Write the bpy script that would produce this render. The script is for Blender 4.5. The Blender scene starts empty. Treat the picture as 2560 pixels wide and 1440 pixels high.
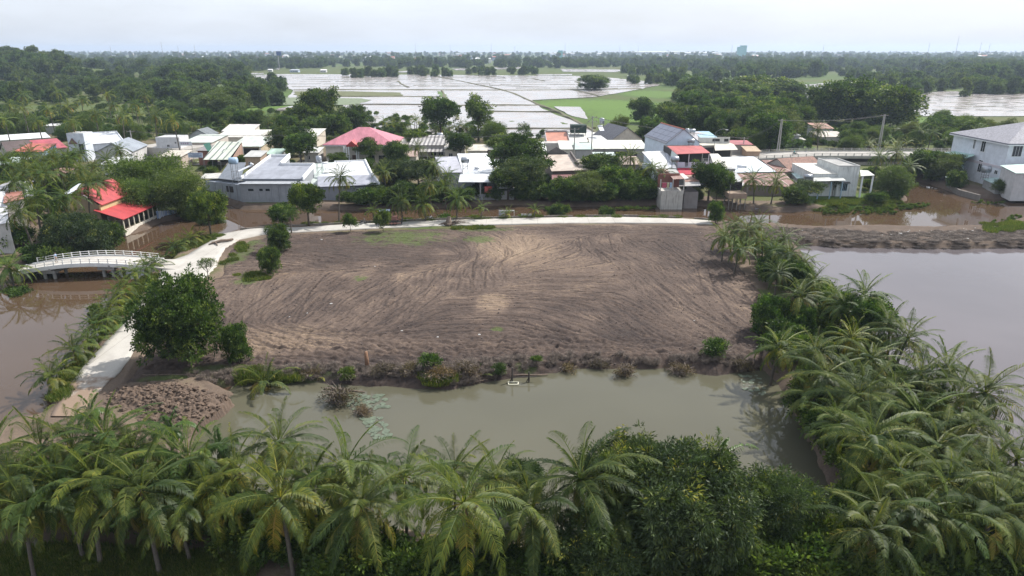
import bpy, math, random
import numpy as np
from mathutils import Vector, noise as mnoise
random.seed(7); rng = np.random.default_rng(7)
R_ = math.radians

# ------------------------------------------------------------------ camera
CAM_H = 33.0; FPX = 1707.0; PITCH = R_(19.25)
scn = bpy.context.scene
cam_d = bpy.data.cameras.new("camera"); cam = bpy.data.objects.new("camera", cam_d)
scn.collection.objects.link(cam); scn.camera = cam
cam_d.sensor_width = 36; cam_d.lens = 36*FPX/2560; cam_d.clip_start = .5; cam_d.clip_end = 30000
cam.location = (0, 0, CAM_H); cam.rotation_euler = (R_(90)-PITCH, 0, 0)
scn.render.resolution_x = 1024; scn.render.resolution_y = 576

# ------------------------------------------------------------------ world + sun
SUN_EL = R_(50); SUN_AZ = R_(58)          # azimuth clockwise from +Y (the view direction): sun ahead on the right
w = bpy.data.worlds.new("World"); scn.world = w; w.use_nodes = True
nt = w.node_tree; nt.nodes.clear()
def wn(t, **k):
    n = nt.nodes.new(t)
    for a, b in k.items(): setattr(n, a, b)
    return n
sky = wn('ShaderNodeTexSky', sky_type='NISHITA', sun_disc=False, sun_elevation=SUN_EL, sun_rotation=SUN_AZ,
         air_density=1.0, dust_density=3.2, ozone_density=1.5, altitude=0)
tc = wn('ShaderNodeTexCoord'); mp = wn('ShaderNodeMapping'); mp.inputs['Scale'].default_value = (1.2, 1.2, 5.0)
nz = wn('ShaderNodeTexNoise'); nz.inputs['Scale'].default_value = 1.6; nz.inputs['Detail'].default_value = 7; nz.inputs['Roughness'].default_value = .55
rp = wn('ShaderNodeValToRGB'); rp.color_ramp.elements[0].position = .38; rp.color_ramp.elements[1].position = .78
rp.color_ramp.elements[0].color = (.62, .62, .62, 1); rp.color_ramp.elements[1].color = (.98, .98, .98, 1)
mx = wn('ShaderNodeMix', data_type='RGBA'); mx.inputs['B'].default_value = (7.8, 8.35, 9.3, 1)   # thin veil of high cloud
bg = wn('ShaderNodeBackground'); bg.inputs['Strength'].default_value = .098
wo = wn('ShaderNodeOutputWorld')
L = nt.links.new
L(tc.outputs['Generated'], mp.inputs['Vector']); L(mp.outputs['Vector'], nz.inputs['Vector']); L(nz.outputs['Fac'], rp.inputs['Fac'])
L(rp.outputs['Color'], mx.inputs['Factor']); L(sky.outputs['Color'], mx.inputs['A']); L(mx.outputs['Result'], bg.inputs['Color']); L(bg.outputs['Background'], wo.inputs['Surface'])
sun_d = bpy.data.lights.new("sun", 'SUN'); sun_d.energy = 5.0; sun_d.angle = R_(.6); sun_d.color = (1, .955, .89)
sun = bpy.data.objects.new("sun", sun_d); scn.collection.objects.link(sun)
sd = Vector((math.cos(SUN_EL)*math.sin(SUN_AZ), math.cos(SUN_EL)*math.cos(SUN_AZ), math.sin(SUN_EL)))
sun.rotation_euler = sd.to_track_quat('Z', 'Y').to_euler()
scn.view_settings.view_transform = 'Standard'; scn.view_settings.look = 'None'; scn.view_settings.exposure = 0.5; scn.view_settings.gamma = 1
scn.cycles.max_bounces = 6; scn.cycles.diffuse_bounces = 2; scn.cycles.glossy_bounces = 3; scn.cycles.transmission_bounces = 3
scn.cycles.volume_bounces = 0; scn.cycles.transparent_max_bounces = 4; scn.cycles.use_denoising = True

# ------------------------------------------------------------------ photo geometry -> places on the ground
cp, sp = math.cos(PITCH), math.sin(PITCH)
def ray(u, v):
    a = (u-1280)/FPX; b = (v-720)/FPX
    return a, cp-b*sp, -sp-b*cp
def G(u, v, z=0.0):
    a, y, d = ray(u, v)
    d = min(d, -0.0012)
    t = (z-CAM_H)/d
    return (a*t, y*t, z)
def RY(u, v, y):                      # point seen at (u,v) that stands at distance y
    a, yy, d = ray(u, v); t = y/yy
    return (a*t, y, CAM_H+d*t)
def poly(pts, z=0.0): return np.array([G(u, v, z)[:2] for u, v in pts])

# ------------------------------------------------------------------ object helpers
C = scn.collection
def tag(o, label=None, cat=None, group=None, kind=None):
    if label: o['label'] = label
    if cat: o['category'] = cat
    if group: o['group'] = group
    if kind: o['kind'] = kind
    return o
def empty(name, loc=(0, 0, 0), rz=0, **k):
    o = bpy.data.objects.new(name, None); C.objects.link(o); o.location = loc; o.rotation_euler[2] = rz
    o.empty_display_size = .3
    return tag(o, **k)
def mesh_np(name, V, F, mat=None, parent=None, attrs=None, smooth=False, loc=None):
    """V (n,3), F (m,k) or list of arrays of faces"""
    me = bpy.data.meshes.new(name)
    V = np.asarray(V, dtype=np.float32)
    Fs = [np.asarray(f, dtype=np.int32) for f in (F if isinstance(F, list) else [F]) if len(f)]
    nl = sum(f.size for f in Fs); nf = sum(len(f) for f in Fs)
    me.vertices.add(len(V)); me.vertices.foreach_set('co', V.ravel())
    me.loops.add(nl); me.loops.foreach_set('vertex_index', np.concatenate([f.ravel() for f in Fs]))
    me.polygons.add(nf)
    tot = np.concatenate([np.full(len(f), f.shape[1], dtype=np.int32) for f in Fs])
    st = np.concatenate([[0], np.cumsum(tot)[:-1]]).astype(np.int32)
    me.polygons.foreach_set('loop_start', st); me.polygons.foreach_set('loop_total', tot)
    if smooth: me.polygons.foreach_set('use_smooth', np.ones(nf, dtype=bool))
    if attrs:
        for k, a in attrs.items():
            a = np.asarray(a, dtype=np.float32)
            if a.ndim == 1:
                at = me.attributes.new(k, 'FLOAT', 'POINT'); at.data.foreach_set('value', a)
            else:
                at = me.attributes.new(k, 'FLOAT_COLOR', 'POINT'); at.data.foreach_set('color', np.c_[a, np.ones(len(a))].astype(np.float32).ravel())
    me.update(calc_edges=True); me.validate()
    if mat: me.materials.append(mat)
    o = bpy.data.objects.new(name, me); C.objects.link(o)
    if parent: o.parent = parent
    if loc is not None: o.location = loc
    return o

class MB:
    """collects shapes given in world metres; build() links them as one mesh object with metric UVs"""
    def __init__(s): s.v = []; s.f = []
    def face(s, *pts):
        n = len(s.v); s.v += [tuple(p) for p in pts]; s.f.append(tuple(range(n, n+len(pts))))
    def hexa(s, b, t):                 # bottom quad, top quad (both counter-clockwise from above)
        n = len(s.v); s.v += [tuple(p) for p in b]+[tuple(p) for p in t]
        s.f += [(n+3, n+2, n+1, n), (n+4, n+5, n+6, n+7)]
        for i in range(4):
            j = (i+1) % 4; s.f.append((n+i, n+j, n+4+j, n+4+i))
    def box(s, x0, x1, y0, y1, z0, z1, M=None):
        b = [(x0, y0, z0), (x1, y0, z0), (x1, y1, z0), (x0, y1, z0)]; t = [(p[0], p[1], z1) for p in b]
        if M: b = [M(p) for p in b]; t = [M(p) for p in t]
        s.hexa(b, t)
    def bar(s, a, b, r, r2=None, n=6, cap=True):
        a = Vector(a); b = Vector(b); d = (b-a); r2 = r if r2 is None else r2
        if d.length < 1e-6: return
        d.normalize(); u = d.orthogonal().normalized(); w_ = d.cross(u); k = len(s.v)
        for q, rr in ((a, r), (b, r2)):
            for i in range(n):
                t = 2*math.pi*i/n; s.v.append(tuple(q+(u*math.cos(t)+w_*math.sin(t))*rr))
        for i in range(n):
            j = (i+1) % n; s.f.append((k+i, k+j, k+n+j, k+n+i))
        if cap: s.f += [tuple(range(k+n-1, k-1, -1)), tuple(range(k+n, k+2*n))]
    def tube(s, pts, rad, n=7):
        pts = [Vector(p) for p in pts]; k = len(s.v)
        for i, p in enumerate(pts):
            d = (pts[min(i+1, len(pts)-1)]-pts[max(i-1, 0)]).normalized()
            u = d.cross(Vector((0.13, 1, .02))).normalized(); w_ = d.cross(u)
            r = rad[i] if hasattr(rad, '__len__') else rad
            for j in range(n):
                t = 2*math.pi*j/n; s.v.append(tuple(p+(u*math.cos(t)+w_*math.sin(t))*r))
        for i in range(len(pts)-1):
            for j in range(n):
                a = k+i*n+j; b = k+i*n+(j+1) % n; s.f.append((a, b, b+n, a+n))
        s.f += [tuple(range(k+n-1, k-1, -1)), tuple(range(k+(len(pts)-1)*n, k+len(pts)*n))]
    def ball(s, c, rx, ry=None, rz=None, n=8, m=5):
        ry = ry or rx; rz = rz or rx; k = len(s.v)
        for i in range(1, m):
            a = math.pi*i/m
            for j in range(n):
                t = 2*math.pi*j/n; s.v.append((c[0]+rx*math.sin(a)*math.cos(t), c[1]+ry*math.sin(a)*math.sin(t), c[2]+rz*math.cos(a)))
        s.v += [(c[0], c[1], c[2]+rz), (c[0], c[1], c[2]-rz)]; T = len(s.v)-2
        for i in range(m-2):
            for j in range(n):
                a = k+i*n+j; b = k+i*n+(j+1) % n; s.f.append((a, a+n, b+n, b))
        for j in range(n):
            s.f.append((T, k+j, k+(j+1) % n)); s.f.append((T+1, k+(m-2)*n+(j+1) % n, k+(m-2)*n+j))
    def build(s, name, mat, parent=None, smooth=False, origin=None):
        me = bpy.data.meshes.new(name)
        o3 = Vector(origin) if origin is not None else (Vector(parent.matrix_world.translation) if parent else Vector((0, 0, 0)))
        if parent is not None and origin is None:
            p = parent; o3 = Vector((0, 0, 0))
            while p is not None: o3 += Vector(p.location); p = p.parent
        vv = [(a[0]-o3[0], a[1]-o3[1], a[2]-o3[2]) for a in s.v]
        me.from_pydata(vv, [], s.f)
        uv = me.uv_layers.new(name='UVMap').data
        for p in me.polygons:
            n = p.normal
            if abs(n.z) > .9995: ux = Vector((1, 0, 0))
            else: ux = Vector((0, 0, 1)).cross(n).normalized()
            uy = n.cross(ux)
            for li in p.loop_indices:
                co = Vector(s.v[me.loops[li].vertex_index]); uv[li].uv = (co.dot(ux), co.dot(uy))
            p.use_smooth = smooth
        me.update()
        if mat: me.materials.append(mat)
        o = bpy.data.objects.new(name, me); C.objects.link(o)
        if parent is not None: o.parent = parent
        elif origin is not None: o.location = origin
        return o

# ------------------------------------------------------------------ materials
_mats = {}
def newmat(name):
    m = bpy.data.materials.new(name); m.use_nodes = True; t = m.node_tree; t.nodes.clear()
    out = t.nodes.new('ShaderNodeOutputMaterial'); b = t.nodes.new('ShaderNodeBsdfPrincipled')
    t.links.new(b.outputs[0], out.inputs[0])
    return m, t, b, out
def N(t, ty, **k):
    n = t.nodes.new(ty)
    for a, b in k.items():
        if hasattr(n, a) and a not in n.inputs: setattr(n, a, b)
        else: n.inputs[a.replace('_', ' ')].default_value = b
    return n
def noise_n(t, scale, detail=4, rough=.55, vec=None, stretch=None):
    n = N(t, 'ShaderNodeTexNoise'); n.inputs['Scale'].default_value = scale; n.inputs['Detail'].default_value = detail; n.inputs['Roughness'].default_value = rough
    if vec is not None:
        if stretch:
            m = N(t, 'ShaderNodeMapping'); m.inputs['Scale'].default_value = stretch; t.links.new(vec, m.inputs[0]); vec = m.outputs[0]
        t.links.new(vec, n.inputs['Vector'])
    return n
def ramp(t, src, stops, interp='LINEAR'):
    r = N(t, 'ShaderNodeValToRGB'); e = r.color_ramp.elements; r.color_ramp.interpolation = interp
    while len(e) < len(stops): e.new(.5)
    for i, (p, c) in enumerate(stops):
        e[i].position = p; e[i].color = (c, c, c, 1) if not hasattr(c, '__len__') else (*c[:3], 1)
    t.links.new(src, r.inputs[0]); return r
def mixc(t, f, a, b, mode='MIX'):
    m = N(t, 'ShaderNodeMix', data_type='RGBA', blend_type=mode)
    for s, x in (('Factor', f), ('A', a), ('B', b)):
        if isinstance(x, (int, float)): m.inputs[s].default_value = x if s == 'Factor' else (x, x, x, 1)
        elif isinstance(x, tuple): m.inputs[s].default_value = (*x[:3], 1)
        else: t.links.new(x, m.inputs[s])
    return m.outputs['Result']
def bump(t, b, h, s=.3, d=.05):
    n = N(t, 'ShaderNodeBump'); n.inputs['Strength'].default_value = s; n.inputs['Distance'].default_value = d
    t.links.new(h, n.inputs['Height']); t.links.new(n.outputs[0], b.inputs['Normal']); return n
def dk(c, k): return tuple(x*k for x in c)

def m_plain(col, rough=.7, var=.25, scale=2.0, metal=0, name='paint'):
    key = ('p', col, rough, var, scale, metal)
    if key in _mats: return _mats[key]
    m, t, b, _ = newmat(name); g = N(t, 'ShaderNodeNewGeometry')
    n = noise_n(t, scale, 5, .6, g.outputs['Position']); r = ramp(t, n.outputs['Fac'], [(.3, 1-var), (.7, 1.0)])
    t.links.new(mixc(t, 1.0, col, r.outputs[0], 'MULTIPLY'), b.inputs['Base Color'])
    b.inputs['Roughness'].default_value = rough; b.inputs['Metallic'].default_value = metal
    _mats[key] = m; return m
def m_wall(col, stain=.5, name='render_wall'):
    key = ('w', col, stain)
    if key in _mats: return _mats[key]
    m, t, b, _ = newmat(name); uv = N(t, 'ShaderNodeUVMap'); g = N(t, 'ShaderNodeNewGeometry')
    n1 = noise_n(t, .9, 5, .6, g.outputs['Position']); r1 = ramp(t, n1.outputs['Fac'], [(.35, .82), (.7, 1.0)])
    n2 = noise_n(t, 1.3, 6, .65, uv.outputs[0], (2.2, .16, 1)); r2 = ramp(t, n2.outputs['Fac'], [(.5, 0), (.72, stain)])
    c = mixc(t, 1.0, col, r1.outputs[0], 'MULTIPLY'); c = mixc(t, r2.outputs[0], c, dk(col, .35))
    t.links.new(c, b.inputs['Base Color']); b.inputs['Roughness'].default_value = .85
    n3 = noise_n(t, 8, 3, .5, g.outputs['Position']); bump(t, b, n3.outputs['Fac'], .15, .02)
    _mats[key] = m; return m
def m_sheet(col, rust=.15, pitch=.22, rustc=(.20, .075, .035), stripes=None, name='metal_sheet'):
    """corrugated sheeting: ridges run down the slope"""
    key = ('s', col, rust, pitch, rustc, stripes)
    if key in _mats: return _mats[key]
    m, t, b, _ = newmat(name); uv = N(t, 'ShaderNodeUVMap'); g = N(t, 'ShaderNodeNewGeometry')
    sx = N(t, 'ShaderNodeSeparateXYZ'); t.links.new(uv.outputs[0], sx.inputs[0])
    mu = N(t, 'ShaderNodeMath', operation='MULTIPLY'); mu.inputs[1].default_value = 2*math.pi/pitch; t.links.new(sx.outputs[0], mu.inputs[0])
    si = N(t, 'ShaderNodeMath', operation='SINE'); t.links.new(mu.outputs[0], si.inputs[0])
    # sheet-by-sheet tone: about one metre wide
    fl = N(t, 'ShaderNodeMath', operation='FLOOR'); t.links.new(sx.outputs[0], fl.inputs[0])
    fly = N(t, 'ShaderNodeMath', operation='MULTIPLY'); fly.inputs[1].default_value = .33; t.links.new(sx.outputs[1], fly.inputs[0])
    fl2 = N(t, 'ShaderNodeMath', operation='FLOOR'); t.links.new(fly.outputs[0], fl2.inputs[0])
    cb = N(t, 'ShaderNodeCombineXYZ'); t.links.new(fl.outputs[0], cb.inputs[0]); t.links.new(fl2.outputs[0], cb.inputs[1])
    wn_ = N(t, 'ShaderNodeTexWhiteNoise'); t.links.new(cb.outputs[0], wn_.inputs['Vector'])
    r0 = ramp(t, wn_.outputs['Value'], [(0, .76), (1, 1.0)])
    n1 = noise_n(t, .55, 5, .6, g.outputs['Position']); r1 = ramp(t, n1.outputs['Fac'], [(.3, .78), (.65, 1.0)])
    n2 = noise_n(t, 1.1, 7, .7, uv.outputs[0], (1.6, .22, 1)); r2 = ramp(t, n2.outputs['Fac'], [(.68-rust*.45, 0), (.80-rust*.35, min(1, rust*2.2))])
    c = mixc(t, 1.0, col, r0.outputs[0], 'MULTIPLY'); c = mixc(t, 1.0, c, r1.outputs[0], 'MULTIPLY'); c = mixc(t, r2.outputs[0], c, rustc)
    if stripes:
        fr = N(t, 'ShaderNodeMath', operation='FRACT'); mm = N(t, 'ShaderNodeMath', operation='MULTIPLY'); mm.inputs[1].default_value = 1/stripes[0]
        t.links.new(sx.outputs[0], mm.inputs[0]); t.links.new(mm.outputs[0], fr.inputs[0])
        lt = N(t, 'ShaderNodeMath', operation='LESS_THAN'); lt.inputs[1].default_value = stripes[1]; t.links.new(fr.outputs[0], lt.inputs[0])
        c = mixc(t, lt.outputs[0], c, stripes[2])
    t.links.new(c, b.inputs['Base Color']); b.inputs['Roughness'].default_value = .48; b.inputs['Metallic'].default_value = .0
    bump(t, b, si.outputs[0], .55, .03)
    _mats[key] = m; return m
def m_tile(col, dark=.5, name='roof_tile'):
    key = ('t', col, dark)
    if key in _mats: return _mats[key]
    m, t, b, _ = newmat(name); uv = N(t, 'ShaderNodeUVMap'); g = N(t, 'ShaderNodeNewGeometry')
    br = N(t, 'ShaderNodeTexBrick'); t.links.new(uv.outputs[0], br.inputs['Vector']); br.inputs['Scale'].default_value = 1
    br.inputs['Brick Width'].default_value = .3; br.inputs['Row Height'].default_value = .36; br.inputs['Mortar Size'].default_value = .03
    br.inputs['Color1'].default_value = (*dk(col, 1.12), 1); br.inputs['Color2'].default_value = (*dk(col, .72), 1); br.inputs['Mortar'].default_value = (*dk(col, .35), 1)
    n1 = noise_n(t, 1.1, 6, .7, g.outputs['Position']); r1 = ramp(t, n1.outputs['Fac'], [(.35, 1-dark), (.65, 1.0)])
    c = mixc(t, 1.0, br.outputs['Color'], r1.outputs[0], 'MULTIPLY')
    t.links.new(c, b.inputs['Base Color']); b.inputs['Roughness'].default_value = .75; bump(t, b, br.outputs['Fac'], .5, -.03)
    _mats[key] = m; return m
def m_glass(): 
    if 'g' in _mats: return _mats['g']
    m, t, b, _ = newmat('dark_window_glass'); b.inputs['Base Color'].default_value = (.02, .024, .03, 1); b.inputs['Roughness'].default_value = .08
    _mats['g'] = m; return m
def m_leaf(name, stops, trans=.35, attr='tint', rough=.5, hue=.0):
    m = bpy.data.materials.new(name); m.use_nodes = True; t = m.node_tree; t.nodes.clear()
    out = N(t, 'ShaderNodeOutputMaterial'); at = N(t, 'ShaderNodeAttribute', attribute_name=attr); oi = N(t, 'ShaderNodeObjectInfo')
    r = ramp(t, at.outputs['Fac'], stops)
    rr = ramp(t, oi.outputs['Random'], [(0, (.70, .76, .74)), (.35, (1.0, .95, .85)), (.7, (.92, 1.05, .85)), (1, (1.35, 1.2, .9))])
    c = mixc(t, 1.0, r.outputs[0], rr.outputs[0], 'MULTIPLY')
    d = N(t, 'ShaderNodeBsdfPrincipled'); d.inputs['Roughness'].default_value = rough; d.inputs['Specular IOR Level'].default_value = .22
    tr = N(t, 'ShaderNodeBsdfTranslucent'); t.links.new(c, d.inputs['Base Color'])
    ct = mixc(t, 1.0, c, (1.5, 1.7, .75), 'MULTIPLY'); t.links.new(ct, tr.inputs['Color'])
    ms = N(t, 'ShaderNodeMixShader'); ms.inputs[0].default_value = trans
    t.links.new(d.outputs[0], ms.inputs[1]); t.links.new(tr.outputs[0], ms.inputs[2]); t.links.new(ms.outputs[0], out.inputs[0])
    return m
M_PALM = m_leaf('coconut_frond', [(0, (.020, .040, .012)), (.30, (.046, .076, .018)), (.56, (.120, .142, .026)), (.8, (.31, .24, .055)), (1, (.19, .13, .085))], .38, rough=.5)
M_PALMD = m_leaf('palm_frond_dark', [(0, (.026, .055, .020)), (.5, (.05, .09, .022)), (1, (.12, .14, .03))], .30, rough=.4)
M_LEAF = m_leaf('broad_leaf', [(0, (.020, .038, .014)), (.4, (.048, .082, .022)), (.75, (.098, .142, .036)), (1, (.17, .20, .05))], .30)
M_LEAFL = m_leaf('light_leaf', [(0, (.045, .070, .022)), (.5, (.080, .120, .032)), (1, (.150, .185, .05))], .35)
M_LEAFO = m_leaf('olive_leaf', [(0, (.050, .065, .028)), (.5, (.085, .105, .042)), (1, (.135, .15, .065))], .35)
M_MANGO = m_leaf('mango_leaf', [(0, (.028, .046, .024)), (.5, (.050, .076, .034)), (.80, (.085, .115, .036)), (.95, (.13, .165, .04)), (1, (.24, .23, .05))], .22, rough=.55)
M_FAR = m_leaf('woodland_leaf', [(0, (.036, .058, .022)), (.5, (.082, .118, .040)), (1, (.15, .185, .065))], .25, rough=.7)
M_BARK = m_plain((.11, .085, .065), .9, .5, 6, name='bark'); M_PTRUNK = m_plain((.115, .098, .08), .9, .5, 9, name='palm_trunk')
M_TWIG = m_plain((.21, .17, .14), .9, .5, 5, name='dry_twig')

# ------------------------------------------------------------------ numpy noise
_perm = rng.permutation(4096).astype(np.int64); _val = rng.random(4096)
def vn(x, y):
    xi = np.floor(x).astype(np.int64); yi = np.floor(y).astype(np.int64); fx = x-xi; fy = y-yi
    fx = fx*fx*(3-2*fx); fy = fy*fy*(3-2*fy)
    h = lambda a, b: _val[_perm[(_perm[a & 4095]+b) & 4095]]
    return (h(xi, yi)*(1-fx)+h(xi+1, yi)*fx)*(1-fy)+(h(xi, yi+1)*(1-fx)+h(xi+1, yi+1)*fx)*fy
def fbm(x, y, o=4, g=.5):
    r = 0; a = 1; s = 0
    for i in range(o):
        r = r+a*vn(x*2**i+17.3*i, y*2**i-9.1*i); s += a; a *= g
    return r/s
def inside(P, x, y):
    r = np.zeros(np.shape(x), bool); n = len(P)
    for i in range(n):
        x0, y0 = P[i]; x1, y1 = P[(i+1) % n]
        if y0 == y1: continue
        c = ((y0 > y) != (y1 > y)) & (x < (x1-x0)*(y-y0)/(y1-y0)+x0); r ^= c
    return r
def sdist(P, x, y, closed=True):       # distance to outline; positive inside
    d = np.full(np.shape(x), 1e9); n = len(P)
    for i in range(n if closed else n-1):
        x0, y0 = P[i]; x1, y1 = P[(i+1) % n]; dx, dy = x1-x0, y1-y0; l = dx*dx+dy*dy+1e-9
        t = np.clip(((x-x0)*dx+(y-y0)*dy)/l, 0, 1); d = np.minimum(d, (x-x0-t*dx)**2+(y-y0-t*dy)**2)
    d = np.sqrt(d)
    return np.where(inside(P, x, y), d, -d) if closed else d
# ================================================================== TERRAIN
WZ = -1.0
CANAL = poly([(-500, 1130), (-60, 1085), (0, 1064), (95, 1045), (140, 1000), (190, 925), (255, 842), (300, 775), (340, 712), (398, 678), (450, 634), (515, 604), (590, 583),
  (700, 573), (860, 562), (1000, 557), (1300, 550), (1600, 550), (1790, 553), (1850, 564), (1950, 566), (2030, 573), (2200, 570), (2330, 574), (2480, 568), (2560, 548), (2900, 530),
  (2900, 500), (2560, 503), (2440, 496), (2380, 481), (2330, 462), (2290, 452), (2262, 460), (2268, 500), (2240, 521), (2150, 524), (2060, 526), (1960, 532), (1880, 528), (1780, 516),
  (1640, 514), (1540, 516), (1400, 518), (1290, 513), (1240, 514), (1100, 520), (950, 526), (720, 525), (600, 524), (566, 508), (530, 512), (500, 540), (450, 548), (400, 556), (372, 572),
  (320, 590), (240, 602), (150, 628), (90, 645), (40, 682), (0, 700), (-100, 705), (-500, 700)], WZ)
POND = poly([(480, 1120), (500, 1060), (560, 1010), (580, 985), (545, 960), (600, 946), (700, 942), (860, 950), (1000, 956), (1150, 958), (1235, 938), (1330, 925), (1380, 912), (1450, 908), (1560, 907),
  (1680, 908), (1790, 928), (1900, 920), (1960, 980), (2010, 1080), (2060, 1180), (2085, 1250), (2040, 1330), (1990, 1368), (1850, 1372), (1700, 1378), (1500, 1380), (1300, 1372), (1120, 1350), (900, 1310), (700, 1265), (560, 1215), (490, 1170)], WZ)
RPOND = poly([(1990, 612), (2060, 617), (2200, 620), (2350, 622), (2560, 620), (3000, 622), (4200, 1000), (4200, 1700), (2760, 1600), (2640, 1400), (2520, 1220), (2420, 1090), (2310, 975), (2200, 870), (2120, 790), (2050, 710), (2015, 650)], WZ)
WATERS = [CANAL, POND, RPOND]
LOT = poly([(548, 690), (556, 655), (574, 622), (620, 600), (700, 588), (800, 581), (1000, 573), (1300, 564), (1500, 562), (1790, 564), (1815, 600), (1850, 660), (1915, 740), (1925, 830), (1925, 905), (1790, 918), (1680, 902), (1560, 901), (1440, 903),
  (1330, 918), (1220, 936), (1130, 950), (1000, 948), (860, 942), (720, 936), (620, 936), (560, 948), (480, 950), (380, 958), (290, 965), (330, 905), (372, 850), (410, 800), (450, 745), (500, 710)])
PL = [(128, 1040), (150, 1000), (207, 918), (262, 855), (310, 808), (352, 752), (392, 706), (398, 688), (412, 655), (470, 636), (508, 612), (560, 583), (630, 570), (740, 568), (900, 559), (1100, 550), (1400, 543), (1560, 542), (1700, 546), (1776, 551)]
PR = [(200, 1040), (222, 1000), (300, 925), (342, 868), (385, 812), (432, 757), (480, 712), (520, 688), (540, 664), (551, 642), (564, 618), (598, 598), (655, 586), (760, 579), (905, 572), (1105, 564), (1400, 558), (1560, 557), (1700, 558), (1782, 560)]
PATHP = poly(PL+PR[::-1])

def relief(x, y):
    dw = np.full(np.shape(x), -1e9)
    for P in WATERS: dw = np.maximum(dw, sdist(P, x, y))
    near = y < 330
    dwn = dw + (fbm(x*.55, y*.55, 3)-.5)*1.1*np.clip(1-np.abs(dw)/6, 0, 1)
    land = -dwn
    h = np.where(land > 0, np.minimum(WZ+land*.85, .0), np.maximum(WZ-.1+land*.6, WZ-2.2))
    h = np.where(land > 1.3, (fbm(x*.16, y*.16, 3)-.5)*.35+(fbm(x*.9, y*.9, 2)-.5)*.1, h)
    # low brushy dike beside the right pond stays low
    # village bank a little higher
    vill = np.clip((y-158)/8, 0, 1)*np.clip(land/3, 0, 1)*np.clip((400-y)/60, 0, 1); h = h+vill*.25
    # wooded rise at the far left
    h = h+24*np.exp(-(((x+600)/120)**2+((y-760)/210)**2))
    dl = sdist(LOT, x, y); h = np.where(dl > .6, h-.45, h)
    dp = sdist(PATHP, x, y); h = np.where(dp > -.3, np.where(land > 0, -.03, h), h)
    return h, dw, dl
def hz(x, y):
    h, dw, dl = relief(np.array([float(x)]), np.array([float(y)])); return float(h[0])+(.45 if dl[0] > .6 else 0)

tN = 620
ys = [14.0]
while ys[-1] < 9500:
    y_ = ys[-1]; ys.append(y_+(.36 if y_ < 105 else (y_*.0036 if y_ < 300 else y_*.02)))
ys = np.array(ys); ts = np.linspace(-1, 1, tN); ts = ts*(.62+.25*np.abs(ts))
TX, TY = np.meshgrid(ts, ys); GX = TX*(TY+70); GY = TY
H, DW, DL = relief(GX.ravel(), GY.ravel())
ny = len(ys)
idx = np.arange(ny*tN).reshape(ny, tN)
F = np.stack([idx[:-1, :-1].ravel(), idx[:-1, 1:].ravel(), idx[1:, 1:].ravel(), idx[1:, :-1].ravel()], 1)
gx, gy = GX.ravel(), GY.ravel()
# soil / grass cover (what grows where): 0 bare damp earth, .35 dry earth, .7 rough grass, 1 fresh grass
cov = .45+.5*(fbm(gx*.12, gy*.12, 4)-.5)*2
cov = np.where((gy > 156) & (DW < -6), .60+.35*(fbm(gx*.05, gy*.05, 4)-.5), cov)
cov = np.where(gy > 300, .72+.4*(fbm(gx*.01, gy*.02, 4)-.5), cov)
def blob(u, v, ru, rv, val, amt=1.0):
    global cov
    c = G(u, v); a = G(u+ru, v); b_ = G(u, v+rv)
    rx = abs(a[0]-c[0]); ry = abs(b_[1]-c[1]); d = ((gx-c[0])/rx)**2+((gy-c[1])/ry)**2+(fbm(gx*.5, gy*.5, 3)-.5)*.9
    k = np.clip(1.4-d, 0, 1)*amt; cov = cov*(1-k)+val*k
DIKE = poly([(1790, 553), (1950, 560), (2200, 566), (2480, 560), (2900, 520), (2900, 630), (2400, 624), (2050, 622), (1900, 600), (1800, 570)])
dd = sdist(DIKE, gx, gy); cov = np.where(dd > -1, .22+.25*(fbm(gx*.8, gy*.8, 3)-.5), cov)
cov = np.where((DW > -2.0) & (gy < 300), .25+.5*(fbm(gx*.4, gy*.4, 3)-.5), cov)
for b in [(240, 830, 60, 40, .95, .8), (300, 760, 60, 30, .95, .8), (210, 900, 40, 40, .8, .7), (420, 650, 60, 20, .8, .6), (2080, 500, 90, 16, 1.0), (2190, 500, 40, 16, .95),
          (60, 1400, 200, 50, .62), (560, 1430, 60, 25, 1, .9), (700, 1350, 260, 60, .1, .8), (640, 1310, 160, 50, .9, .8), (1100, 1400, 300, 40, .1, .8), (1950, 1400, 300, 60, .85, .8), (2400, 1400, 300, 80, .85, .9),
          (680, 265, 100, 12, 1.0), (560, 215, 110, 25, .75), (600, 290, 60, 12, .9), (1500, 262, 190, 18, 1.0), (1580, 290, 120, 22, .97), (1640, 235, 90, 12, .95), (1780, 195, 160, 14, .75),
          (2250, 297, 90, 12, .95), (1950, 190, 200, 10, .8), (850, 175, 280, 6, .7), (1300, 183, 500, 5, .7), (1150, 158, 500, 5, .75), (2200, 222, 300, 6, .75), (1970, 368, 60, 8, .95), (2320, 350, 200, 20, .8),
          (2400, 470, 60, 14, .3), (60, 610, 70, 25, .3)]:
    blob(*b)
m, t, b, _ = newmat('earth_and_grass'); at = N(t, 'ShaderNodeAttribute', attribute_name='cover'); g = N(t, 'ShaderNodeNewGeometry')
n1 = noise_n(t, .8, 8, .65, g.outputs['Position']); n2 = noise_n(t, 6, 5, .7, g.outputs['Position'])
ma = N(t, 'ShaderNodeMath', operation='MULTIPLY_ADD'); t.links.new(n1.outputs['Fac'], ma.inputs[0]); ma.inputs[1].default_value = .35; t.links.new(at.outputs['Fac'], ma.inputs[2])
sb = N(t, 'ShaderNodeMath', operation='SUBTRACT'); t.links.new(ma.outputs[0], sb.inputs[0]); sb.inputs[1].default_value = .175
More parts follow.
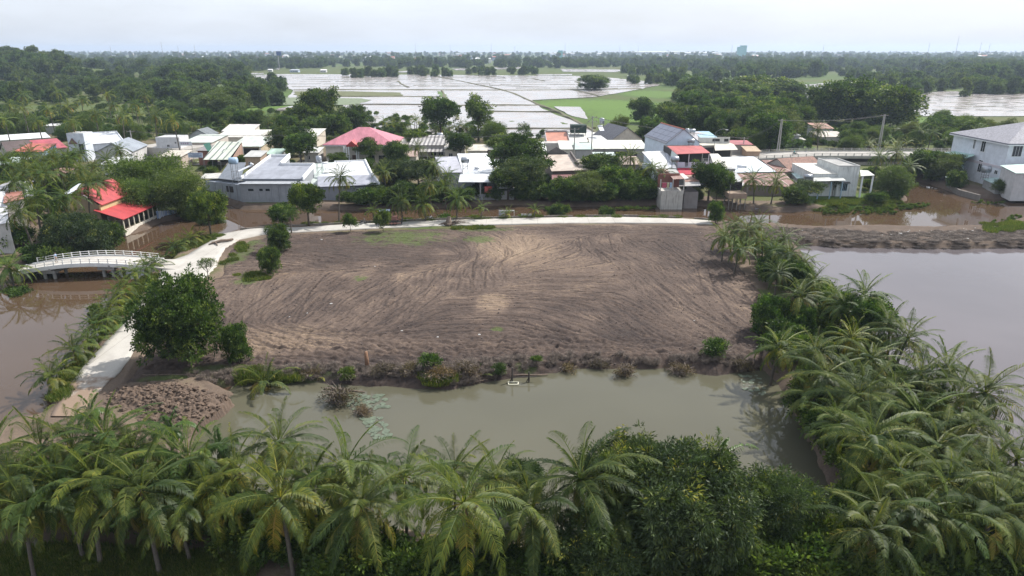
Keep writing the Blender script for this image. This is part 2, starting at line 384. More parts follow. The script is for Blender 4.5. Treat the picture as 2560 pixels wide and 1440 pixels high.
r = ramp(t, sb.outputs[0], [(0, (.07, .052, .042)), (.28, (.13, .098, .076)), (.48, (.17, .13, .095)), (.62, (.10, .105, .042)), (.8, (.075, .115, .032)), (1, (.105, .175, .038))])
r2 = ramp(t, n2.outputs['Fac'], [(.3, .65), (.7, 1.05)])
t.links.new(mixc(t, 1.0, r.outputs[0], r2.outputs[0], 'MULTIPLY'), b.inputs['Base Color']); b.inputs['Roughness'].default_value = .95; b.inputs['Specular IOR Level'].default_value = .15
bump(t, b, n2.outputs['Fac'], .6, .12)
ground = mesh_np('ground', np.c_[gx, gy, H], F, m, attrs={'cover': cov}, smooth=True)
tag(ground, kind='structure')

# ------------------------------------------------------------------ water
def m_water(name, col, rough, ripple, scale, dist=.02, spec=.5):
    m, t, b, _ = newmat(name); g = N(t, 'ShaderNodeNewGeometry')
    n0 = noise_n(t, .035, 4, .5, g.outputs['Position']); r0 = ramp(t, n0.outputs['Fac'], [(.3, .82), (.7, 1.1)])
    t.links.new(mixc(t, 1.0, col, r0.outputs[0], 'MULTIPLY'), b.inputs['Base Color'])
    n1 = noise_n(t, .12, 3, .5, g.outputs['Position']); r1 = ramp(t, n1.outputs['Fac'], [(.42, rough*.35), (.62, rough)])
    t.links.new(r1.outputs[0], b.inputs['Roughness']); b.inputs['IOR'].default_value = 1.33; b.inputs['Specular IOR Level'].default_value = spec
    n2 = noise_n(t, scale, 4, .6, g.outputs['Position'], (1, .55, 1)); bump(t, b, n2.outputs['Fac'], ripple, dist)
    return m
def sheet(name, P, z, mat, **k):
    mb = MB(); mb.face(*[(p[0], p[1], z) for p in P]); o = mb.build(name, mat); return tag(o, kind='structure', **k)
sheet('water', [(-260, 14), (-30, 14), (-30, 122), (330, 122), (330, 260), (-330, 260)], WZ, m_water('canal_water', (.072, .046, .028), .035, .12, 1.2))
sheet('water', [(-29.9, 30)]+[G(u, v, WZ)[:2] for u, v in [(2420, 1600), (2380, 1440), (2335, 1320), (2285, 1200), (2215, 1080), (2135, 960), (2055, 850), (2010, 750), (1980, 640)]]+[(36, 121), (-29.9, 121)], WZ-.004, m_water('pond_water', (.088, .084, .058), .05, .12, 1.6))
sheet('water', [(28, 14), (330, 14), (330, 121.9), (28, 121.9)], WZ-.008, m_water('wide_pond_water', (.115, .102, .106), .08, .22, 2.2))

# ------------------------------------------------------------------ flooded paddies, far off: shallow water sheets a hand above the ground, earth banks round them
M_PW = m_water('paddy_water', (.33, .30, .285), .32, .08, 1.2, spec=.6)
M_PB = m_plain((.12, .115, .06), .95, .4, .4, name='paddy_bank'); M_PB2 = m_plain((.155, .12, .085), .95, .4, .4, name='earth_bank')
def pwater(pts, z=.35):
    P = [G(u, v, z) for u, v in pts]
    # ragged outline
    Q = []
    for i, p in enumerate(P):
        q = P[(i+1) % len(P)]; L_ = math.dist(p, q); n = max(1, min(40, int(L_/12)))
        for k in range(n):
            s = k/n; x = p[0]+(q[0]-p[0])*s; y = p[1]+(q[1]-p[1])*s
            Q.append((x+random.uniform(-1, 1)*min(2.5, L_*.01), y+random.uniform(-1, 1)*min(2.5, L_*.01), z))
    mb = MB(); mb.face(*Q); tag(mb.build('water', M_PW), kind='structure')
pwater([(560, 190), (700, 185), (1100, 187), (1480, 190), (1600, 201), (1655, 212), (1560, 230), (1480, 243), (1330, 250), (1350, 264), (1340, 345), (880, 345), (860, 262), (740, 262), (720, 243), (735, 226), (690, 212), (640, 202)])
pwater([(1385, 266), (1452, 267), (1462, 282), (1470, 298), (1430, 290)]); pwater([(1340, 264), (1470, 318), (1500, 345), (1320, 345)], .34)
pwater([(700, 270), (745, 262), (740, 276), (685, 276)])
pwater([(2005, 212), (2080, 206), (2070, 222), (2030, 240), (2020, 262), (1990, 262), (1998, 238)]); pwater([(2270, 232), (2380, 228), (2700, 232), (2700, 290), (2290, 290), (2250, 262)])
for q in [[(1130, 171), (1300, 167), (1310, 172), (1140, 176)], [(980, 178), (1060, 176), (1070, 180), (985, 181)], [(1340, 186), (1430, 185), (1430, 188), (1340, 188)], [(1400, 172), (1560, 174), (1540, 180), (1410, 179)],
          [(450, 192), (540, 190), (545, 195), (455, 196)], [(10, 196), (62, 195), (62, 206), (5, 207)], [(560, 183), (660, 182), (660, 185), (560, 187)], [(1740, 212), (1800, 209), (1800, 214), (1745, 217)],
          [(1160, 150), (1300, 148), (1300, 151), (1160, 153)], [(560, 172), (700, 170), (700, 174), (560, 175)]]:
    pwater(q)
def strip(mb, pts, w_, h, z=.2):
    P = [G(u, v, z) for u, v in pts]; Q = []
    for i in range(len(P)-1):
        n = max(1, int(math.dist(P[i], P[i+1])/14))
        for k in range(n): s = k/n; Q.append(Vector(P[i]).lerp(Vector(P[i+1]), s))
    Q.append(Vector(P[-1]))
    Q = [q+Vector((random.uniform(-.3, .3)*w_, random.uniform(-.3, .3)*w_, 0)) for q in Q]
    k0 = len(mb.v)
    for i, q in enumerate(Q):
        d = (Q[min(i+1, len(Q)-1)]-Q[max(i-1, 0)]).normalized(); s = Vector((-d.y, d.x, 0)); ww = w_*random.uniform(.55, 1.25)
        hh = h*random.uniform(.6, 1.2)
        mb.v += [tuple(q-s*ww), tuple(q-s*ww*.5+Vector((0, 0, hh))), tuple(q+s*ww*.5+Vector((0, 0, hh))), tuple(q+s*ww)]
    for i in range(len(Q)-1):
        a = k0+i*4
        for j in range(3): mb.f.append((a+j, a+j+1, a+j+5, a+j+4))
grb = []
def bank(pts, w_=1.1, h=.7, mat=None, z=.15):
    mb = MB(); strip(mb, pts, w_, h, z); tag(mb.build('earth_bank', mat or M_PB), kind='structure')
bank([(1060, 186), (1150, 203), (1235, 221), (1280, 232), (1345, 262), (1400, 283), (1470, 320), (1510, 345)], 1.6)
bank([(735, 226), (900, 225), (1100, 225.5), (1300, 226), (1480, 225), (1600, 222)], 2.2)
bank([(830, 242), (1000, 242), (1105, 243)], 1.4); bank([(1105, 228), (1112, 245), (1135, 262), (1145, 300)], 1.6, mat=M_PB)
bank([(1130, 265), (1200, 264), (1345, 264)], 1.2); bank([(1225, 280), (1390, 281)], .8); bank([(900, 262), (1110, 263)], .6); bank([(1200, 324), (1300, 323), (1490, 322)], .7)
bank([(1435, 226), (1470, 234), (1495, 241)], 1.4)
for (u0, u1, v) in [(570, 1050, 190.5), (680, 1160, 195.5), (600, 1100, 200), (750, 1200, 205), (720, 1230, 210.5), (730, 1230, 217), (860, 1300, 214), (1180, 1560, 196), (1120, 1500, 193), (1210, 1600, 201), (1230, 1650, 206), (1250, 1640, 211.5), (1260, 1620, 217.5), (1290, 1560, 221)]:
    x = u0
    while x < u1:
        L_ = random.uniform(25, 110); bank([(x, v+random.uniform(-.4, .4)), (min(x+L_, u1), v+random.uniform(-.4, .4))], random.uniform(.5, 1.3), .45); x += L_+random.choice([0, 4, 12, 30])
bank([(995, 203), (1002, 210), (1020, 219)], 1.6); bank([(1440, 205), (1465, 215)], 1.6); bank([(1170, 188), (1262, 194)], 1.5); bank([(1330, 197), (1360, 203)], 1.5)
for (u0, u1, v) in [(2290, 2560, 236), (2400, 2600, 246), (2300, 2600, 258), (2340, 2560, 268), (2330, 2600, 276), (2010, 2070, 216), (2000, 2060, 226), (2000, 2040, 240)]:
    x = u0
    while x < u1:
        L_ = random.uniform(20, 70); bank([(x, v), (min(x+L_, u1), v+random.uniform(-1, 1))], random.uniform(.5, 1.6), .4); x += L_+random.choice([5, 20, 40])
def patch(name, pts, z, mat, amp=1.5):
    P = [G(u, v, z) for u, v in pts]; Q = []
    for i, p in enumerate(P):
        q = P[(i+1) % len(P)]; n = max(1, min(30, int(math.dist(p, q)/8)))
        for k in range(n): s = k/n; Q.append((p[0]+(q[0]-p[0])*s+random.uniform(-amp, amp), p[1]+(q[1]-p[1])*s+random.uniform(-amp, amp), z))
    mb = MB(); mb.face(*Q); mb.face(*[(q[0], q[1], z-.3) for q in Q][::-1])
    return mb.build(name, mat)
M_LILY = m_plain((.17, .21, .12), .8, .55, .5, name='lily_covered_water'); M_RG = m_plain((.12, .13, .05), .95, .5, .25, name='rough_grass'); M_FG = m_plain((.085, .15, .033), .95, .35, .12, name='fresh_grass')
tag(patch('lily_field', [(620, 247), (760, 243), (900, 246), (925, 250), (890, 262), (700, 262), (612, 258)], .45, M_LILY), kind='stuff')
tag(patch('grass', [(735, 228), (860, 228), (1000, 231), (1005, 239), (900, 242), (740, 241)], .5, M_RG), kind='stuff')
tag(patch('grass', [(1090, 228), (1106, 229), (1120, 246), (1150, 264), (1140, 268), (1110, 248)], .52, M_FG), kind='stuff')

# ------------------------------------------------------------------ concrete path
M_CONC, t, b, _ = newmat('pale_concrete'); g = N(t, 'ShaderNodeNewGeometry')
n1 = noise_n(t, .35, 6, .65, g.outputs['Position']); n2 = noise_n(t, 9, 4, .7, g.outputs['Position'])
sx = N(t, 'ShaderNodeSeparateXYZ'); t.links.new(g.outputs['Position'], sx.inputs[0])
dirt = N(t, 'ShaderNodeMapRange'); t.links.new(sx.outputs[1], dirt.inputs[0]); dirt.inputs[1].default_value = 69; dirt.inputs[2].default_value = 56; dirt.inputs[3].default_value = -.12; dirt.inputs[4].default_value = .42
ad = N(t, 'ShaderNodeMath', operation='ADD'); t.links.new(dirt.outputs[0], ad.inputs[0]); t.links.new(n1.outputs['Fac'], ad.inputs[1])
rd = ramp(t, ad.outputs[0], [(.50, 0), (.66, 1)])
rc = ramp(t, n1.outputs['Fac'], [(.3, (.31, .29, .26)), (.7, (.43, .41, .375))]); rf = ramp(t, n2.outputs['Fac'], [(.3, .9), (.7, 1.03)])
c = mixc(t, 1.0, rc.outputs[0], rf.outputs[0], 'MULTIPLY'); jx = N(t, 'ShaderNodeTexBrick'); t.links.new(g.outputs['Position'], jx.inputs['Vector']); jx.inputs['Scale'].default_value = 1; jx.inputs['Brick Width'].default_value = 5.2; jx.inputs['Row Height'].default_value = 60; jx.inputs['Mortar Size'].default_value = .035; jx.offset = 0
for q_ in ('Color1', 'Color2'): jx.inputs[q_].default_value = (1, 1, 1, 1)
jx.inputs['Mortar'].default_value = (.6, .58, .55, 1); c = mixc(t, 1.0, c, jx.outputs['Color'], 'MULTIPLY')
t.links.new(mixc(t, rd.outputs[0], c, (.19, .135, .095)), b.inputs['Base Color']); b.inputs['Roughness'].default_value = .9
bump(t, b, n2.outputs['Fac'], .25, .03)
def lane(name, LL, RR, z, mat, drop=.25, label=None):
    A = [Vector(G(u, v, z)) for u, v in LL]; B = [Vector(G(u, v, z)) for u, v in RR]; Q = []; W_ = []
    for i in range(len(A)-1):
        n = max(1, int((A[i]-A[i+1]).length/.8))
        for k in range(n): s = k/n; Q.append(A[i].lerp(A[i+1], s)); W_.append(B[i].lerp(B[i+1], s))
    Q.append(A[-1]); W_.append(B[-1]); V = []; m_ = 6
    for i in range(len(Q)):
        e0 = (vn(np.array(i*.7), np.array(3.3))-.5)*.35; e1 = (vn(np.array(i*.7), np.array(8.3))-.5)*.35; d = (W_[i]-Q[i]).normalized()
        a_ = Q[i]+d*float(e0); b_ = W_[i]+d*float(e1)
        row = [a_+Vector((0, 0, -drop))]+[a_.lerp(b_, k/m_) for k in range(m_+1)]+[b_+Vector((0, 0, -drop))]
        V += [tuple(p) for p in row]
    k = m_+3; ii = np.arange(len(Q)*k).reshape(len(Q), k)
    F_ = np.stack([ii[:-1, :-1].ravel(), ii[:-1, 1:].ravel(), ii[1:, 1:].ravel(), ii[1:, :-1].ravel()], 1)[:, ::-1]
    return tag(mesh_np(name, V, F_, mat), kind='structure')
lane('path', PL, PR, .10, M_CONC)
# low edging curb between path and canal
mb = MB(); pts = [(600, 573), (740, 564), (900, 556), (1100, 547.5), (1400, 540.5), (1560, 539.5), (1700, 543.5), (1772, 548)]
P = [Vector(G(u, v, .1)) for u, v in pts]
for i in range(len(P)-1):
    n = max(1, int((P[i+1]-P[i]).length/2.5))
    for k in range(n):
        if random.random() < .12: continue
        a = P[i].lerp(P[i+1], k/n); b_ = P[i].lerp(P[i+1], (k+.97)/n); d = (b_-a).normalized(); s_ = Vector((-d.y, d.x, 0))*.1; u_ = Vector((0, 0, .22+random.uniform(-.05, .05)))
        mb.hexa([a-s_-u_*2, b_-s_-u_*2, b_+s_-u_*2, a+s_-u_*2], [a-s_+u_, b_-s_+u_, b_+s_+u_, a+s_+u_])
tag(mb.build('kerb', m_plain((.25, .22, .19), .9, .5, 1.5)), kind='structure')

# ------------------------------------------------------------------ the cleared building lot with its dozer tracks
cell = .17
lx0, ly0 = LOT.min(0)-.5; lx1, ly1 = LOT.max(0)+.5
nx_, ny_ = int((lx1-lx0)/cell), int((ly1-ly0)/cell)
XX, YY = np.meshgrid(lx0+np.arange(nx_)*cell, ly0+np.arange(ny_)*cell)
SD = sdist(LOT, XX.ravel(), YY.ravel()).reshape(XX.shape)+(fbm(XX*.6, YY*.6, 3)-.5)*.9
flow = [(650, 600, 1, .06), (800, 640, 1, .12), (620, 660, 1, -.1), (1000, 600, 1, .05), (1000, 660, 1, -.02), (1180, 590, .9, .3), (1400, 580, 1, -.05), (1600, 580, 1, 0), (1350, 640, 1, -.25), (1270, 620, .3, 1), (1450, 680, 1, -.1), (1450, 725, 1, .0), (1600, 640, 1, .6),
        (1520, 610, .4, 1), (1750, 650, 1, .85), (1850, 750, 1, .9), (1650, 720, 1, .68), (1550, 800, 1, .65), (1400, 800, 1, .3), (1700, 830, 1, .6), (1850, 860, 1, .5), (900, 720, -1, .6), (750, 760, -1, .9), (620, 750, -.7, 1), (1000, 780, -1, .6), (850, 800, -1, .75), (1150, 700, -.15, 1), (1250, 760, 1, 0),
        (1150, 820, 1, -.05), (640, 850, 1, .2), (800, 862, 1, .1), (700, 890, 1, .03), (1100, 875, 1, .02), (1400, 890, 1, -.04), (1700, 885, 1, -.03), (450, 850, -.8, 1), (420, 930, 1, 0)]
FP = np.array([G(u, v)[:2] for u, v, _, _ in flow]); FD = []
for u, v, a, b_ in flow:
    p = Vector(G(u, v)[:2]); q = Vector(G(u+a*8, v+b_*8)[:2]); d = (q-p).normalized(); an = math.atan2(d.y, d.x); FD.append((math.cos(2*an), math.sin(2*an)))
FD = np.array(FD)
def fdir(p):
    w_ = 1/(((FP-np.array(p))**2).sum(1)+3)**1.6; c = (FD*w_[:, None]).sum(0); a = math.atan2(c[1], c[0])/2; return np.array((math.cos(a), math.sin(a)))
REL = np.zeros(XX.shape); DRK = np.zeros(XX.shape)
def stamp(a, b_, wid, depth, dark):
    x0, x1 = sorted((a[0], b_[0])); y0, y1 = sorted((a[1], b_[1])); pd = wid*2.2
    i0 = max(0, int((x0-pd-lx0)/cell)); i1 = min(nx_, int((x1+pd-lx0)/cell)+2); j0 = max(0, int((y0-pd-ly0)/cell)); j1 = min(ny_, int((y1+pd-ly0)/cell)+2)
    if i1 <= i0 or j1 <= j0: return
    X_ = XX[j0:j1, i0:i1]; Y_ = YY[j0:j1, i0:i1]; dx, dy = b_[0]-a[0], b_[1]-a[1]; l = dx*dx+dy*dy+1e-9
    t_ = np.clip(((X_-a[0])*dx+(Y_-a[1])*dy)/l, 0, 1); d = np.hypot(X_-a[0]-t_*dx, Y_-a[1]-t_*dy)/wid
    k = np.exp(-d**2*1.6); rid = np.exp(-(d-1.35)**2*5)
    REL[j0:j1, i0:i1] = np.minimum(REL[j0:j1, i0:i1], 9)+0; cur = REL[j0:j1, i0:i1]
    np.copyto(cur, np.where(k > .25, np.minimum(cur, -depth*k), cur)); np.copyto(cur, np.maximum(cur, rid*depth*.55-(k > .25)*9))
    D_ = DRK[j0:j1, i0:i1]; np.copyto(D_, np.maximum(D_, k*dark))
for i in range(620):
    u = random.uniform(560, 1915); v = random.uniform(566, 925)**1.0
    p = np.array(G(u, v)[:2]); d0 = fdir(p)*random.choice((-1, 1)); steps = random.choice((3, 4, 5, 6, 8, 10, 14, 22)); pair = random.random() < .45; off = random.gauss(0, .13)
    dep = random.uniform(.04, .17)*(1 if random.random() < .6 else .5); drk = random.uniform(.1, 1)**1.3; wid = random.uniform(.12, .24); off0 = off
    for s in range(steps):
        d1 = fdir(p); d1 = d1 if d1@d0 > 0 else -d1; off = off0+random.gauss(0, .05); ca, sa = math.cos(off), math.sin(off); d1 = np.array((d1[0]*ca-d1[1]*sa, d1[0]*sa+d1[1]*ca)); q = p+d1*1.0
        nrm = np.array((-d1[1], d1[0]))*.85
        if random.random() < .93:
            for sg in ((-1, 1) if pair else (0,)): stamp(p+nrm*sg, q+nrm*sg, wid, dep, drk)
        p = q; d0 = np.array((d1[0]*ca+d1[1]*sa, -d1[0]*sa+d1[1]*ca))
# combed texture left by the blade: random grain smeared along the direction of work
WS = np.zeros((2,)+XX.shape)
for (fx, fy), (ca, sa) in zip(FP, FD):
    w_ = 1/((XX-fx)**2+(YY-fy)**2+3)**1.6; WS[0] += ca*w_; WS[1] += sa*w_
ANG = np.arctan2(WS[1], WS[0])/2+(fbm(XX*.12, YY*.12, 3)-.5)*1.1+(vn(XX*.5+7, YY*.5)-.5)*.5
VX, VY = np.cos(ANG), np.sin(ANG)
def comb(seed, n, blur):
    g_ = np.random.default_rng(seed).random(XX.shape)
    for _ in range(blur): g_ = (g_+np.roll(g_, 1, 0)+np.roll(g_, 1, 1)+np.roll(g_, -1, 0)+np.roll(g_, -1, 1))/5
    acc = np.zeros(XX.shape); JJ, II = np.mgrid[0:XX.shape[0], 0:XX.shape[1]].astype(float)
    for sg in (-1, 1):
        px_, py_ = II.copy(), JJ.copy()
        for k in range(n):
            a_ = np.clip(px_.round().astype(int), 0, nx_-1); b2 = np.clip(py_.round().astype(int), 0, ny_-1); vx, vy = VX[b2, a_], VY[b2, a_]
            if k: s_ = np.sign(vx*lx_+vy*ly_); s_[s_ == 0] = 1; vx, vy = vx*s_, vy*s_
            else: vx, vy = vx*sg, vy*sg
            lx_, ly_ = vx, vy; px_ += vx; py_ += vy; acc += g_[b2, a_]
    acc /= 2*n; return (acc-acc.mean())/acc.std()
CB = comb(1, 12, 0); CB2 = comb(2, 22, 1)
LF = fbm(XX*.06, YY*.06, 4); MF = fbm(XX*.35, YY*.35, 4); HF = fbm(XX*1.6, YY*1.6, 3); CL = fbm(XX*2.6+40, YY*2.6, 2)
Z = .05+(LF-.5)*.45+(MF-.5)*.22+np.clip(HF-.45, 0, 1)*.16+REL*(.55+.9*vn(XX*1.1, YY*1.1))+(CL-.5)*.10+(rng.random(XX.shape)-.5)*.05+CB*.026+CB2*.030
edge = np.clip(SD/.8, 0, 1); ZL = Z*edge+(1-edge)*(-.25); soft = np.clip((ly0+24-YY)/5, 0, 1); ZL = ZL+soft*np.clip((1.6-SD)/1.9, 0, 1)**1.3*(-.95)
south = np.clip((ly0+17-YY)/6, 0, 1)*np.clip(SD/3, 0, 1); ZL = ZL+south*((HF-.45)*.45+(CL-.5)*.25)          # rough pushed-up edge by the pond
tone = .35+(LF-.5)*.8+(MF-.5)*.5
def tblob(u, v, ru, rv, val, amt=1.0):
    global tone
    c = G(u, v); a = G(u+ru, v); b_ = G(u, v+rv); d = ((XX-c[0])/abs(a[0]-c[0]))**2+((YY-c[1])/abs(b_[1]-c[1]))**2+(MF-.5)*1.3
    k = np.clip(1.3-d, 0, 1)*amt*.8; tone = tone*(1-k)+val*k
for q in [(950, 620, 300, 45, .12, .85), (650, 615, 90, 35, .2, .7), (1500, 578, 300, 12, .15, .6), (1290, 615, 110, 50, .86, .9), (1430, 660, 130, 30, .72, .8), (1230, 760, 45, 28, .95, .8), (1300, 700, 60, 60, .7, .5), (1480, 790, 40, 14, .95, .5), (700, 850, 170, 45, .80, .8),
          (900, 860, 200, 30, .7, .6), (660, 730, 100, 60, .6, .6), (1700, 640, 180, 60, .16, .7), (1140, 822, 60, 30, .12, .8), (1230, 832, 40, 15, .1, .7), (1750, 800, 150, 50, .45, .6), (1560, 880, 250, 25, .35, .6), (1550, 700, 150, 40, .4, .5), (450, 900, 120, 40, .3, .7)]: tblob(*q)
gr = np.zeros(XX.shape)
for (u, v, ru, rv) in [(600, 640, 26, 26), (640, 690, 45, 12), (620, 705, 40, 8), (1180, 571, 90, 8), (1200, 600, 40, 10), (1010, 595, 120, 20), (900, 697, 18, 6), (620, 608, 40, 10), (680, 560, 40, 8), (560, 655, 12, 20), (640, 925, 200, 12), (480, 945, 120, 10), (1050, 590, 60, 12), (1240, 824, 16, 6), (1320, 910, 30, 8)]:
    c = G(u, v); a = G(u+ru, v); b_ = G(u, v+rv); d = ((XX-c[0])/abs(a[0]-c[0]))**2+((YY-c[1])/abs(b_[1]-c[1]))**2+(HF-.5)*2.2+(MF-.5)*1.5
    gr = np.maximum(gr, np.clip(1.15-d, 0, 1)*.8)
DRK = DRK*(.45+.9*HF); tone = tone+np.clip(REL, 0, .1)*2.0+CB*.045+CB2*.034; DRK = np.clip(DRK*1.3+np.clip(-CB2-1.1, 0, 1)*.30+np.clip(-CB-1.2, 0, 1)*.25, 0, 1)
keep = SD > -.5
vid = -np.ones(XX.shape, int); ring = keep; vid[ring] = np.arange(ring.sum())
a, b_, c, d = vid[:-1, :-1], vid[:-1, 1:], vid[1:, 1:], vid[1:, :-1]; ok = (a >= 0) & (b_ >= 0) & (c >= 0) & (d >= 0)
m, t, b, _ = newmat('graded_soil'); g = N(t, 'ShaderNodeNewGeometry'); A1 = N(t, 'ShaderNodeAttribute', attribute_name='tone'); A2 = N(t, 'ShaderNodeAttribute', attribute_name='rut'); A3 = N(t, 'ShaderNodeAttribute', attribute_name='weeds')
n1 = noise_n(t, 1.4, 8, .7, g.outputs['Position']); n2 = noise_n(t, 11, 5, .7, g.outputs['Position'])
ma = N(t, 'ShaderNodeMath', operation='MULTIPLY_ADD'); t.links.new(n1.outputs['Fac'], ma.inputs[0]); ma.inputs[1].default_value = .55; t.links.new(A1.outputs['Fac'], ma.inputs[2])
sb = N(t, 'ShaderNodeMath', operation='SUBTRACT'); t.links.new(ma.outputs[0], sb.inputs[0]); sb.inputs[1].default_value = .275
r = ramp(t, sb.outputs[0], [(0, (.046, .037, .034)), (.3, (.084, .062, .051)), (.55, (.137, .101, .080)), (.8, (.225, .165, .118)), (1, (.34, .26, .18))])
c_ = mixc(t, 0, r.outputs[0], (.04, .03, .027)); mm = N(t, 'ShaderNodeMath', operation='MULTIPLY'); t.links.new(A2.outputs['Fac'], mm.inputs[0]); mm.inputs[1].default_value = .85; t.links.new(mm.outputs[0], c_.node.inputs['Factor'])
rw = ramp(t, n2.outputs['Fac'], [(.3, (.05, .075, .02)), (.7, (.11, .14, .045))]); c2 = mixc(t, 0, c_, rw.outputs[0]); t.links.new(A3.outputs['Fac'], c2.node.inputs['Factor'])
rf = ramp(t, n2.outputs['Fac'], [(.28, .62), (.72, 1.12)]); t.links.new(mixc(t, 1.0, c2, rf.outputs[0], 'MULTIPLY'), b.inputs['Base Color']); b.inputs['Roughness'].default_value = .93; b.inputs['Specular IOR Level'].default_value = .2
bump(t, b, n2.outputs['Fac'], .9, .10)
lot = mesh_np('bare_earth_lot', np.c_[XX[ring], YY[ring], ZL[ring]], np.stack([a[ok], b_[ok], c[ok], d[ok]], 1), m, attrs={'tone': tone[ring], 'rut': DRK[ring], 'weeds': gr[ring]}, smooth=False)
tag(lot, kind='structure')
def lotz(x, y):
    i = int((x-lx0)/cell); j = int((y-ly0)/cell)
    return float(ZL[j, i]) if 0 <= i < nx_ and 0 <= j < ny_ and SD[j, i] > 0 else hz(x, y)

# clod heap dumped beside the path
MOUND = poly([(255, 985), (300, 958), (400, 948), (470, 955), (530, 972), (583, 992), (560, 1015), (510, 1050), (470, 1075), (400, 1090), (330, 1075), (300, 1040), (250, 1010)])
mx0, my0 = MOUND.min(0)-1; mx1, my1 = MOUND.max(0)+1; cs = .10
X2, Y2 = np.meshgrid(np.arange(mx0, mx1, cs), np.arange(my0, my1, cs)); S2 = sdist(MOUND, X2.ravel(), Y2.ravel()).reshape(X2.shape)
def worley(x, y):
    xi = np.floor(x).astype(int); yi = np.floor(y).astype(int); best = np.full(x.shape, 9.); cid = np.zeros(x.shape)
    for dx in (-1, 0, 1):
        for dy in (-1, 0, 1):
            a_, b2 = xi+dx, yi+dy; h1 = _val[_perm[(_perm[a_ & 4095]+b2) & 4095]]; h2 = _val[_perm[(_perm[(a_+77) & 4095]+b2*3) & 4095]]
            dd_ = (a_+h1-x)**2+(b2+h2-y)**2; cid = np.where(dd_ < best, h1*.6+h2*.4, cid); best = np.minimum(best, dd_)
    return np.sqrt(best), cid
W1, C1 = worley(X2*1.7, Y2*1.7); W2, C2 = worley(X2*3.6+9, Y2*3.6)
dome = np.clip(S2/2.6, 0, 1)**.7
Z2 = -.5*(S2 < .2)-.35+dome*(.30+.6*fbm(X2*.3, Y2*.3, 3))+dome*(np.clip(.75-W1, 0, 1)*(.3+.5*C1)+np.clip(.6-W2, 0, 1)*.5*C2)
Z2 = Z2+dome*(rng.random(X2.shape)-.5)*.10; Z2 = np.where(S2 < 0, -1.3, Z2); k2 = S2 > -.3; v2 = -np.ones(X2.shape, int); v2[k2] = np.arange(k2.sum())
a, b_, c, d = v2[:-1, :-1], v2[:-1, 1:], v2[1:, 1:], v2[1:, :-1]; ok = (a >= 0) & (b_ >= 0) & (c >= 0) & (d >= 0)
m, t, b, _ = newmat('clay_clods'); g = N(t, 'ShaderNodeNewGeometry'); A1 = N(t, 'ShaderNodeAttribute', attribute_name='tone'); n2 = noise_n(t, 7, 6, .7, g.outputs['Position'])
r = ramp(t, A1.outputs['Fac'], [(0, (.060, .042, .032)), (1, (.15, .105, .075))]); rf = ramp(t, n2.outputs['Fac'], [(.3, .6), (.7, 1.1)])
t.links.new(mixc(t, 1.0, r.outputs[0], rf.outputs[0], 'MULTIPLY'), b.inputs['Base Color']); b.inputs['Roughness'].default_value = .95; bump(t, b, n2.outputs['Fac'], .8, .08)
cm = tag(mesh_np('clay_mound', np.c_[X2[k2], Y2[k2], Z2[k2]], np.stack([a[ok], b_[ok], c[ok], d[ok]], 1), m, attrs={'tone': C1[k2]*.5+C2[k2]*.5}), 'heap of rough brown clay clods between the path and the pond', 'soil heap')
cr_ = random.Random(31); mb = MB()
for i in range(1500):
    j = cr_.randrange(X2.shape[0]); k = cr_.randrange(X2.shape[1])
    if S2[j, k] < .25: continue
    s_ = cr_.uniform(.07, .30)*cr_.uniform(.5, 1); x_, y_, z_ = X2[j, k], Y2[j, k], Z2[j, k]; n0 = len(mb.v); mb.ball((x_, y_, z_+s_*.35), s_*cr_.uniform(.8, 1.4), s_*cr_.uniform(.7, 1.2), s_*cr_.uniform(.6, 1), 6, 4)
    for q in range(n0, len(mb.v)): p = mb.v[q]; mb.v[q] = (p[0]+cr_.uniform(-.25, .25)*s_, p[1]+cr_.uniform(-.25, .25)*s_, p[2]+cr_.uniform(-.25, .25)*s_)
mm_ = m_plain((.155, .108, .078), .95, .65, 1.3, name='clay_clod'); o = mb.build('clods', mm_, cm); o['kind'] = 'stuff'
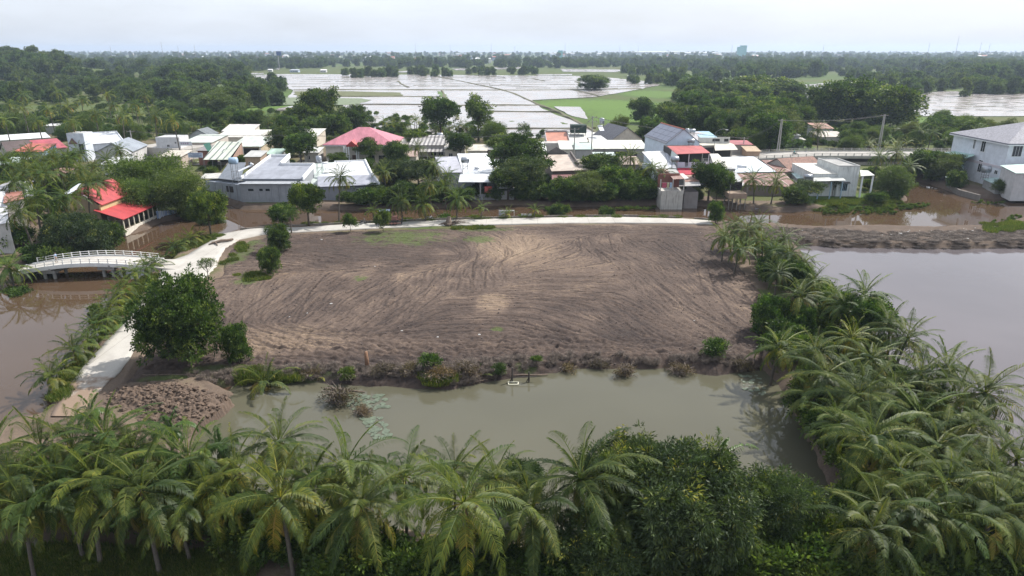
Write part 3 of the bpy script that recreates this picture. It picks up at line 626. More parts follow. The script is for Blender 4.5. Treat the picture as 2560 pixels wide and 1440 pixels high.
# ================================================================== VEGETATION PROTOTYPES
def frond(L, az, e0, droop, nleaf, ll, seed, twist=0, lw=.055, stiff=.5, wind=0.0):
    """one feather leaf: arching rib and hanging leaflets; returns verts, tris, quads"""
    r = np.random.default_rng(seed); n = 14; s = np.linspace(0, 1, n); el = e0-droop*s**1.35
    dr = np.cumsum(np.cos(el))*L/n; dz = np.cumsum(np.sin(el))*L/n; bend = az+twist*s**2
    bx = np.cumsum(np.cos(el)*np.cos(bend))*L/n; by = np.cumsum(np.cos(el)*np.sin(bend))*L/n
    P = np.c_[np.r_[0, bx], np.r_[0, by], np.r_[0, dz]]; sP = np.linspace(0, 1, n+1)
    V = []; Q = []; T = []
    # rib
    for i in range(n+1):
        t = P[min(i+1, n)]-P[max(i-1, 0)]; t /= np.linalg.norm(t); sd_ = np.cross(t, (0, 0, 1)); sd_ /= np.linalg.norm(sd_)+1e-9; up = np.cross(sd_, t)
        w_ = .055*(1-.8*sP[i])*L/5
        V += [P[i]-sd_*w_, P[i]+up*w_*.8, P[i]+sd_*w_]
    for i in range(n):
        a = i*3; Q += [(a, a+1, a+4, a+3), (a+1, a+2, a+5, a+4)]
    ss = np.linspace(.16, .985, nleaf)
    tear = [r.uniform(.2, .95) for _ in range(3)]
    for side in (-1, 1):
        for s_ in ss:
            if r.random() < .05 or (abs(s_-tear[0]) < .018) or (side > 0 and abs(s_-tear[1]) < .025): continue
            s1 = min(.99, max(.12, s_+r.uniform(-.008, .008))); x = s1*n; i = min(n-1, int(x)); f = x-i
            p = P[i]*(1-f)+P[i+1]*f; t = P[i+1]-P[i]; t = t/np.linalg.norm(t); sd_ = np.cross(t, (0, 0, 1)); sd_ /= np.linalg.norm(sd_)+1e-9
            l = ll*(math.sin(math.pi*min(1, .18+s1*.82))**.6*.85+.18)*r.uniform(.85, 1.1)
            sw = .35+.75*s1
            d1 = sd_*side*(1-.25*s1)+t*sw+np.array((0, 0, -.05+.25*stiff))+np.array((wind, 0, 0)); d1 /= np.linalg.norm(d1)
            d2 = d1+np.array((0, 0, -1.25*(1-stiff)-r.uniform(0, .45))); d2 /= np.linalg.norm(d2)
            m1 = p+d1*l*.5; e_ = m1+d2*l*.5; w_ = lw*(.8+.4*r.random()); wd = np.cross(d1, (0, 0, 1)); wd = wd/(np.linalg.norm(wd)+1e-9)*w_*.5+np.array((0, 0, w_*.18*side))
            k = len(V); V += [p-wd*.6, p+wd*.6, m1+wd, m1-wd, e_]; Q.append((k, k+1, k+2, k+3)); T.append((k+3, k+2, k+4))
    return np.array(V), np.array(Q), np.array(T)
def palm_crown(seed, nf=24, L=4.6, nleaf=46, ll=.95, spear=2, old=4, lw=.06, dead=1, wind=0.0, up=1.35, low=-.55, droopk=1.0, stiff=.5):
    r = random.Random(seed); VV = []; QQ = []; TT = []; A = []; off = 0
    for i in range(nf):
        f = (i+.5)/nf; az = i*2.39996+r.uniform(-.25, .25); e0 = up-(up-low)*f**.85+r.uniform(-.12, .12)
        l = L*(.72+.35*math.sin(math.pi*min(1, f*.9+.12)))*r.uniform(.9, 1.08); dr = (.75+1.0*f)*droopk*r.uniform(.8, 1.2)
        if i < spear: e0 = 1.38; dr = .55; l = L*.8
        V, Q, T = frond(l, az, e0, dr, nleaf, ll*(.9 if i >= spear else .7), seed*100+i, r.uniform(-.5, .5)*.7, lw, stiff*(1.15-.5*f), wind)
        tint = .14+.32*r.random()+.34*max(0, f-.4)
        if i >= nf-old: tint = .42+.3*r.random()
        if i >= nf-dead: tint = .84+.15*r.random()
        if i < spear+2: tint = .42
        VV.append(V); QQ.append(Q+off); TT.append(T+off)
        a = np.full(len(V), tint)+np.repeat(np.random.default_rng(seed+i).normal(0, .09, len(V)//5+1), 5)[:len(V)]; tipness = np.linalg.norm(V[:, :2], axis=1)/L; a += np.clip(tipness-.75, 0, 1)*.25*(f > .4); a[:45] += .12; A.append(np.clip(a, 0, 1)); off += len(V)
    return np.concatenate(VV), [np.concatenate(QQ), np.concatenate(TT)], np.concatenate(A)
def crown_mesh(name, data, mat):
    o = mesh_np(name, data[0], data[1], mat, attrs={'tint': data[2]}); me = o.data; bpy.data.objects.remove(o); return me
def mbmesh(mb, name, mat, smooth=True):
    o = mb.build(name, mat, smooth=smooth); me = o.data; bpy.data.objects.remove(o); return me

def leaves(centers, dirs, length, width, r, droop=.0):
    """kite-shaped leaves (one quad each) starting at centers and pointing along dirs"""
    n = len(centers); d = dirs/np.linalg.norm(dirs, axis=1)[:, None]; d[:, 2] -= droop; d /= np.linalg.norm(d, axis=1)[:, None]
    rv = r.normal(size=(n, 3)); rv[:, 2] *= .5; s = np.cross(d, rv); s /= np.linalg.norm(s, axis=1)[:, None]+1e-9
    l = (length*r.uniform(.7, 1.25, n))[:, None]; w_ = (width*r.uniform(.75, 1.2, n))[:, None]
    up = np.cross(s, d); V = np.stack([centers, centers+d*l*.5+s*w_*.5+up*l*.06, centers+d*l, centers+d*l*.5-s*w_*.5+up*l*.06], 1).reshape(-1, 3)
    F_ = np.arange(n*4).reshape(n, 4); return V, F_
def broad_crown(seed, lobes, per_lobe, per_clump, leafL, leafW, rc=.5, droop=.15, hole=.0, flat=1.0, out=.8):
    """lobes: (x,y,z,r). clumps of leaves lie on and a little inside the lobes"""
    r = np.random.default_rng(seed); VV = []; FF = []; AA = []; off = 0
    for (x, y, z, R) in lobes:
        n = max(3, int(per_lobe*R*R)); d = r.normal(size=(n, 3)); d /= np.linalg.norm(d, axis=1)[:, None]; d[:, 2] = np.where(d[:, 2] < -.45, -d[:, 2], d[:, 2])
        rad = R*(1-.55*r.random(n)**2.2)*(1+.16*r.normal(size=n)); c = np.array((x, y, z))+d*rad[:, None]*np.array((1, 1, flat))
        if hole: c = c[r.random(len(c)) > hole]; d = d[:len(c)]
        ct = np.clip(.40+.30*r.normal(size=len(c)), 0, 1)
        for k in range(len(c)):
            m_ = int(per_clump*r.uniform(.6, 1.4)); q = r.normal(size=(m_, 3)); q /= np.linalg.norm(q, axis=1)[:, None]; rr = rc*r.random(m_)**.5*r.uniform(.7, 1.3)
            pc = c[k]+q*rr[:, None]*np.array((1, 1, .75)); dirs = q*.9+(c[k]-np.array((x, y, z)))/R*out+r.normal(size=(m_, 3))*.35
            V, F_ = leaves(pc, dirs, leafL, leafW, r, droop); VV.append(V); FF.append(F_+off); off += len(V); AA.append(np.repeat(np.clip(ct[k]+.09*r.normal(size=m_), 0, 1), 4))
    return np.concatenate(VV), [np.concatenate(FF)], np.concatenate(AA)
def mk_lobes(seed, R, Hc, n, spread=.62, z0=.5, rmin=.38, rmax=.58, squash=.8, skirt=0):
    r = random.Random(seed); out = [(0, 0, Hc, R*.62)]
    for i in range(n):
        a = i*2.4+r.uniform(-.4, .4); q = r.uniform(.45, 1)*spread; zz = Hc+R*squash*r.uniform(-.55, .6)*(1.15-q)
        out.append((R*q*math.cos(a), R*q*math.sin(a), zz, R*r.uniform(rmin, rmax)))
    if skirt:
        for i in range(skirt):
            a = i*6.283/skirt+r.uniform(-.3, .3); q = r.uniform(.45, .62); out.append((R*q*math.cos(a), R*q*math.sin(a), R*r.uniform(.36, .5), R*r.uniform(.36, .46)))
    return out
def trunk_mesh(name, H, r0, lobes=None, mat=None, lean=(0, 0), nb=6, seed=0):
    mb = MB(); r = random.Random(seed); tip = (lean[0], lean[1], H)
    mb.tube([(0, 0, -.6), (lean[0]*.15, lean[1]*.1, H*.3), (lean[0]*.5, lean[1]*.5, H*.7), tip], [r0*1.25, r0, r0*.8, r0*.6], 7)
    if lobes:
        for (x, y, z, R) in lobes[:nb]:
            zs = H*r.uniform(.55, .95); k = zs/H; a = (lean[0]*k, lean[1]*k, zs); m_ = ((a[0]+x)/2+r.uniform(-.2, .2), (a[1]+y)/2, (zs+z)/2-.1*R)
            mb.tube([a, m_, (x, y, z)], [r0*.5, r0*.33, r0*.12], 5)
            for q in range(2): mb.tube([m_, (x+r.uniform(-.6, .6)*R, y+r.uniform(-.6, .6)*R, z+r.uniform(-.2, .5)*R)], [r0*.25, r0*.06], 4)
    return mbmesh(mb, name, mat or M_BARK)
def palm_trunk(name, H, r0, lean, seed, mat=None):
    mb = MB(); n = max(8, int(H*3)); r = random.Random(seed); pts = []; rad = []
    for i in range(n+1):
        s = i/n; pts.append((lean[0]*s**1.6, lean[1]*s**1.6, -.6+(H+.6)*s)); rad.append(r0*(1.55-.75*min(1, s*5)*.8)*(1+.07*(i % 2)) if s < .2 else r0*(.95-.25*s)*(1+.06*(i % 2)))
    mb.tube(pts, rad, 8); return mbmesh(mb, name, mat or M_PTRUNK)
def nuts(name, seed):
    mb = MB(); r = random.Random(seed)
    for i in range(9):
        a = r.uniform(0, 6.28); mb.ball((.32*math.cos(a), .32*math.sin(a), -.15-.35*r.random()), .13, .13, .16, 7, 5)
    return mbmesh(mb, name, m_plain((.26, .20, .05), .6, .4, 3, name='coconut_husk'))

PALM = {}     # kind -> list of (crown mesh, extra)
PALM['big'] = [crown_mesh('crown', palm_crown(s, nf=32, L=5.1, nleaf=70, ll=.98, lw=.046, low=-.8, old=8, dead=1+s % 2, wind=w_, droopk=dk_), M_PALM) for s, w_, dk_ in ((1, .12, 1.1), (2, .05, 1.25), (3, -.1, 1.0), (4, .15, 1.15))]+[crown_mesh('crown', palm_crown(s, nf=nf_, L=l_, nleaf=64, ll=.92, lw=.046, low=lo_, old=ol_, dead=de_, wind=w_, droopk=dk_, up=1.25), M_PALM) for s, nf_, l_, lo_, ol_, de_, w_, dk_ in ((5, 24, 4.7, -.35, 4, 0, .25, .8), (6, 27, 4.9, -.9, 12, 3, .1, 1.3), (7, 22, 5.3, -.5, 6, 1, -.2, 1.0))]
PALM['mid'] = [crown_mesh('crown', palm_crown(s, nf=30, L=4.0, nleaf=44, ll=.80, lw=.055, old=6, dead=s % 2, droopk=.95, low=-.65, stiff=.4), M_PALM) for s in (11, 12, 13)]
PALM['young'] = [crown_mesh('crown', palm_crown(s, nf=13, L=3.1, nleaf=30, ll=.62, lw=.07, old=1, dead=s % 2, up=1.4, low=.15, droopk=1.1, wind=.1), M_PALM) for s in (21, 22, 23)]
PALM['young2'] = [crown_mesh('crown', palm_crown(s, nf=20, L=3.1, nleaf=36, ll=.68, lw=.055, old=2, dead=s % 2, up=1.4, low=-.25, droopk=1.0, wind=.1), M_PALM) for s in (24, 25, 26)]
PALM['areca'] = [crown_mesh('crown', palm_crown(s, nf=12, L=2.3, nleaf=17, ll=.62, lw=.13, old=0, dead=0, up=1.35, low=-.3, droopk=1.3, stiff=.25), M_PALMD) for s in (31, 32)]
PALM['far'] = [crown_mesh('crown', palm_crown(s, nf=18, L=4.3, nleaf=15, ll=.9, lw=.17, old=3, dead=1, droopk=1.15), M_PALM) for s in (41, 42, 43)]
PALM['dwarf'] = [crown_mesh('crown', palm_crown(s, nf=12, L=3.6, nleaf=14, ll=.75, lw=.15, old=1, dead=0, up=1.45, low=.35, droopk=.9), M_PALM) for s in (51, 52)]
NUTS = [nuts('coconuts', 3)]
TREE = {}     # kind -> list of (crown, lobes, natural height, trunk height, crown radius)
def reg(kind, seed, R, Hc, n, per_lobe, per_clump, lL, lW, mat, rc=.5, droop=.15, trunkr=.2, hole=0, flat=1, lob=None, out=.8, **kw):
    lb = lob or mk_lobes(seed, R, Hc, n, **kw)
    cr = crown_mesh('crown', broad_crown(seed, lb, per_lobe, per_clump, lL, lW, rc, droop, hole, flat, out), mat)
    tk = trunk_mesh('trunk', (Hc or max(l[2] for l in lb)*.8)*.85, trunkr, lb, seed=seed)
    zt = max(l[2]+l[3]*flat for l in lb); rr = max(math.hypot(l[0], l[1])+l[3] for l in lb)
    TREE.setdefault(kind, []).append((cr, tk, zt, rr))
for s in (1, 2, 3): reg('round', s, 3.4, 3.9, 13, 26, 19, .34, .17, M_LEAF, rc=.5, trunkr=.2, skirt=5, squash=1.05, rmin=.26, rmax=.42, spread=.8)
for s in (4, 5): reg('tall', s, 2.8, 5.8, 11, 22, 17, .34, .18, M_LEAF, rc=.48, squash=1.9, spread=.6, trunkr=.2, hole=.08, skirt=4)
for s in (6, 7): reg('light', s, 3.8, 3.3, 11, 26, 22, .26, .09, M_LEAFL, rc=.55, droop=.35, trunkr=.15, squash=.7, skirt=6)
for s in (8, 9): reg('olive', s, 3.3, 3.6, 10, 24, 20, .28, .11, M_LEAFO, rc=.5, droop=.2, trunkr=.15, squash=.9, skirt=5)
for s in (10, 11): reg('shrub', s, 1.5, 1.2, 6, 44, 18, .24, .12, M_LEAF, rc=.35, trunkr=.05, squash=.6)
for s in (12, 13): reg('bright', s, 1.35, 1.5, 6, 50, 18, .26, .13, M_LEAFL, rc=.3, trunkr=.05, squash=.9)
for s in (14,): reg('mango', s, 4.1, 4.4, 20, 34, 30, .30, .08, M_MANGO, rc=.40, droop=.45, trunkr=.2, squash=.95, out=.8, skirt=4, rmin=.2, rmax=.34, spread=.9, hole=.05)
for s in (15,): reg('mango', s, 3.4, 4.4, 16, 34, 30, .30, .08, M_MANGO, rc=.4, droop=.45, trunkr=.17, squash=.95, out=.8, rmin=.22, rmax=.36, spread=.88)
# layered, spreading tree with open tiers
reg('tiered', 16, 0, 0, 0, 26, 18, .30, .15, M_LEAF, rc=.4, trunkr=.16, flat=.35, lob=[(0, 0, 6.4, 1.5), (1.5, .4, 5.6, 1.5), (-1.6, .2, 5.7, 1.6), (.2, 1.5, 5.4, 1.4), (2.4, -.8, 4.5, 1.6), (-2.5, -.6, 4.4, 1.7), (-.4, -2.2, 4.6, 1.5), (.4, 2.5, 4.2, 1.5), (2.8, 1.2, 3.5, 1.4), (-2.9, 1.0, 3.4, 1.5), (0, 0, 4.0, 2.0)])
reg('sparse', 17, 2.6, 4.6, 9, 7, 15, .3, .15, M_LEAF, rc=.42, trunkr=.14, squash=1.0, spread=.85)
# open-crowned dark tree
reg('open', 18, 3.6, 4.6, 14, 24, 22, .33, .18, M_LEAF, rc=.46, trunkr=.2, squash=1.0, spread=.75, hole=.08, rmin=.32, rmax=.5)
reg('bigopen', 19, 5.2, 5.0, 26, 24, 22, .30, .17, M_LEAF, rc=.42, trunkr=.24, squash=.85, spread=.95, rmin=.17, rmax=.30, skirt=7, hole=.08)
# far trees: coarser leaves
for s in (31, 32, 33): reg('far', s, 4.2, 4.2, 9, 8, 13, .75, .5, M_FAR, rc=.75, trunkr=.22, squash=1.0, skirt=5)
for s in (34, 35): reg('fartall', s, 3.6, 6.2, 9, 8, 12, .75, .5, M_FAR, rc=.75, trunkr=.22, squash=1.7, skirt=5)

TREES = []    # (object, kind, zone) kept for labels
def place(kindset, kind, name, x, y, z, s, rz, label, cat, group, sz=None, tilt=0, var=None, trunk=True):
    crown, tk = var
    root = empty(name, (x, y, z), rz, label=label, cat=cat, group=group); root.scale = (s, s, sz or s); root.rotation_euler[0] = tilt
    c = bpy.data.objects.new('crown', crown); C.objects.link(c); c.parent = root
    if trunk:
        k = bpy.data.objects.new('trunk', tk); C.objects.link(k); k.parent = root
    return root, c
def tree(kind, u, v, hpx=None, H=None, y=None, rw=None, label=None, group=None, name='tree', cat='tree', rnd=random, zoff=0, r_m=None):
    """crown centred on photo pixel (u,v); H total height in metres, r_m crown radius in metres"""
    var = rnd.choice(TREE[kind]); cr, tk, zt, rr = var
    if y is None: x, y, _ = G(u, v, H*.6)
    else: x, y, _ = RY(u, v, y)
    if v > 425 and name != 'water_plant':
        for _ in range(16):                         # stand it on the bank, not in the canal
            if sdist(CANAL, np.array([x]), np.array([y]))[0] < -(.9 if H < 5 else 1.6): break
            x *= (y+1)/y if y > 145 else 1; y += 1 if y > 145 else 0
    sz = H/zt; s = (r_m/rr) if r_m else sz*rnd.uniform(.9, 1.15)
    root, c = place('TREE', kind, name, x, y, lotz(x, y)+zoff, s, rnd.uniform(0, 6.28), label, cat, group, sz=sz, var=(cr, tk)); TREES.append((root, kind, c)); return root
_tk = {}
def palm(kind, u, v, H, s=1.0, y=None, label=None, group=None, name='coconut_palm', cat='palm', lean=None, nut=None, base=None, rnd=random):
    """crown heart at photo pixel (u,v), H metres above the ground"""
    if base is not None: x, y, _ = G(base[0], base[1], 0)
    elif y is None: x, y, _ = G(u, v, H)
    else: x, y, _ = RY(u, v, y)
    zg = lotz(x, y); Hs = H/s
    q = max(1, round(Hs*2)/2); key = (kind in ('areca',), q, rnd.randint(0, 2))
    if key not in _tk:
        ln = (rnd.uniform(-.12, .12)*q, rnd.uniform(-.12, .12)*q); _tk[key] = (palm_trunk('trunk', q, .085 if key[0] else .17, ln, rnd.randint(0, 99)), ln)
    tm, ln = _tk[key]; rz = rnd.uniform(0, 6.28); ca, sa = math.cos(rz), math.sin(rz); lx, ly = (ca*ln[0]-sa*ln[1])*s, (sa*ln[0]+ca*ln[1])*s
    if base is None: x -= lx; y -= ly
    root = empty(name, (x, y, zg), rz, label=label, cat=cat, group=group); root.scale = (s, s, s)
    c = bpy.data.objects.new('crown', rnd.choice(PALM[kind])); C.objects.link(c); c.parent = root; c.location = (ln[0], ln[1], q-.05); c.rotation_euler = (rnd.gauss(0, .11), rnd.gauss(0, .11), rnd.uniform(0, 6.28)); q_ = rnd.uniform(.9, 1.1); c.scale = (q_, q_, rnd.uniform(.88, 1.15))
    k = bpy.data.objects.new('trunk', tm); C.objects.link(k); k.parent = root
    if nut:
        k = bpy.data.objects.new('coconuts', NUTS[0]); C.objects.link(k); k.parent = root; k.location = (ln[0], ln[1], q)
    return root
ORD = 'first second third fourth fifth sixth seventh eighth ninth tenth eleventh twelfth thirteenth fourteenth fifteenth sixteenth seventeenth eighteenth nineteenth twentieth'.split()
def ordinal(i):
    return ORD[i] if i < 20 else None
# ================================================================== PALMS AND TREES IN THEIR PLACES
def row(items, fmt, group, rev=False, **kw):
    """items: dicts for palm(); gives each its own place in the row in words"""
    out = []; n = len(items)
    for i, it in enumerate(items):
        d = dict(kw); d.update(it); ex = d.pop('ex', None)
        w_ = f'{ORD[i]} from the left' if i <= n//2 else f'{ORD[n-1-i]} from the right' if n-1-i > 0 else 'rightmost'
        if i == 0: w_ = 'leftmost'
        lab = ex or fmt.format(w_); out.append(palm(label=lab, group=group, **d))
    return out
rP = random.Random(5)
fg = sorted([(20, 1195, 6.5, .9), (100, 1112, 6.5, .85), (148, 1215, 6.0, .85), (262, 1090, 6.8, .9), (238, 1195, 6.5, .92), (352, 1222, 6.5, 1.0), (470, 1150, 6.0, .85), (590, 1190, 5.8, .85), (695, 1108, 6.8, .85), (700, 1240, 6.5, .98), (862, 1170, 7.0, 1.0), (905, 1262, 6.0, .85), (1012, 1185, 5.5, .82), (1158, 1262, 7.0, 1.02), (1135, 1140, 6.0, .75), (1330, 1270, 5.5, .82), (1455, 1195, 7.2, 1.0), (1545, 1290, 5.0, .75),
 (60, 1265, 6.0, .8), (180, 1120, 6.0, .8), (330, 1130, 6.0, .82), (520, 1230, 5.5, .85), (780, 1200, 6.0, .8), (1240, 1200, 5.8, .78), (-20, 1130, 6.0, .9), (430, 1260, 5.0, .8)])
row([dict(u=u, v=v, H=h, s=s, nut=i in (5, 13)) for i, (u, v, h, s) in enumerate(fg)], 'large coconut palm of the near row below the pond, {}', 'large coconut palms along the near bank', kind='big', rnd=rP)
row([dict(u=u, v=v, H=h, s=s, name='areca_palm') for u, v, h, s in [(228, 1030, 5.5, 1.0), (425, 1078, 6.2, 1.05), (552, 1118, 6.2, 1.05), (1745, 1165, 6.6, 1.1), (1795, 1160, 7.6, 1.25)]], 'slender areca palm among the near trees, {}', 'slender areca palms at the near bank', kind='areca', rnd=rP)
dk_ = [(1840, 560, 4.6, .8), (1895, 565, 4.6, .85), (1850, 625, 4, .8), (1960, 600, 4.6, .85), (2010, 660, 4.4, .8), (1945, 680, 4.2, .8), (2085, 735, 4.6, .8), (1812, 592, 4.2, .85), (1868, 580, 5, .95), (1905, 600, 4.6, .9), (1935, 628, 4.0, .8), (1975, 636, 5, .95), (2035, 700, 4.8, .85), (2000, 745, 4.5, .85), (1955, 835, 5.2, 1.0), (2160, 735, 6.0, 1.05), (2110, 765, 5, .85), (2040, 880, 5, .9), (2130, 850, 4.6, .85), (2222, 815, 5.2, .9), (2268, 848, 5.2, .95),
       (2065, 935, 5, 1.0), (2180, 905, 4.8, .9), (2370, 915, 5.4, .95), (2300, 945, 5, .95), (2150, 985, 5, .95), (2040, 965, 4.2, .8), (2235, 975, 4.6, .9), (2465, 975, 5.8, 1.1), (2395, 1000, 5.0, .95), (2300, 1035, 5, .95), (2180, 1095, 6, 1.1), (2100, 1045, 4.2, .75), (2430, 1060, 5.5, 1.05), (2350, 1110, 5, .95), (2545, 1140, 6, 1.05), (2372, 1200, 6.2, 1.1), (2250, 1180, 5, .9),
       (2200, 1262, 5.2, .88), (2470, 1180, 5.5, 1.0), (2480, 1280, 5.8, 1.0), (2180, 1325, 4.8, .85), (2370, 1290, 5.6, 1.0), (2285, 1290, 5, .9), (2560, 1260, 5.6, 1.05)]
rw = ['far end', 'middle', 'near end']
dks = sorted(range(len(dk_)), key=lambda i: dk_[i][1]); cnt = {}
for k, i in enumerate(dks):
    u, v, h, s = dk_[i]; sec = 0 if v < 760 else 1 if v < 960 else 2; cnt.setdefault(sec, []).append(i)
for sec, L_ in cnt.items():
    L_.sort(key=lambda i: dk_[i][0]); n = len(L_)
    for j, i in enumerate(L_):
        u, v, h, s = dk_[i]; w_ = 'leftmost' if j == 0 else 'rightmost' if j == n-1 else f'{ORD[j]} from the left' if j < n-j else f'{ORD[n-1-j]} from the right'
        palm('big' if sec == 2 else 'mid', u, v, h, s*(.92 if sec == 2 else 1.0), label=f'coconut palm on the bank between the ponds, {rw[sec]}, {w_}', group='coconut palms on the bank between the two ponds', rnd=rP)
# young palms on the canal bank by the path
yb = [((140, 962), 2.4, 1.1), ((152, 930), 1.9, .85), ((190, 905), 2.2, .95), ((222, 872), 2.2, .85), ((240, 852), 2.4, .95), ((262, 830), 2.2, .9), ((278, 805), 2.4, .95), ((300, 772), 2.4, .95), ((318, 748), 2.2, .9), ((342, 718), 2.3, .9), ((372, 690), 1.5, .95), ((392, 668), 1.6, 1.0), ((438, 628), 1.6, 1.05), ((458, 620), 1.5, .9), ((478, 610), 1.7, 1.05), ((498, 598), 1.5, .95)]
row([dict(u=0, v=0, base=b_, H=h, s=s) for b_, h, s in yb], 'young coconut palm between path and left canal, {}', 'young coconut palms along the canal side of the path', kind='young2', rnd=rP)
palm('young', 0, 0, 2.0, 1.35, base=(665, 948), label='short coconut palm standing in the pond edge beside the bare lot', nut=True, rnd=rP)
palm('mid', 0, 0, 9.4, .92, base=(848, 556), label='tall slim coconut palm alone by the far path before the grey house', rnd=rP)
rb = [((935, 556), 2.6, .95, 'young'), ((1006, 553), 4.2, .95, 'mid'), ((1065, 553), 3.6, .9, 'mid'), ((1079, 547), 7.2, .85, 'mid'), ((1142, 549), 4.4, 1.0, 'mid'), ((1203, 546), 2.6, .95, 'young'), ((1335, 545), 1.6, .8, 'young')]
row([dict(u=0, v=0, base=b_, H=h, s=s, kind=k) for b_, h, s, k in rb], 'coconut palm on the canal edge of the far path, {}', 'coconut palms along the far path', rnd=rP)
palm('dwarf', 0, 0, .8, .62, base=(1268, 546), label='small palm seedling beside the white board at the far path', rnd=rP)
# palms on the village side
vp = [(1575, 408, 8.5, 1.05, 165), (1628, 438, 6.5, .95, 160), (1880, 470, 5.5, 1.0, 153), (1938, 478, 5, 1.05, 152), (2040, 350, 9, 1.1, 222), (2240, 395, 6.5, 1.1, 185), (2195, 412, 6, 1.0, 182), (2272, 420, 5.5, 1.0, 178), (2205, 470, 4.2, .9, 165), (2300, 330, 6, 1.0, 240), (2330, 345, 6, 1.0, 235), (2440, 335, 6, .9, 240), (1120, 440, 5, .9, 160), (1085, 425, 7.5, .95, 158),
      (92, 505, 9, 1.25, 118), (112, 452, 9, 1.05, 140), (28, 425, 9, 1.0, 150), (62, 412, 9, 1.0, 158), (108, 405, 8, 1.0, 162), (150, 445, 8, 1.0, 150), (195, 375, 8, 1.0, 175), (170, 400, 8, 1.0, 165), (232, 405, 7, .95, 160), (222, 470, 9, 1.15, 128), (12, 625, 5, 1.05, 98), (35, 468, 8, 1.0, 135), (75, 375, 8, .9, 175), (130, 370, 7, .9, 178), (265, 390, 7, .95, 168)]
vn_ = ['behind the trees across the canal', 'beside the tall blue house', 'at the stilt shed', 'by the moored boat', 'in front of the raised road', 'in the clump by the white villa, largest', 'in the clump by the white villa, left', 'in the clump by the white villa, right', 'on the grassy canal bank', 'behind the raised road, left', 'behind the raised road, right', 'behind the white villa roof', 'below the solar heater house', 'rising over the mango trees',
       'in front at the bridge corner, biggest', 'above the bridge corner palm', 'at the left border, lower grove', 'in the left grove below the brown roof', 'in the left grove below the red roof', 'in the middle of the left grove', 'below the temple-like white house', 'left of the grey gable roof', 'right of the left grove', 'leaning over the red riverside roof', 'at the left end of the bridge', 'behind the far-left shed', 'under the brown gable roof', 'between the red roofs', 'below the grey gable roof']
for (u, v, h, s, y), q in zip(vp, vn_): palm('mid', u, v, h, s, y=y, label='coconut palm '+q, group='coconut palms in the village', rnd=rP)
for q, (u, v, h, s, y) in enumerate([(250, 455, 8, 1.0, 136), (165, 500, 8, 1.05, 122), (45, 530, 7.5, 1.1, 112), (200, 430, 8, .95, 150), (60, 450, 8, 1, 145), (15, 400, 8, .95, 165), (300, 385, 8, .9, 178), (130, 398, 8, .95, 168), (90, 425, 8, 1, 152), (1045, 395, 8, .85, 185), (1300, 410, 8, .85, 172), (1655, 455, 6, .85, 158), (960, 450, 6.5, .85, 157), (1110, 470, 5.5, .85, 152)]):
    palm('mid', u, v, h, s, y=y, label='coconut palm ' + ['leaning beside the red riverside roof', 'over the dark mango left of the red house', 'above the left end of the bridge', 'in the grove behind the red house', 'at the left of the grove, taller', 'at the far-left border below the warehouse', 'before the flat grey roof', 'before the brown gable house', 'in the middle of the left grove, paler', 'beside the low brown roof', 'behind the massive canal tree', 'left of the striped river shed', 'by the grey-walled riverside house', 'before the white riverside house'][q], group='coconut palms in the village', rnd=rP)
# grove behind the left houses: tall palms, then low dense palms
zp = []
for (u, v) in [(205, 248), (165, 268), (120, 275), (262, 238), (62, 272), (340, 262), (20, 262), (310, 290), (95, 300), (145, 232), (50, 240), (235, 285), (360, 240), (385, 290), (8, 300), (180, 310), (285, 262), (430, 300)]:
    zp.append(palm('far', u+rP.uniform(-6, 6), v, rP.uniform(10, 13), 1.15, label='tall coconut palm in the grove behind the left houses', group='tall coconut palms behind the left houses', rnd=rP))
for i in range(64):
    u = rP.choice([rP.uniform(440, 840), rP.uniform(440, 700), rP.uniform(930, 1180), rP.uniform(0, 440)]); v = rP.uniform(278, 322) if u > 440 else rP.uniform(262, 340)
    if 1180 > u > 930: v = rP.uniform(298, 330)
    palm('dwarf' if rP.random() < .6 else 'far', u, v, rP.uniform(2.5, 4.5), rP.uniform(.8, 1.05), label='low coconut palm in the dense belt behind the village roofs', group='low palms behind the village', rnd=rP)
for i in range(22):
    u = rP.uniform(2130, 2400); v = rP.uniform(318, 372); palm('dwarf', u, v, rP.uniform(1.5, 3.5), rP.uniform(.8, 1.05), label='low palm in the garden behind the raised road', group='low palms behind the raised road', rnd=rP)

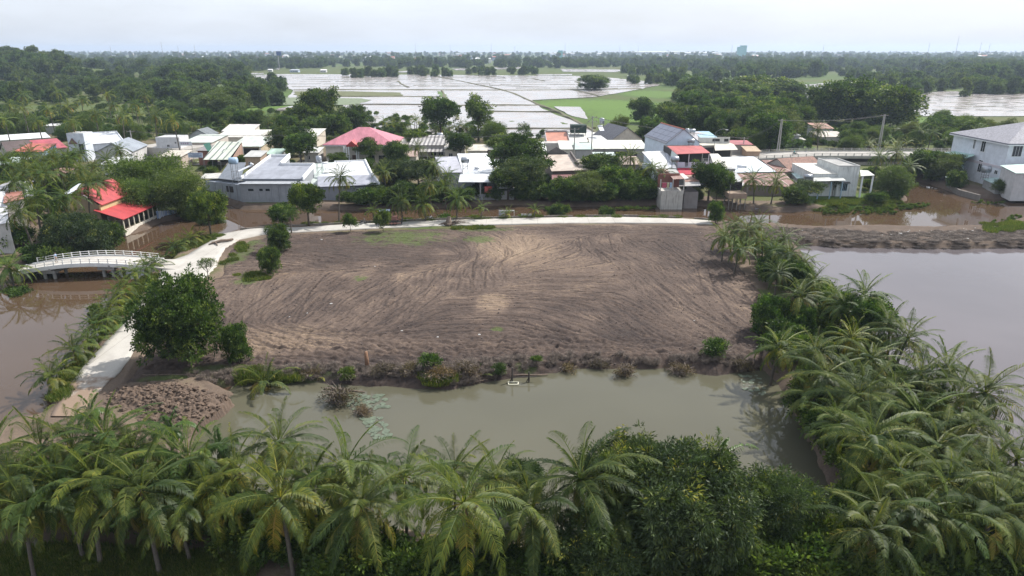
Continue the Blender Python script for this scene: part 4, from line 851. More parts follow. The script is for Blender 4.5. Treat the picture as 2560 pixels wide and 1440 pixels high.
# ---- named broadleaf trees: kind, u, v, H, y(None), radius, label
BT = [('bigopen', 446, 790, 9.7, 69.5, 5.3, 'large dark broad-crowned tree overhanging the path beside the lot'), ('round', 590, 860, 4.4, 69.3, 1.6, 'small round tree at the corner of lot and pond'), ('sparse', 520, 688, 3.6, 98, 1.8, 'small leafy tree at the bend behind the large dark tree'),
 ('round', 697, 600, 4.6, 114, 2.2, 'bushy round tree on the lot near the path, farther one'), ('round', 672, 655, 4.0, 101, 1.95, 'small round tree standing alone on the lot, nearer one'),
 ('bright', 875, 560, 3.2, 127, 1.4, 'thin young bush where the lot meets the path'), ('bright', 957, 560, 4.0, 127, 1.6, 'bright green bush beside the bulldozer'), ('sparse', 725, 545, 5.6, 126, 2.7, 'crooked small tree straddling the path edge'),
 ('open', 765, 490, 8.3, 132, 3.7, 'round-crowned tree on the canal edge before the grey house'), ('open', 700, 505, 6.3, 136, 3.0, 'smaller tree left of the round-crowned canal tree'), ('open', 518, 525, 8.4, 124, 3.8, 'dark tree on the point where the canal bends'),
 ('light', 365, 420, 11, 150, 8.5, 'huge feathery light-green tree behind the red riverside house'), ('light', 440, 450, 9, 143, 6.5, 'feathery tree right of the huge light-green one'), ('light', 330, 470, 8, 140, 6, 'feathery tree hugging the red riverside roof'),
 ('mango', 185, 555, 10, 113, 5.6, 'dark mango tree between the bridge and red house'), ('round', 120, 590, 6, 108, 3.2, 'small dark tree beside the bridge corner palm'), ('round', 255, 545, 6, 122, 3.4, 'dark leafy tree against the red house wall'),
 ('mango', 1045, 440, 8.5, 160, 6, 'big dark mango tree between the grey and white houses'), ('mango', 985, 430, 8, 163, 5, 'dark mango tree next to the grey-walled house'), ('round', 1010, 490, 5, 151, 3.6, 'dark leafy tree low on the canal bank'),
 ('tiered', 1298, 378, 13, 168, 8.0, 'tall tree with spreading flat tiers above the dark canal tree'), ('mango', 1310, 450, 9, 160, 7.5, 'massive dark tree hanging over the canal'), ('open', 1270, 470, 7, 157, 5, 'dark tree touching the white riverside house'),
 ('olive', 1465, 470, 6.5, 157, 5.5, 'rounded tree with pale trunk over the canal'), ('round', 1420, 480, 5.5, 156, 4.2, 'bushy tree left of the pale-trunk tree'), ('open', 1500, 405, 8, 172, 6, 'green tree behind the tall palm'), ('round', 1530, 450, 7, 160, 5, 'dark tree between the pale-trunk tree and the palms'), ('round', 1605, 490, 5, 155, 3.6, 'dark bush beside the striped shed'),
 ('open', 1775, 450, 8.5, 153, 4.6, 'green tree in front of the red-banded house'), ('bright', 1812, 500, 6.5, 147, 2.7, 'bright light-green slim tree on the canal'), ('bright', 1795, 455, 6, 150, 2.4, 'light-green tree leaning before the grey roofs'),
 ('olive', 2228, 475, 7, 160, 4.6, 'willowy olive tree on the grassy bank'), ('olive', 2365, 425, 7, 181, 5, 'olive tree left of the white villa'), ('open', 2320, 430, 7, 183, 5.5, 'dark tree at the canal inlet'), ('round', 2290, 440, 5, 180, 4, 'dark bush under the palm clump'), ('light', 2510, 480, 3.5, 163, 3, 'light shrub on the villa bank'),
 ('sparse', 2085, 460, 4.5, 160, 1.8, 'small tree beside the weathered white house'), ('mango', 2020, 475, 4.8, 155, 4.5, 'low dark trees beside the white weathered house'), ('round', 1990, 490, 3.8, 152, 3.2, 'dark bush by the moored boat'),
 ('open', 750, 372, 9, 207, 5.5, 'tree beside the green-white awning house'), ('tall', 700, 345, 10, 218, 4.5, 'tree left of the cream roof behind the street'), ('round', 745, 335, 9, 225, 5, 'dark tree before the cream roof'),
 ('tiered', 922, 368, 8, 205, 5, 'flat-topped young tree before the pink villa'), ('round', 990, 375, 7, 203, 4, 'dense tree right of the pink villa'), ('round', 845, 392, 4.2, 200, 3.2, 'small garden tree before the pink villa'),
 ('round', 1040, 335, 7, 235, 5, 'round dark tree behind the slatted roof'), ('open', 1150, 350, 8, 218, 5, 'leafy tree by the street lamp'), ('tall', 1195, 282, 17, 262, 6, 'tall dark tree standing against the paddies'), ('open', 1100, 275, 15, 270, 8, 'big green tree left of the tall dark one'), ('light', 1235, 322, 9, 245, 5, 'bamboo-like tree beside the tall dark one'),
 ('sparse', 1310, 320, 9, 240, 4, 'thin bare-looking tree before the paddies'), ('round', 1265, 350, 7, 222, 7, 'wide green clump behind the tiered tree'),
 ('open', 795, 258, 17, 300, 9, 'tall olive-topped tree left of the paddies'), ('round', 760, 285, 12, 290, 8, 'dense tree below the olive-topped one'), ('round', 885, 275, 11, 285, 6.5, 'round dark tree at the paddy corner'), ('round', 830, 300, 9, 270, 7, 'green tree behind the cream roof'), ('olive', 545, 240, 14, 360, 14, 'wide olive tree rising from the palm belt'), ('round', 1000, 290, 6, 270, 2.6, 'lone small round tree at the paddy edge'),
 ('round', 1607, 245, 11, 330, 6.4, 'lone round dark tree on the green field'), ('olive', 1550, 290, 9, 265, 4.5, 'thin grey-green tree on the green field'), ('round', 1628, 300, 9, 262, 6.5, 'dark tree right of the grey gable house'),
 ('round', 1488, 170, 12, 610, 15, 'solitary clump tree beyond the paddies'), ('round', 1735, 195, 15, 520, 15, 'broad tree at the paddy right end'),
 ('round', 2145, 255, 20, 330, 16, 'giant light-green tree right of centre'), ('round', 2230, 270, 17, 310, 13, 'giant tree merging into the light-green one'), ('round', 2080, 265, 18, 325, 12, 'giant dark tree left of the light-green one'),
 ('round', 1905, 200, 16, 480, 22, 'wide dark-crowned tree by the water strip'), ('round', 1960, 205, 14, 460, 18, 'second wide dark tree by the water strip'), ('round', 1865, 215, 13, 440, 16, 'pale wide tree by the water strip'),
 ('tall', 2450, 280, 8, 255, 4.5, 'small tree behind the villa roof, right one'), ('round', 2400, 292, 7, 262, 5, 'dark tree behind the villa roof'), ('olive', 2525, 275, 9, 255, 4.6, 'light tree right behind the villa roof'), ('olive', 2490, 282, 8, 260, 4.6, 'green tree behind the villa ridge'),
 ('mango', 1690, 1262, 9.0, None, 5.3, 'large mango tree with yellow shoots in the near row'), ('mango', 1585, 1190, 8.8, None, 4.3, 'mango tree behind the yellow-shooting one'), ('mango', 1290, 1160, 6.8, None, 3.2, 'mango crown between two near coconut palms'), ('mango', 1935, 1275, 6.6, None, 3.7, 'round dark mango tree standing at the pond corner'), ('mango', 1500, 1370, 6.0, None, 3.4, 'mango tree at the lower frame edge'), ('mango', 1800, 1360, 5.5, None, 2.6, 'small mango between the two big ones'),
 ('open', 2170, 800, 6.2, None, 3.4, 'broadleaf tree among the palms between the ponds'), ('round', 1925, 775, 5, None, 2.4, 'bright broadleaf tree at the lot edge palms'), ('open', 1990, 690, 5, None, 2.6, 'dark broadleaf tree in the far end of the palm bank'), ('round', 2110, 1000, 3.5, None, 2.2, 'low bush among the middle palms'), ('shrub', 2180, 990, 3, None, 2.4, 'dark shrub between the middle palms'), ('round', 2010, 800, 4.2, None, 2, 'small tree behind the nearest lot palm'),
 ('round', 1790, 545, 4.5, 134, 1.8, 'bushy tree at the right end of the path'), ('sparse', 875, 1180, 5.5, None, 2.0, 'leafy tree behind the largest near palm'),
 ('shrub', 640, 1380, 1.2, None, 1.4, 'small bright tuft bush on the near bank')]
for (k, u, v, H, y, r_m, lab) in BT:
    tree(k, u, v, H=H, y=y, r_m=r_m, label=lab, rnd=rP)

# ---- zones filled with trees; the ~300 largest as things, the rest as one mass
def in_poly_px(P, rnd):
    us = [p[0] for p in P]; vs = [p[1] for p in P]; A_ = np.array(P, float)
    while True:
        u = rnd.uniform(min(us), max(us)); v = rnd.uniform(min(vs), max(vs))
        if inside(A_, np.array([u]), np.array([v]))[0]: return u, v
ZONES = [  # polygon of the crown centres in the photo, number, heights, kinds, phrase
 ([(0, 205), (300, 190), (620, 235), (600, 262), (430, 262), (300, 235), (0, 240)], 46, (9, 13), ('round', 'olive', 'open', 'olive'), 'in the wood behind the left palm grove'),
 ([(130, 165), (350, 170), (470, 210), (480, 232), (160, 210)], 50, (11, 16), ('far', 'fartall'), 'in the dark wood at the left'),
 ([(430, 228), (690, 220), (720, 240), (480, 250)], 14, (4, 6), ('olive', 'far'), 'in the scrub left of the paddies'),
 ([(560, 205), (700, 196), (730, 215), (590, 222)], 10, (5, 8), ('far',), 'on the paddy edge at the left'),
 ([(380, 300), (470, 262), (620, 275), (640, 300), (440, 325)], 16, (6, 9), ('round', 'open', 'light'), 'among the low palms behind the left roofs'),
 ([(0, 290), (250, 300), (330, 330), (150, 335), (0, 320)], 12, (6, 9), ('round', 'light', 'olive'), 'behind the far-left roofs'),
 ([(650, 300), (760, 290), (900, 300), (880, 325), (700, 320)], 12, (6, 9), ('round', 'open'), 'behind the cream roofs'),
 ([(1650, 265), (1800, 235), (2020, 262), (2060, 300), (1900, 330), (1680, 315)], 44, (9, 13), ('round', 'open', 'olive', 'tall'), 'in the grove behind the blue-roofed houses'),
 ([(1690, 215), (1830, 225), (1830, 250), (1690, 245)], 12, (8, 11), ('round', 'far'), 'beside the green field'),
 ([(1780, 320), (1870, 315), (1960, 335), (1940, 358), (1810, 350)], 14, (5, 8), ('round', 'light', 'olive'), 'behind the roofs near the raised road'),
 ([(2080, 330), (2200, 315), (2380, 320), (2400, 355), (2120, 365)], 22, (4, 7), ('light', 'olive', 'round'), 'in the garden behind the raised road'),
 ([(2330, 290), (2460, 288), (2450, 325), (2340, 330)], 12, (6, 8), ('round', 'light'), 'in the orchard behind the villa'),
 ([(2080, 165), (2300, 165), (2420, 200), (2300, 222), (2130, 205)], 40, (13, 18), ('far', 'fartall'), 'in the tall wood across the right water'),
 ([(1530, 165), (1800, 155), (1850, 185), (1720, 205), (1580, 195)], 40, (10, 15), ('far', 'fartall'), 'in the wood right of the paddies'),
 ([(2380, 205), (2560, 190), (2600, 215), (2400, 222)], 16, (7, 10), ('far',), 'along the far shore of the right water'),
 ([(860, 178), (1000, 176), (1000, 182), (870, 184)], 10, (7, 10), ('far',), 'in the clump behind the paddies, left'), ([(1020, 173), (1130, 173), (1130, 180), (1020, 181)], 8, (6, 9), ('far',), 'in the clump behind the paddies, middle'), ([(1160, 172), (1340, 170), (1345, 178), (1180, 180)], 9, (8, 13), ('far', 'fartall'), 'in the clump behind the paddies, right'),
 ([(900, 470), (990, 475), (985, 512), (880, 512)], 9, (2.5, 4), ('shrub', 'round'), 'on the canal bank below the grey wall'),
 ([(1010, 495), (1160, 500), (1160, 515), (1010, 515)], 8, (2, 3.5), ('shrub',), 'on the canal bank below the white house'),
 ([(1250, 488), (1640, 480), (1640, 504), (1250, 508)], 22, (2.5, 4.5), ('shrub', 'round'), 'along the shaded canal bank'),
 ([(1660, 495), (1760, 485), (1780, 505), (1680, 508)], 5, (2.5, 4), ('shrub', 'olive'), 'on the bank by the striped shed'),
 ([(2150, 495), (2250, 490), (2255, 505), (2160, 510)], 6, (2, 3), ('shrub',), 'at the tip of the grassy bank'), ([(2250, 400), (2420, 440), (2400, 460), (2280, 440)], 8, (3, 5), ('shrub', 'round', 'olive'), 'around the canal inlet'),
 ([(0, 560), (160, 590), (200, 615), (20, 610)], 8, (2.5, 4.5), ('shrub', 'round'), 'behind the bridge end'), ([(0, 645), (40, 650), (50, 690), (0, 700)], 5, (2, 3), ('shrub', 'olive'), 'at the left foot of the bridge'),
 ([(120, 450), (280, 470), (300, 520), (180, 520)], 10, (4, 7), ('round', 'mango'), 'around the red riverside house'), ([(0, 400), (260, 395), (280, 430), (0, 450)], 14, (3, 6), ('round', 'open'), 'in the left palm grove'),
 ([(500, 478), (540, 500), (520, 520), (460, 510)], 4, (3, 5), ('round', 'light'), 'by the blue sheeting'),
]
rZ = random.Random(11); FARZ = []
for P, n, (h0, h1), kinds, ph in ZONES:
    if max(p[1] for p in P) < 263:
        FARZ.append((P, n, h1)); continue
    for i in range(n):
        u, v = in_poly_px(P, rZ); H = rZ.uniform(h0, h1); k = rZ.choice(kinds); x, y, _ = G(u, v, H*.6)
        if y > 700: k = 'far'
        sh = 'shrub' if k == 'shrub' else 'tree'
        ad = {'round': 'dense dark green', 'olive': 'dull olive green', 'open': 'loose green', 'light': 'light feathery green', 'tall': 'tall narrow green', 'far': 'broad dark green', 'fartall': 'tall dark green', 'shrub': 'low leafy', 'mango': 'dark glossy', 'sparse': 'thin'}[k]
        tree(k, u, v, H=H, label=f'{ad} {sh} {ph}', group=f'{sh}s {ph}', name=sh, cat=sh, rnd=rZ)
# far woods as masses
def mass(name, zones, proto, seed, smin, smax, label, zc=6, dry=False):
    r = random.Random(seed); pts = []; sc_ = []; rot = []
    for P, n in zones:
        for i in range(n):
            u, v = in_poly_px(P, r); x, y, _ = G(u, v, zc); s = r.uniform(smin, smax)
            if dry and (any(inside(W_, np.array([x]), np.array([y]))[0] for W_ in WATERS) or sdist(LOT, np.array([x]), np.array([y]))[0] > -.6 or sdist(PATHP, np.array([x]), np.array([y]))[0] > -1.2): continue
            if y > 2500: s *= 1.25
            pts.append((x, y, hz(x, y) if -1000 < x < -400 and y < 1100 else 0)); sc_.append(s); rot.append(r.uniform(0, 6.28))
    return scatter(name, pts, sc_, rot, proto, label)
def scatter(name, pts, sc_, rot, proto, label):
    me = bpy.data.meshes.new(name); me.from_pydata(pts, [], [])
    a = me.attributes.new('sc', 'FLOAT', 'POINT'); a.data.foreach_set('value', sc_); a = me.attributes.new('rot', 'FLOAT', 'POINT'); a.data.foreach_set('value', rot)
    o = bpy.data.objects.new(name, me); C.objects.link(o); me.materials.append(M_FAR)
    ng = bpy.data.node_groups.new(name, 'GeometryNodeTree'); ng.interface.new_socket('Geometry', in_out='INPUT', socket_type='NodeSocketGeometry'); ng.interface.new_socket('Geometry', in_out='OUTPUT', socket_type='NodeSocketGeometry')
    gi = ng.nodes.new('NodeGroupInput'); go = ng.nodes.new('NodeGroupOutput'); ip = ng.nodes.new('GeometryNodeInstanceOnPoints'); oi = ng.nodes.new('GeometryNodeObjectInfo'); oi.inputs['Object'].default_value = proto; oi.inputs['As Instance'].default_value = True
    na = ng.nodes.new('GeometryNodeInputNamedAttribute'); na.data_type = 'FLOAT'; na.inputs[0].default_value = 'sc'; nb = ng.nodes.new('GeometryNodeInputNamedAttribute'); nb.data_type = 'FLOAT'; nb.inputs[0].default_value = 'rot'
    cx = ng.nodes.new('ShaderNodeCombineXYZ'); lk = ng.links.new
    lk(gi.outputs[0], ip.inputs['Points']); lk(oi.outputs['Geometry'], ip.inputs['Instance']); lk(na.outputs[0], ip.inputs['Scale']); lk(nb.outputs[0], cx.inputs['Z']); lk(cx.outputs[0], ip.inputs['Rotation']); lk(ip.outputs[0], go.inputs[0])
    md = o.modifiers.new('scatter', 'NODES'); md.node_group = ng
    return tag(o, label, 'woodland', kind='stuff')
def proto(kind, k, name='tree'):
    """a first tree of its kind, planted in the wood; the mass repeats its crown"""
    cr, tk, zt, rr = TREE[kind][k]; x, y, _ = G(300+170*k+(700 if kind == 'fartall' else 0), 172, 0)
    root = empty(name, (x, y, 0), 0, label='broad dark green tree at the front of the far woods', cat='tree', group='trees at the front of the far woods'); root.scale = (1.4, 1.4, 1.4)
    c = bpy.data.objects.new('crown', cr); C.objects.link(c); c.parent = root; q = bpy.data.objects.new('trunk', tk); C.objects.link(q); q.parent = root
    return c
protos = [proto('far', 0), proto('far', 1), proto('far', 2), proto('fartall', 0), proto('fartall', 1)]
belt = [([(0, 128), (700, 131), (1400, 134), (2560, 130), (2560, 137), (1400, 139), (700, 138), (0, 140)], 420), ([(0, 138), (850, 142), (860, 160), (450, 176), (350, 170), (100, 165), (0, 160)], 430),
        ([(850, 142), (1550, 144), (1560, 160), (1400, 163), (900, 160), (860, 160)], 200), ([(1500, 142), (2560, 138), (2560, 180), (2300, 165), (2080, 165), (1850, 168), (1550, 160)], 560),
        ([(2300, 175), (2560, 165), (2560, 195), (2400, 200)], 90), ([(420, 180), (600, 172), (620, 190), (480, 200)], 60), ([(1830, 170), (2080, 168), (2060, 180), (1850, 188)], 60), ([(-60, 140), (130, 160), (200, 200), (-60, 200)], 90), ([(350, 180), (460, 195), (540, 215), (460, 220)], 30),
        ([(-400, 130), (0, 130), (0, 180), (-400, 190)], 120), ([(2560, 130), (2900, 130), (2900, 190), (2560, 185)], 120)]
hill = [([(-180, 118), (40, 118), (120, 135), (140, 190), (-180, 200)], 90)]
for j, pr in enumerate(protos):
    mass('distant_woodland', [(P, max(1, int(n*2.2/len(protos)))) for P, n in belt+hill], pr, 100+j, .95, 1.9, 'hazy dark green woods reaching from the fields to the horizon')

for j, pr in enumerate(protos):
    mass('woodland', [(P, max(2, int(n*2.3/len(protos)))) for P, n, h in FARZ], pr, 200+j, .85, 1.35, 'green woods and scrub between the village and the fields')
# undergrowth: knee to head high plants too many to count
def up(kind, k): 
    for (r_, kk, c) in TREES:
        if kk == kind and c.data == TREE[kind][k][0]: return c
UG = [([(1790, 600), (1900, 590), (2050, 720), (2150, 800), (2300, 980), (2420, 1120), (2560, 1300), (2560, 1440), (2050, 1420), (2100, 1300), (2100, 1200), (2000, 1010), (1940, 930), (1930, 800)], 230),
      ([(700, 1330), (1100, 1400), (1500, 1420), (1700, 1400), (1900, 1395), (2100, 1395), (2100, 1460), (1000, 1480), (500, 1360)], 80), ([(2000, 1380), (2560, 1330), (2700, 1480), (2000, 1480)], 170), ([(0, 1220), (500, 1230), (700, 1310), (600, 1345), (0, 1260)], 60),
      ([(0, 440), (280, 440), (380, 500), (280, 560), (120, 600), (0, 520)], 60), ([(500, 400), (1000, 405), (1640, 410), (1640, 430), (500, 440)], 40), ([(0, 330), (900, 325), (1200, 330), (1650, 345), (1650, 352), (0, 350)], 130), ([(420, 260), (960, 285), (1200, 310), (1200, 335), (420, 335)], 200),
      ([(1600, 330), (1900, 320), (2400, 330), (2400, 372), (1900, 368), (1800, 355)], 130), ([(1650, 260), (2060, 270), (2280, 290), (2280, 330), (1650, 330)], 200), ([(0, 240), (440, 240), (440, 330), (0, 330)], 260), ([(860, 512), (1000, 514), (1640, 508), (1640, 480), (1240, 470), (1000, 480), (860, 485)], 190), ([(1250, 470), (1350, 470), (1640, 470), (1640, 440), (1480, 440), (1250, 440)], 60),
      ([(2150, 430), (2270, 440), (2260, 500), (2160, 500)], 16), ([(60, 585), (300, 545), (230, 600), (80, 635)], 20)]
def bushmass(kind, k, seed, mat, share, smin, smax, name, lab, U=UG):
    cr, tk, zt, rr = TREE[kind][k]; x, y, _ = G(2300+40*k, 1400, 0)
    root = empty('shrub', (x, y, 0), 0, label='leafy shrub in the thicket at the lower right', cat='shrub', group='shrubs in the lower right thicket'); root.scale = (1.3, 1.3, 1.3)
    c = bpy.data.objects.new('crown', cr); C.objects.link(c); c.parent = root
    o = mass(name, [(P, max(1, int(n*share))) for P, n in U], c, seed, smin, smax, lab, zc=1, dry=True); o.data.materials.clear(); o.data.materials.append(mat); o['category'] = 'undergrowth'
bushmass('shrub', 0, 301, M_LEAF, .4, .7, 1.7, 'undergrowth', 'low dark green undergrowth between the trees and along the banks')
bushmass('shrub', 1, 302, M_LEAF, .4, .6, 1.5, 'undergrowth', 'low dark green undergrowth between the trees and along the banks')
bushmass('bright', 1, 304, M_LEAFL, 1.0, .8, 1.5, 'undergrowth', 'light green shrubs in the lower right corner', U=[([(2050, 1390), (2560, 1335), (2700, 1480), (2000, 1480)], 120), ([(1750, 1395), (2000, 1390), (2000, 1440), (1750, 1450)], 30)])
bushmass('bright', 0, 303, M_LEAFL, .3, .5, 1.2, 'undergrowth', 'light green undergrowth between the trees and along the banks')
# ================================================================== BUILDINGS
M_SHADE = m_plain((.035, .033, .032), .9, .3, 2, name='painted_interior_shade')  # near-black colour stands in for the shade inside open fronts
def slab(parent, name, pts, mat, th=.10):
    """roof sheet from four corner points, counter-clockwise from above, starting front left"""
    mb = MB(); mb.hexa([(p[0], p[1], p[2]-th) for p in pts], pts); return mb.build(name, mat, parent)
def px(*a): return [RY(u, v, y) for u, v, y in a]
def thing_at(name, x, y, z=0, **k): return empty(name, (x, y, z), 0, **k)
class Fr:
    def __init__(s, fl, fr, yl, yr=None, z=None):
        A = RY(*fl, yl); B = RY(*fr, yr if yr else yl); s.h = (A[2]+B[2])/2 if z is None else z
        s.A = Vector((A[0], A[1])); d = Vector((B[0]-A[0], B[1]-A[1])); s.W = d.length; s.ex = d.normalized(); s.ey = Vector((-s.ex.y, s.ex.x))
    def __call__(s, x, y, z): p = s.A+s.ex*x+s.ey*y; return (p.x, p.y, z)
def box(fr, parent, name, x0, x1, y0, y1, z0, z1, mat):
    mb = MB(); mb.box(x0, x1, y0, y1, z0, z1, lambda p: fr(*p)); return mb.build(name, mat, parent)
def window(fr, parent, side, a, b, z0, z1, D=0, frame=(.55, .55, .55), name='window', bars=1):
    """side f/l/r; a,b along that side in metres"""
    def P(s, out, z): return fr(s, -out, z) if side == 'f' else fr(-out, s, z) if side == 'l' else fr(fr.W+out, s, z)
    def bx(a0, a1, o0, o1, c0, c1, mb):
        q = [P(a0, o1, c0), P(a1, o1, c0), P(a1, o0, c0), P(a0, o0, c0)]; r = [P(a0, o1, c1), P(a1, o1, c1), P(a1, o0, c1), P(a0, o0, c1)]; mb.hexa(q, r)
    mb = MB(); bx(a, b, -.05, .03, z0, z1, mb); w_ = mb.build(name, m_glass(), parent)
    mb = MB(); t_ = .08
    bx(a-t_, b+t_, 0, .07, z0-t_, z0, mb); bx(a-t_, b+t_, 0, .07, z1, z1+t_, mb); bx(a-t_, a, 0, .07, z0, z1, mb); bx(b, b+t_, 0, .07, z0, z1, mb)
    for k in range(bars): m_ = a+(b-a)*(k+1)/(bars+1); bx(m_-.025, m_+.025, .03, .06, z0, z1, mb)
    mb.build('frame', m_plain(frame, .6, .1, 3), w_); return w_
def house(name, label, fl, fr_, y, D, roof, rise, wallc, roofc, yr=None, base=.2, over=.35, stain=.35, z=None, wins=(), parapet=None, cat='house', root=None, group=None, gablec=None, tile=False, trim=None):
    f = Fr(fl, fr_, y, yr, z); W = f.W; h = f.h
    r = root or thing_at(name, *f(W/2, 0, base), label=label, cat=cat, group=group)
    wm = m_wall(wallc, stain) if isinstance(wallc, tuple) else wallc; rm = (m_tile(roofc) if tile else m_sheet(roofc, .12)) if isinstance(roofc, tuple) else roofc
    mb = MB(); o = over; e = .03; rb = MB(); th = .12
    if roof == 'mono':
        mb.hexa([f(0, 0, base), f(W, 0, base), f(W, D, base), f(0, D, base)], [f(0, 0, h-e), f(W, 0, h-e), f(W, D, h+rise-e), f(0, D, h+rise-e)])
        s = rise/D; q = [f(-o, -o, h-o*s+th), f(W+o, -o, h-o*s+th), f(W+o, D+o, h+rise+o*s+th), f(-o, D+o, h+rise+o*s+th)]; rb.hexa([(p[0], p[1], p[2]-th) for p in q], q)
    elif roof == 'gx':
        m_ = D/2
        for xx in (0, W): pass
        n = len(mb.v); mb.v += [f(0, 0, base), f(W, 0, base), f(W, D, base), f(0, D, base), f(0, 0, h-e), f(W, 0, h-e), f(W, D, h-e), f(0, D, h-e), f(0, m_, h+rise-e), f(W, m_, h+rise-e)]
        mb.f += [(n, n+1, n+5, n+4), (n+1, n+2, n+6, n+9, n+5), (n+2, n+3, n+7, n+6), (n+3, n, n+4, n+8, n+7), (n+4, n+5, n+9, n+8), (n+8, n+9, n+6, n+7)]
        s = rise/m_
        for (y0, z0, y1, z1) in ((-o, h-o*s, m_, h+rise), (m_, h+rise, D+o, h-o*s)):
            q = [f(-o, y0, z0+th), f(W+o, y0, z0+th), f(W+o, y1, z1+th), f(-o, y1, z1+th)]; rb.hexa([(p[0], p[1], p[2]-th) for p in q], q)
    elif roof == 'gy':
        m_ = W/2; n = 0; mb.v += [f(0, 0, base), f(W, 0, base), f(W, D, base), f(0, D, base), f(0, 0, h-e), f(W, 0, h-e), f(W, D, h-e), f(0, D, h-e), f(m_, 0, h+rise-e), f(m_, D, h+rise-e)]
        mb.f += [(0, 1, 5, 8, 4), (1, 2, 6, 5), (2, 3, 7, 9, 6), (3, 0, 4, 7), (4, 8, 9, 7), (8, 5, 6, 9)]
        s = rise/m_
        q = [f(-o, -o, h-o*s+th), f(m_, -o, h+rise+th), f(m_, D+o, h+rise+th), f(-o, D+o, h-o*s+th)]; rb.hexa([(p[0], p[1], p[2]-th) for p in q], q)
        q = [f(m_, -o, h+rise+th), f(W+o, -o, h-o*s+th), f(W+o, D+o, h-o*s+th), f(m_, D+o, h+rise+th)]; rb.hexa([(p[0], p[1], p[2]-th) for p in q], q)
    elif roof == 'hip':
        mb.box(0, W, 0, D, base, h-e, lambda p: f(*p)); k = min(W, D)/2; n = 0; o_ = over
        if W >= D: R0, R1 = f(k, D/2, h+rise), f(W-k, D/2, h+rise)
        else: R0, R1 = f(W/2, k, h+rise), f(W/2, D-k, h+rise)
        c = [f(-o_, -o_, h), f(W+o_, -o_, h), f(W+o_, D+o_, h), f(-o_, D+o_, h)]; cb = [(p[0], p[1], p[2]-.22) for p in c]
        rb.v += c+[R0, R1]+cb
        if W >= D: rb.f += [(0, 1, 5, 4), (1, 2, 5), (2, 3, 4, 5), (3, 0, 4)]
        else: rb.f += [(0, 1, 4), (1, 2, 5, 4), (2, 3, 5), (3, 0, 4, 5)]
        rb.f += [(0, 6, 7, 1), (1, 7, 8, 2), (2, 8, 9, 3), (3, 9, 6, 0), (9, 8, 7, 6)]
    elif roof == 'flat':
        mb.box(0, W, 0, D, base, h, lambda p: f(*p)); rb.box(.12, W-.12, .12, D-.12, h-.02, h+.05, lambda p: f(*p))
    wall = mb.build('wall', wm, r); rf = rb.build('roof', rm, r)
    if parapet:
        pm = m_wall(parapet[0], .4); ph, pw = parapet[1], .18; z0 = h-.05 if roof == 'flat' else None; mb = MB()
        if roof == 'flat':
            mb.box(0, W, -.01, pw, h, h+ph, lambda p: f(*p)); mb.box(0, W, D-pw, D+.01, h, h+ph, lambda p: f(*p)); mb.box(-.01, pw, pw, D-pw, h, h+ph, lambda p: f(*p)); mb.box(W-pw, W+.01, pw, D-pw, h, h+ph, lambda p: f(*p))
        elif roof == 'mono':
            for x0, x1 in ((-o-.05, -o+pw), (W+o-pw, W+o+.05)):
                s = rise/D; mb.hexa([f(x0, -o, h-o*s), f(x1, -o, h-o*s), f(x1, D+o, h+rise), f(x0, D+o, h+rise)], [f(x0, -o, h+th+ph), f(x1, -o, h+th+ph), f(x1, D+o, h+rise+th+ph), f(x0, D+o, h+rise+th+ph)])
            mb.hexa([f(-o-.05, D+o, h+rise), f(W+o+.05, D+o, h+rise), f(W+o+.05, D+o+pw, h+rise), f(-o-.05, D+o+pw, h+rise)], [f(-o-.05, D+o, h+rise+th+ph*1.1), f(W+o+.05, D+o, h+rise+th+ph*1.1), f(W+o+.05, D+o+pw, h+rise+th+ph*1.1), f(-o-.05, D+o+pw, h+rise+th+ph*1.1)])
        mb.build('parapet', pm, r)
    for w_ in wins:
        side, a, b, z0, z1 = w_[:5]; L_ = W if side == 'f' else D
        window(f, r, side, a*L_, b*L_, base+z0, base+z1, name=w_[5] if len(w_) > 5 else 'window')
    if trim:
        mb = MB(); mb.box(-.06, W+.06, -.06, D+.06, base+trim[0], base+trim[0]+.25, lambda p: f(*p)); mb.build('moulding', m_plain(trim[1], .8, .1), r)
    r['_f'] = 0; del r['_f']; return r, f
def posts(fr, parent, xs, yy, z0, z1, mat, r=.1, name='post'):
    for x in xs: box(fr, parent, name, x-r, x+r, yy-r, yy+r, z0, z1, mat)
STEEL = m_plain((.34, .36, .39), .35, .2, 2, .6, name='stainless_steel'); STAND = m_plain((.20, .20, .20), .5, .3, 3, name='iron_stand'); WHITE = m_plain((.72, .73, .74), .6, .12, 1.2, name='white_paint'); CONCG = m_wall((.34, .34, .33), .5)
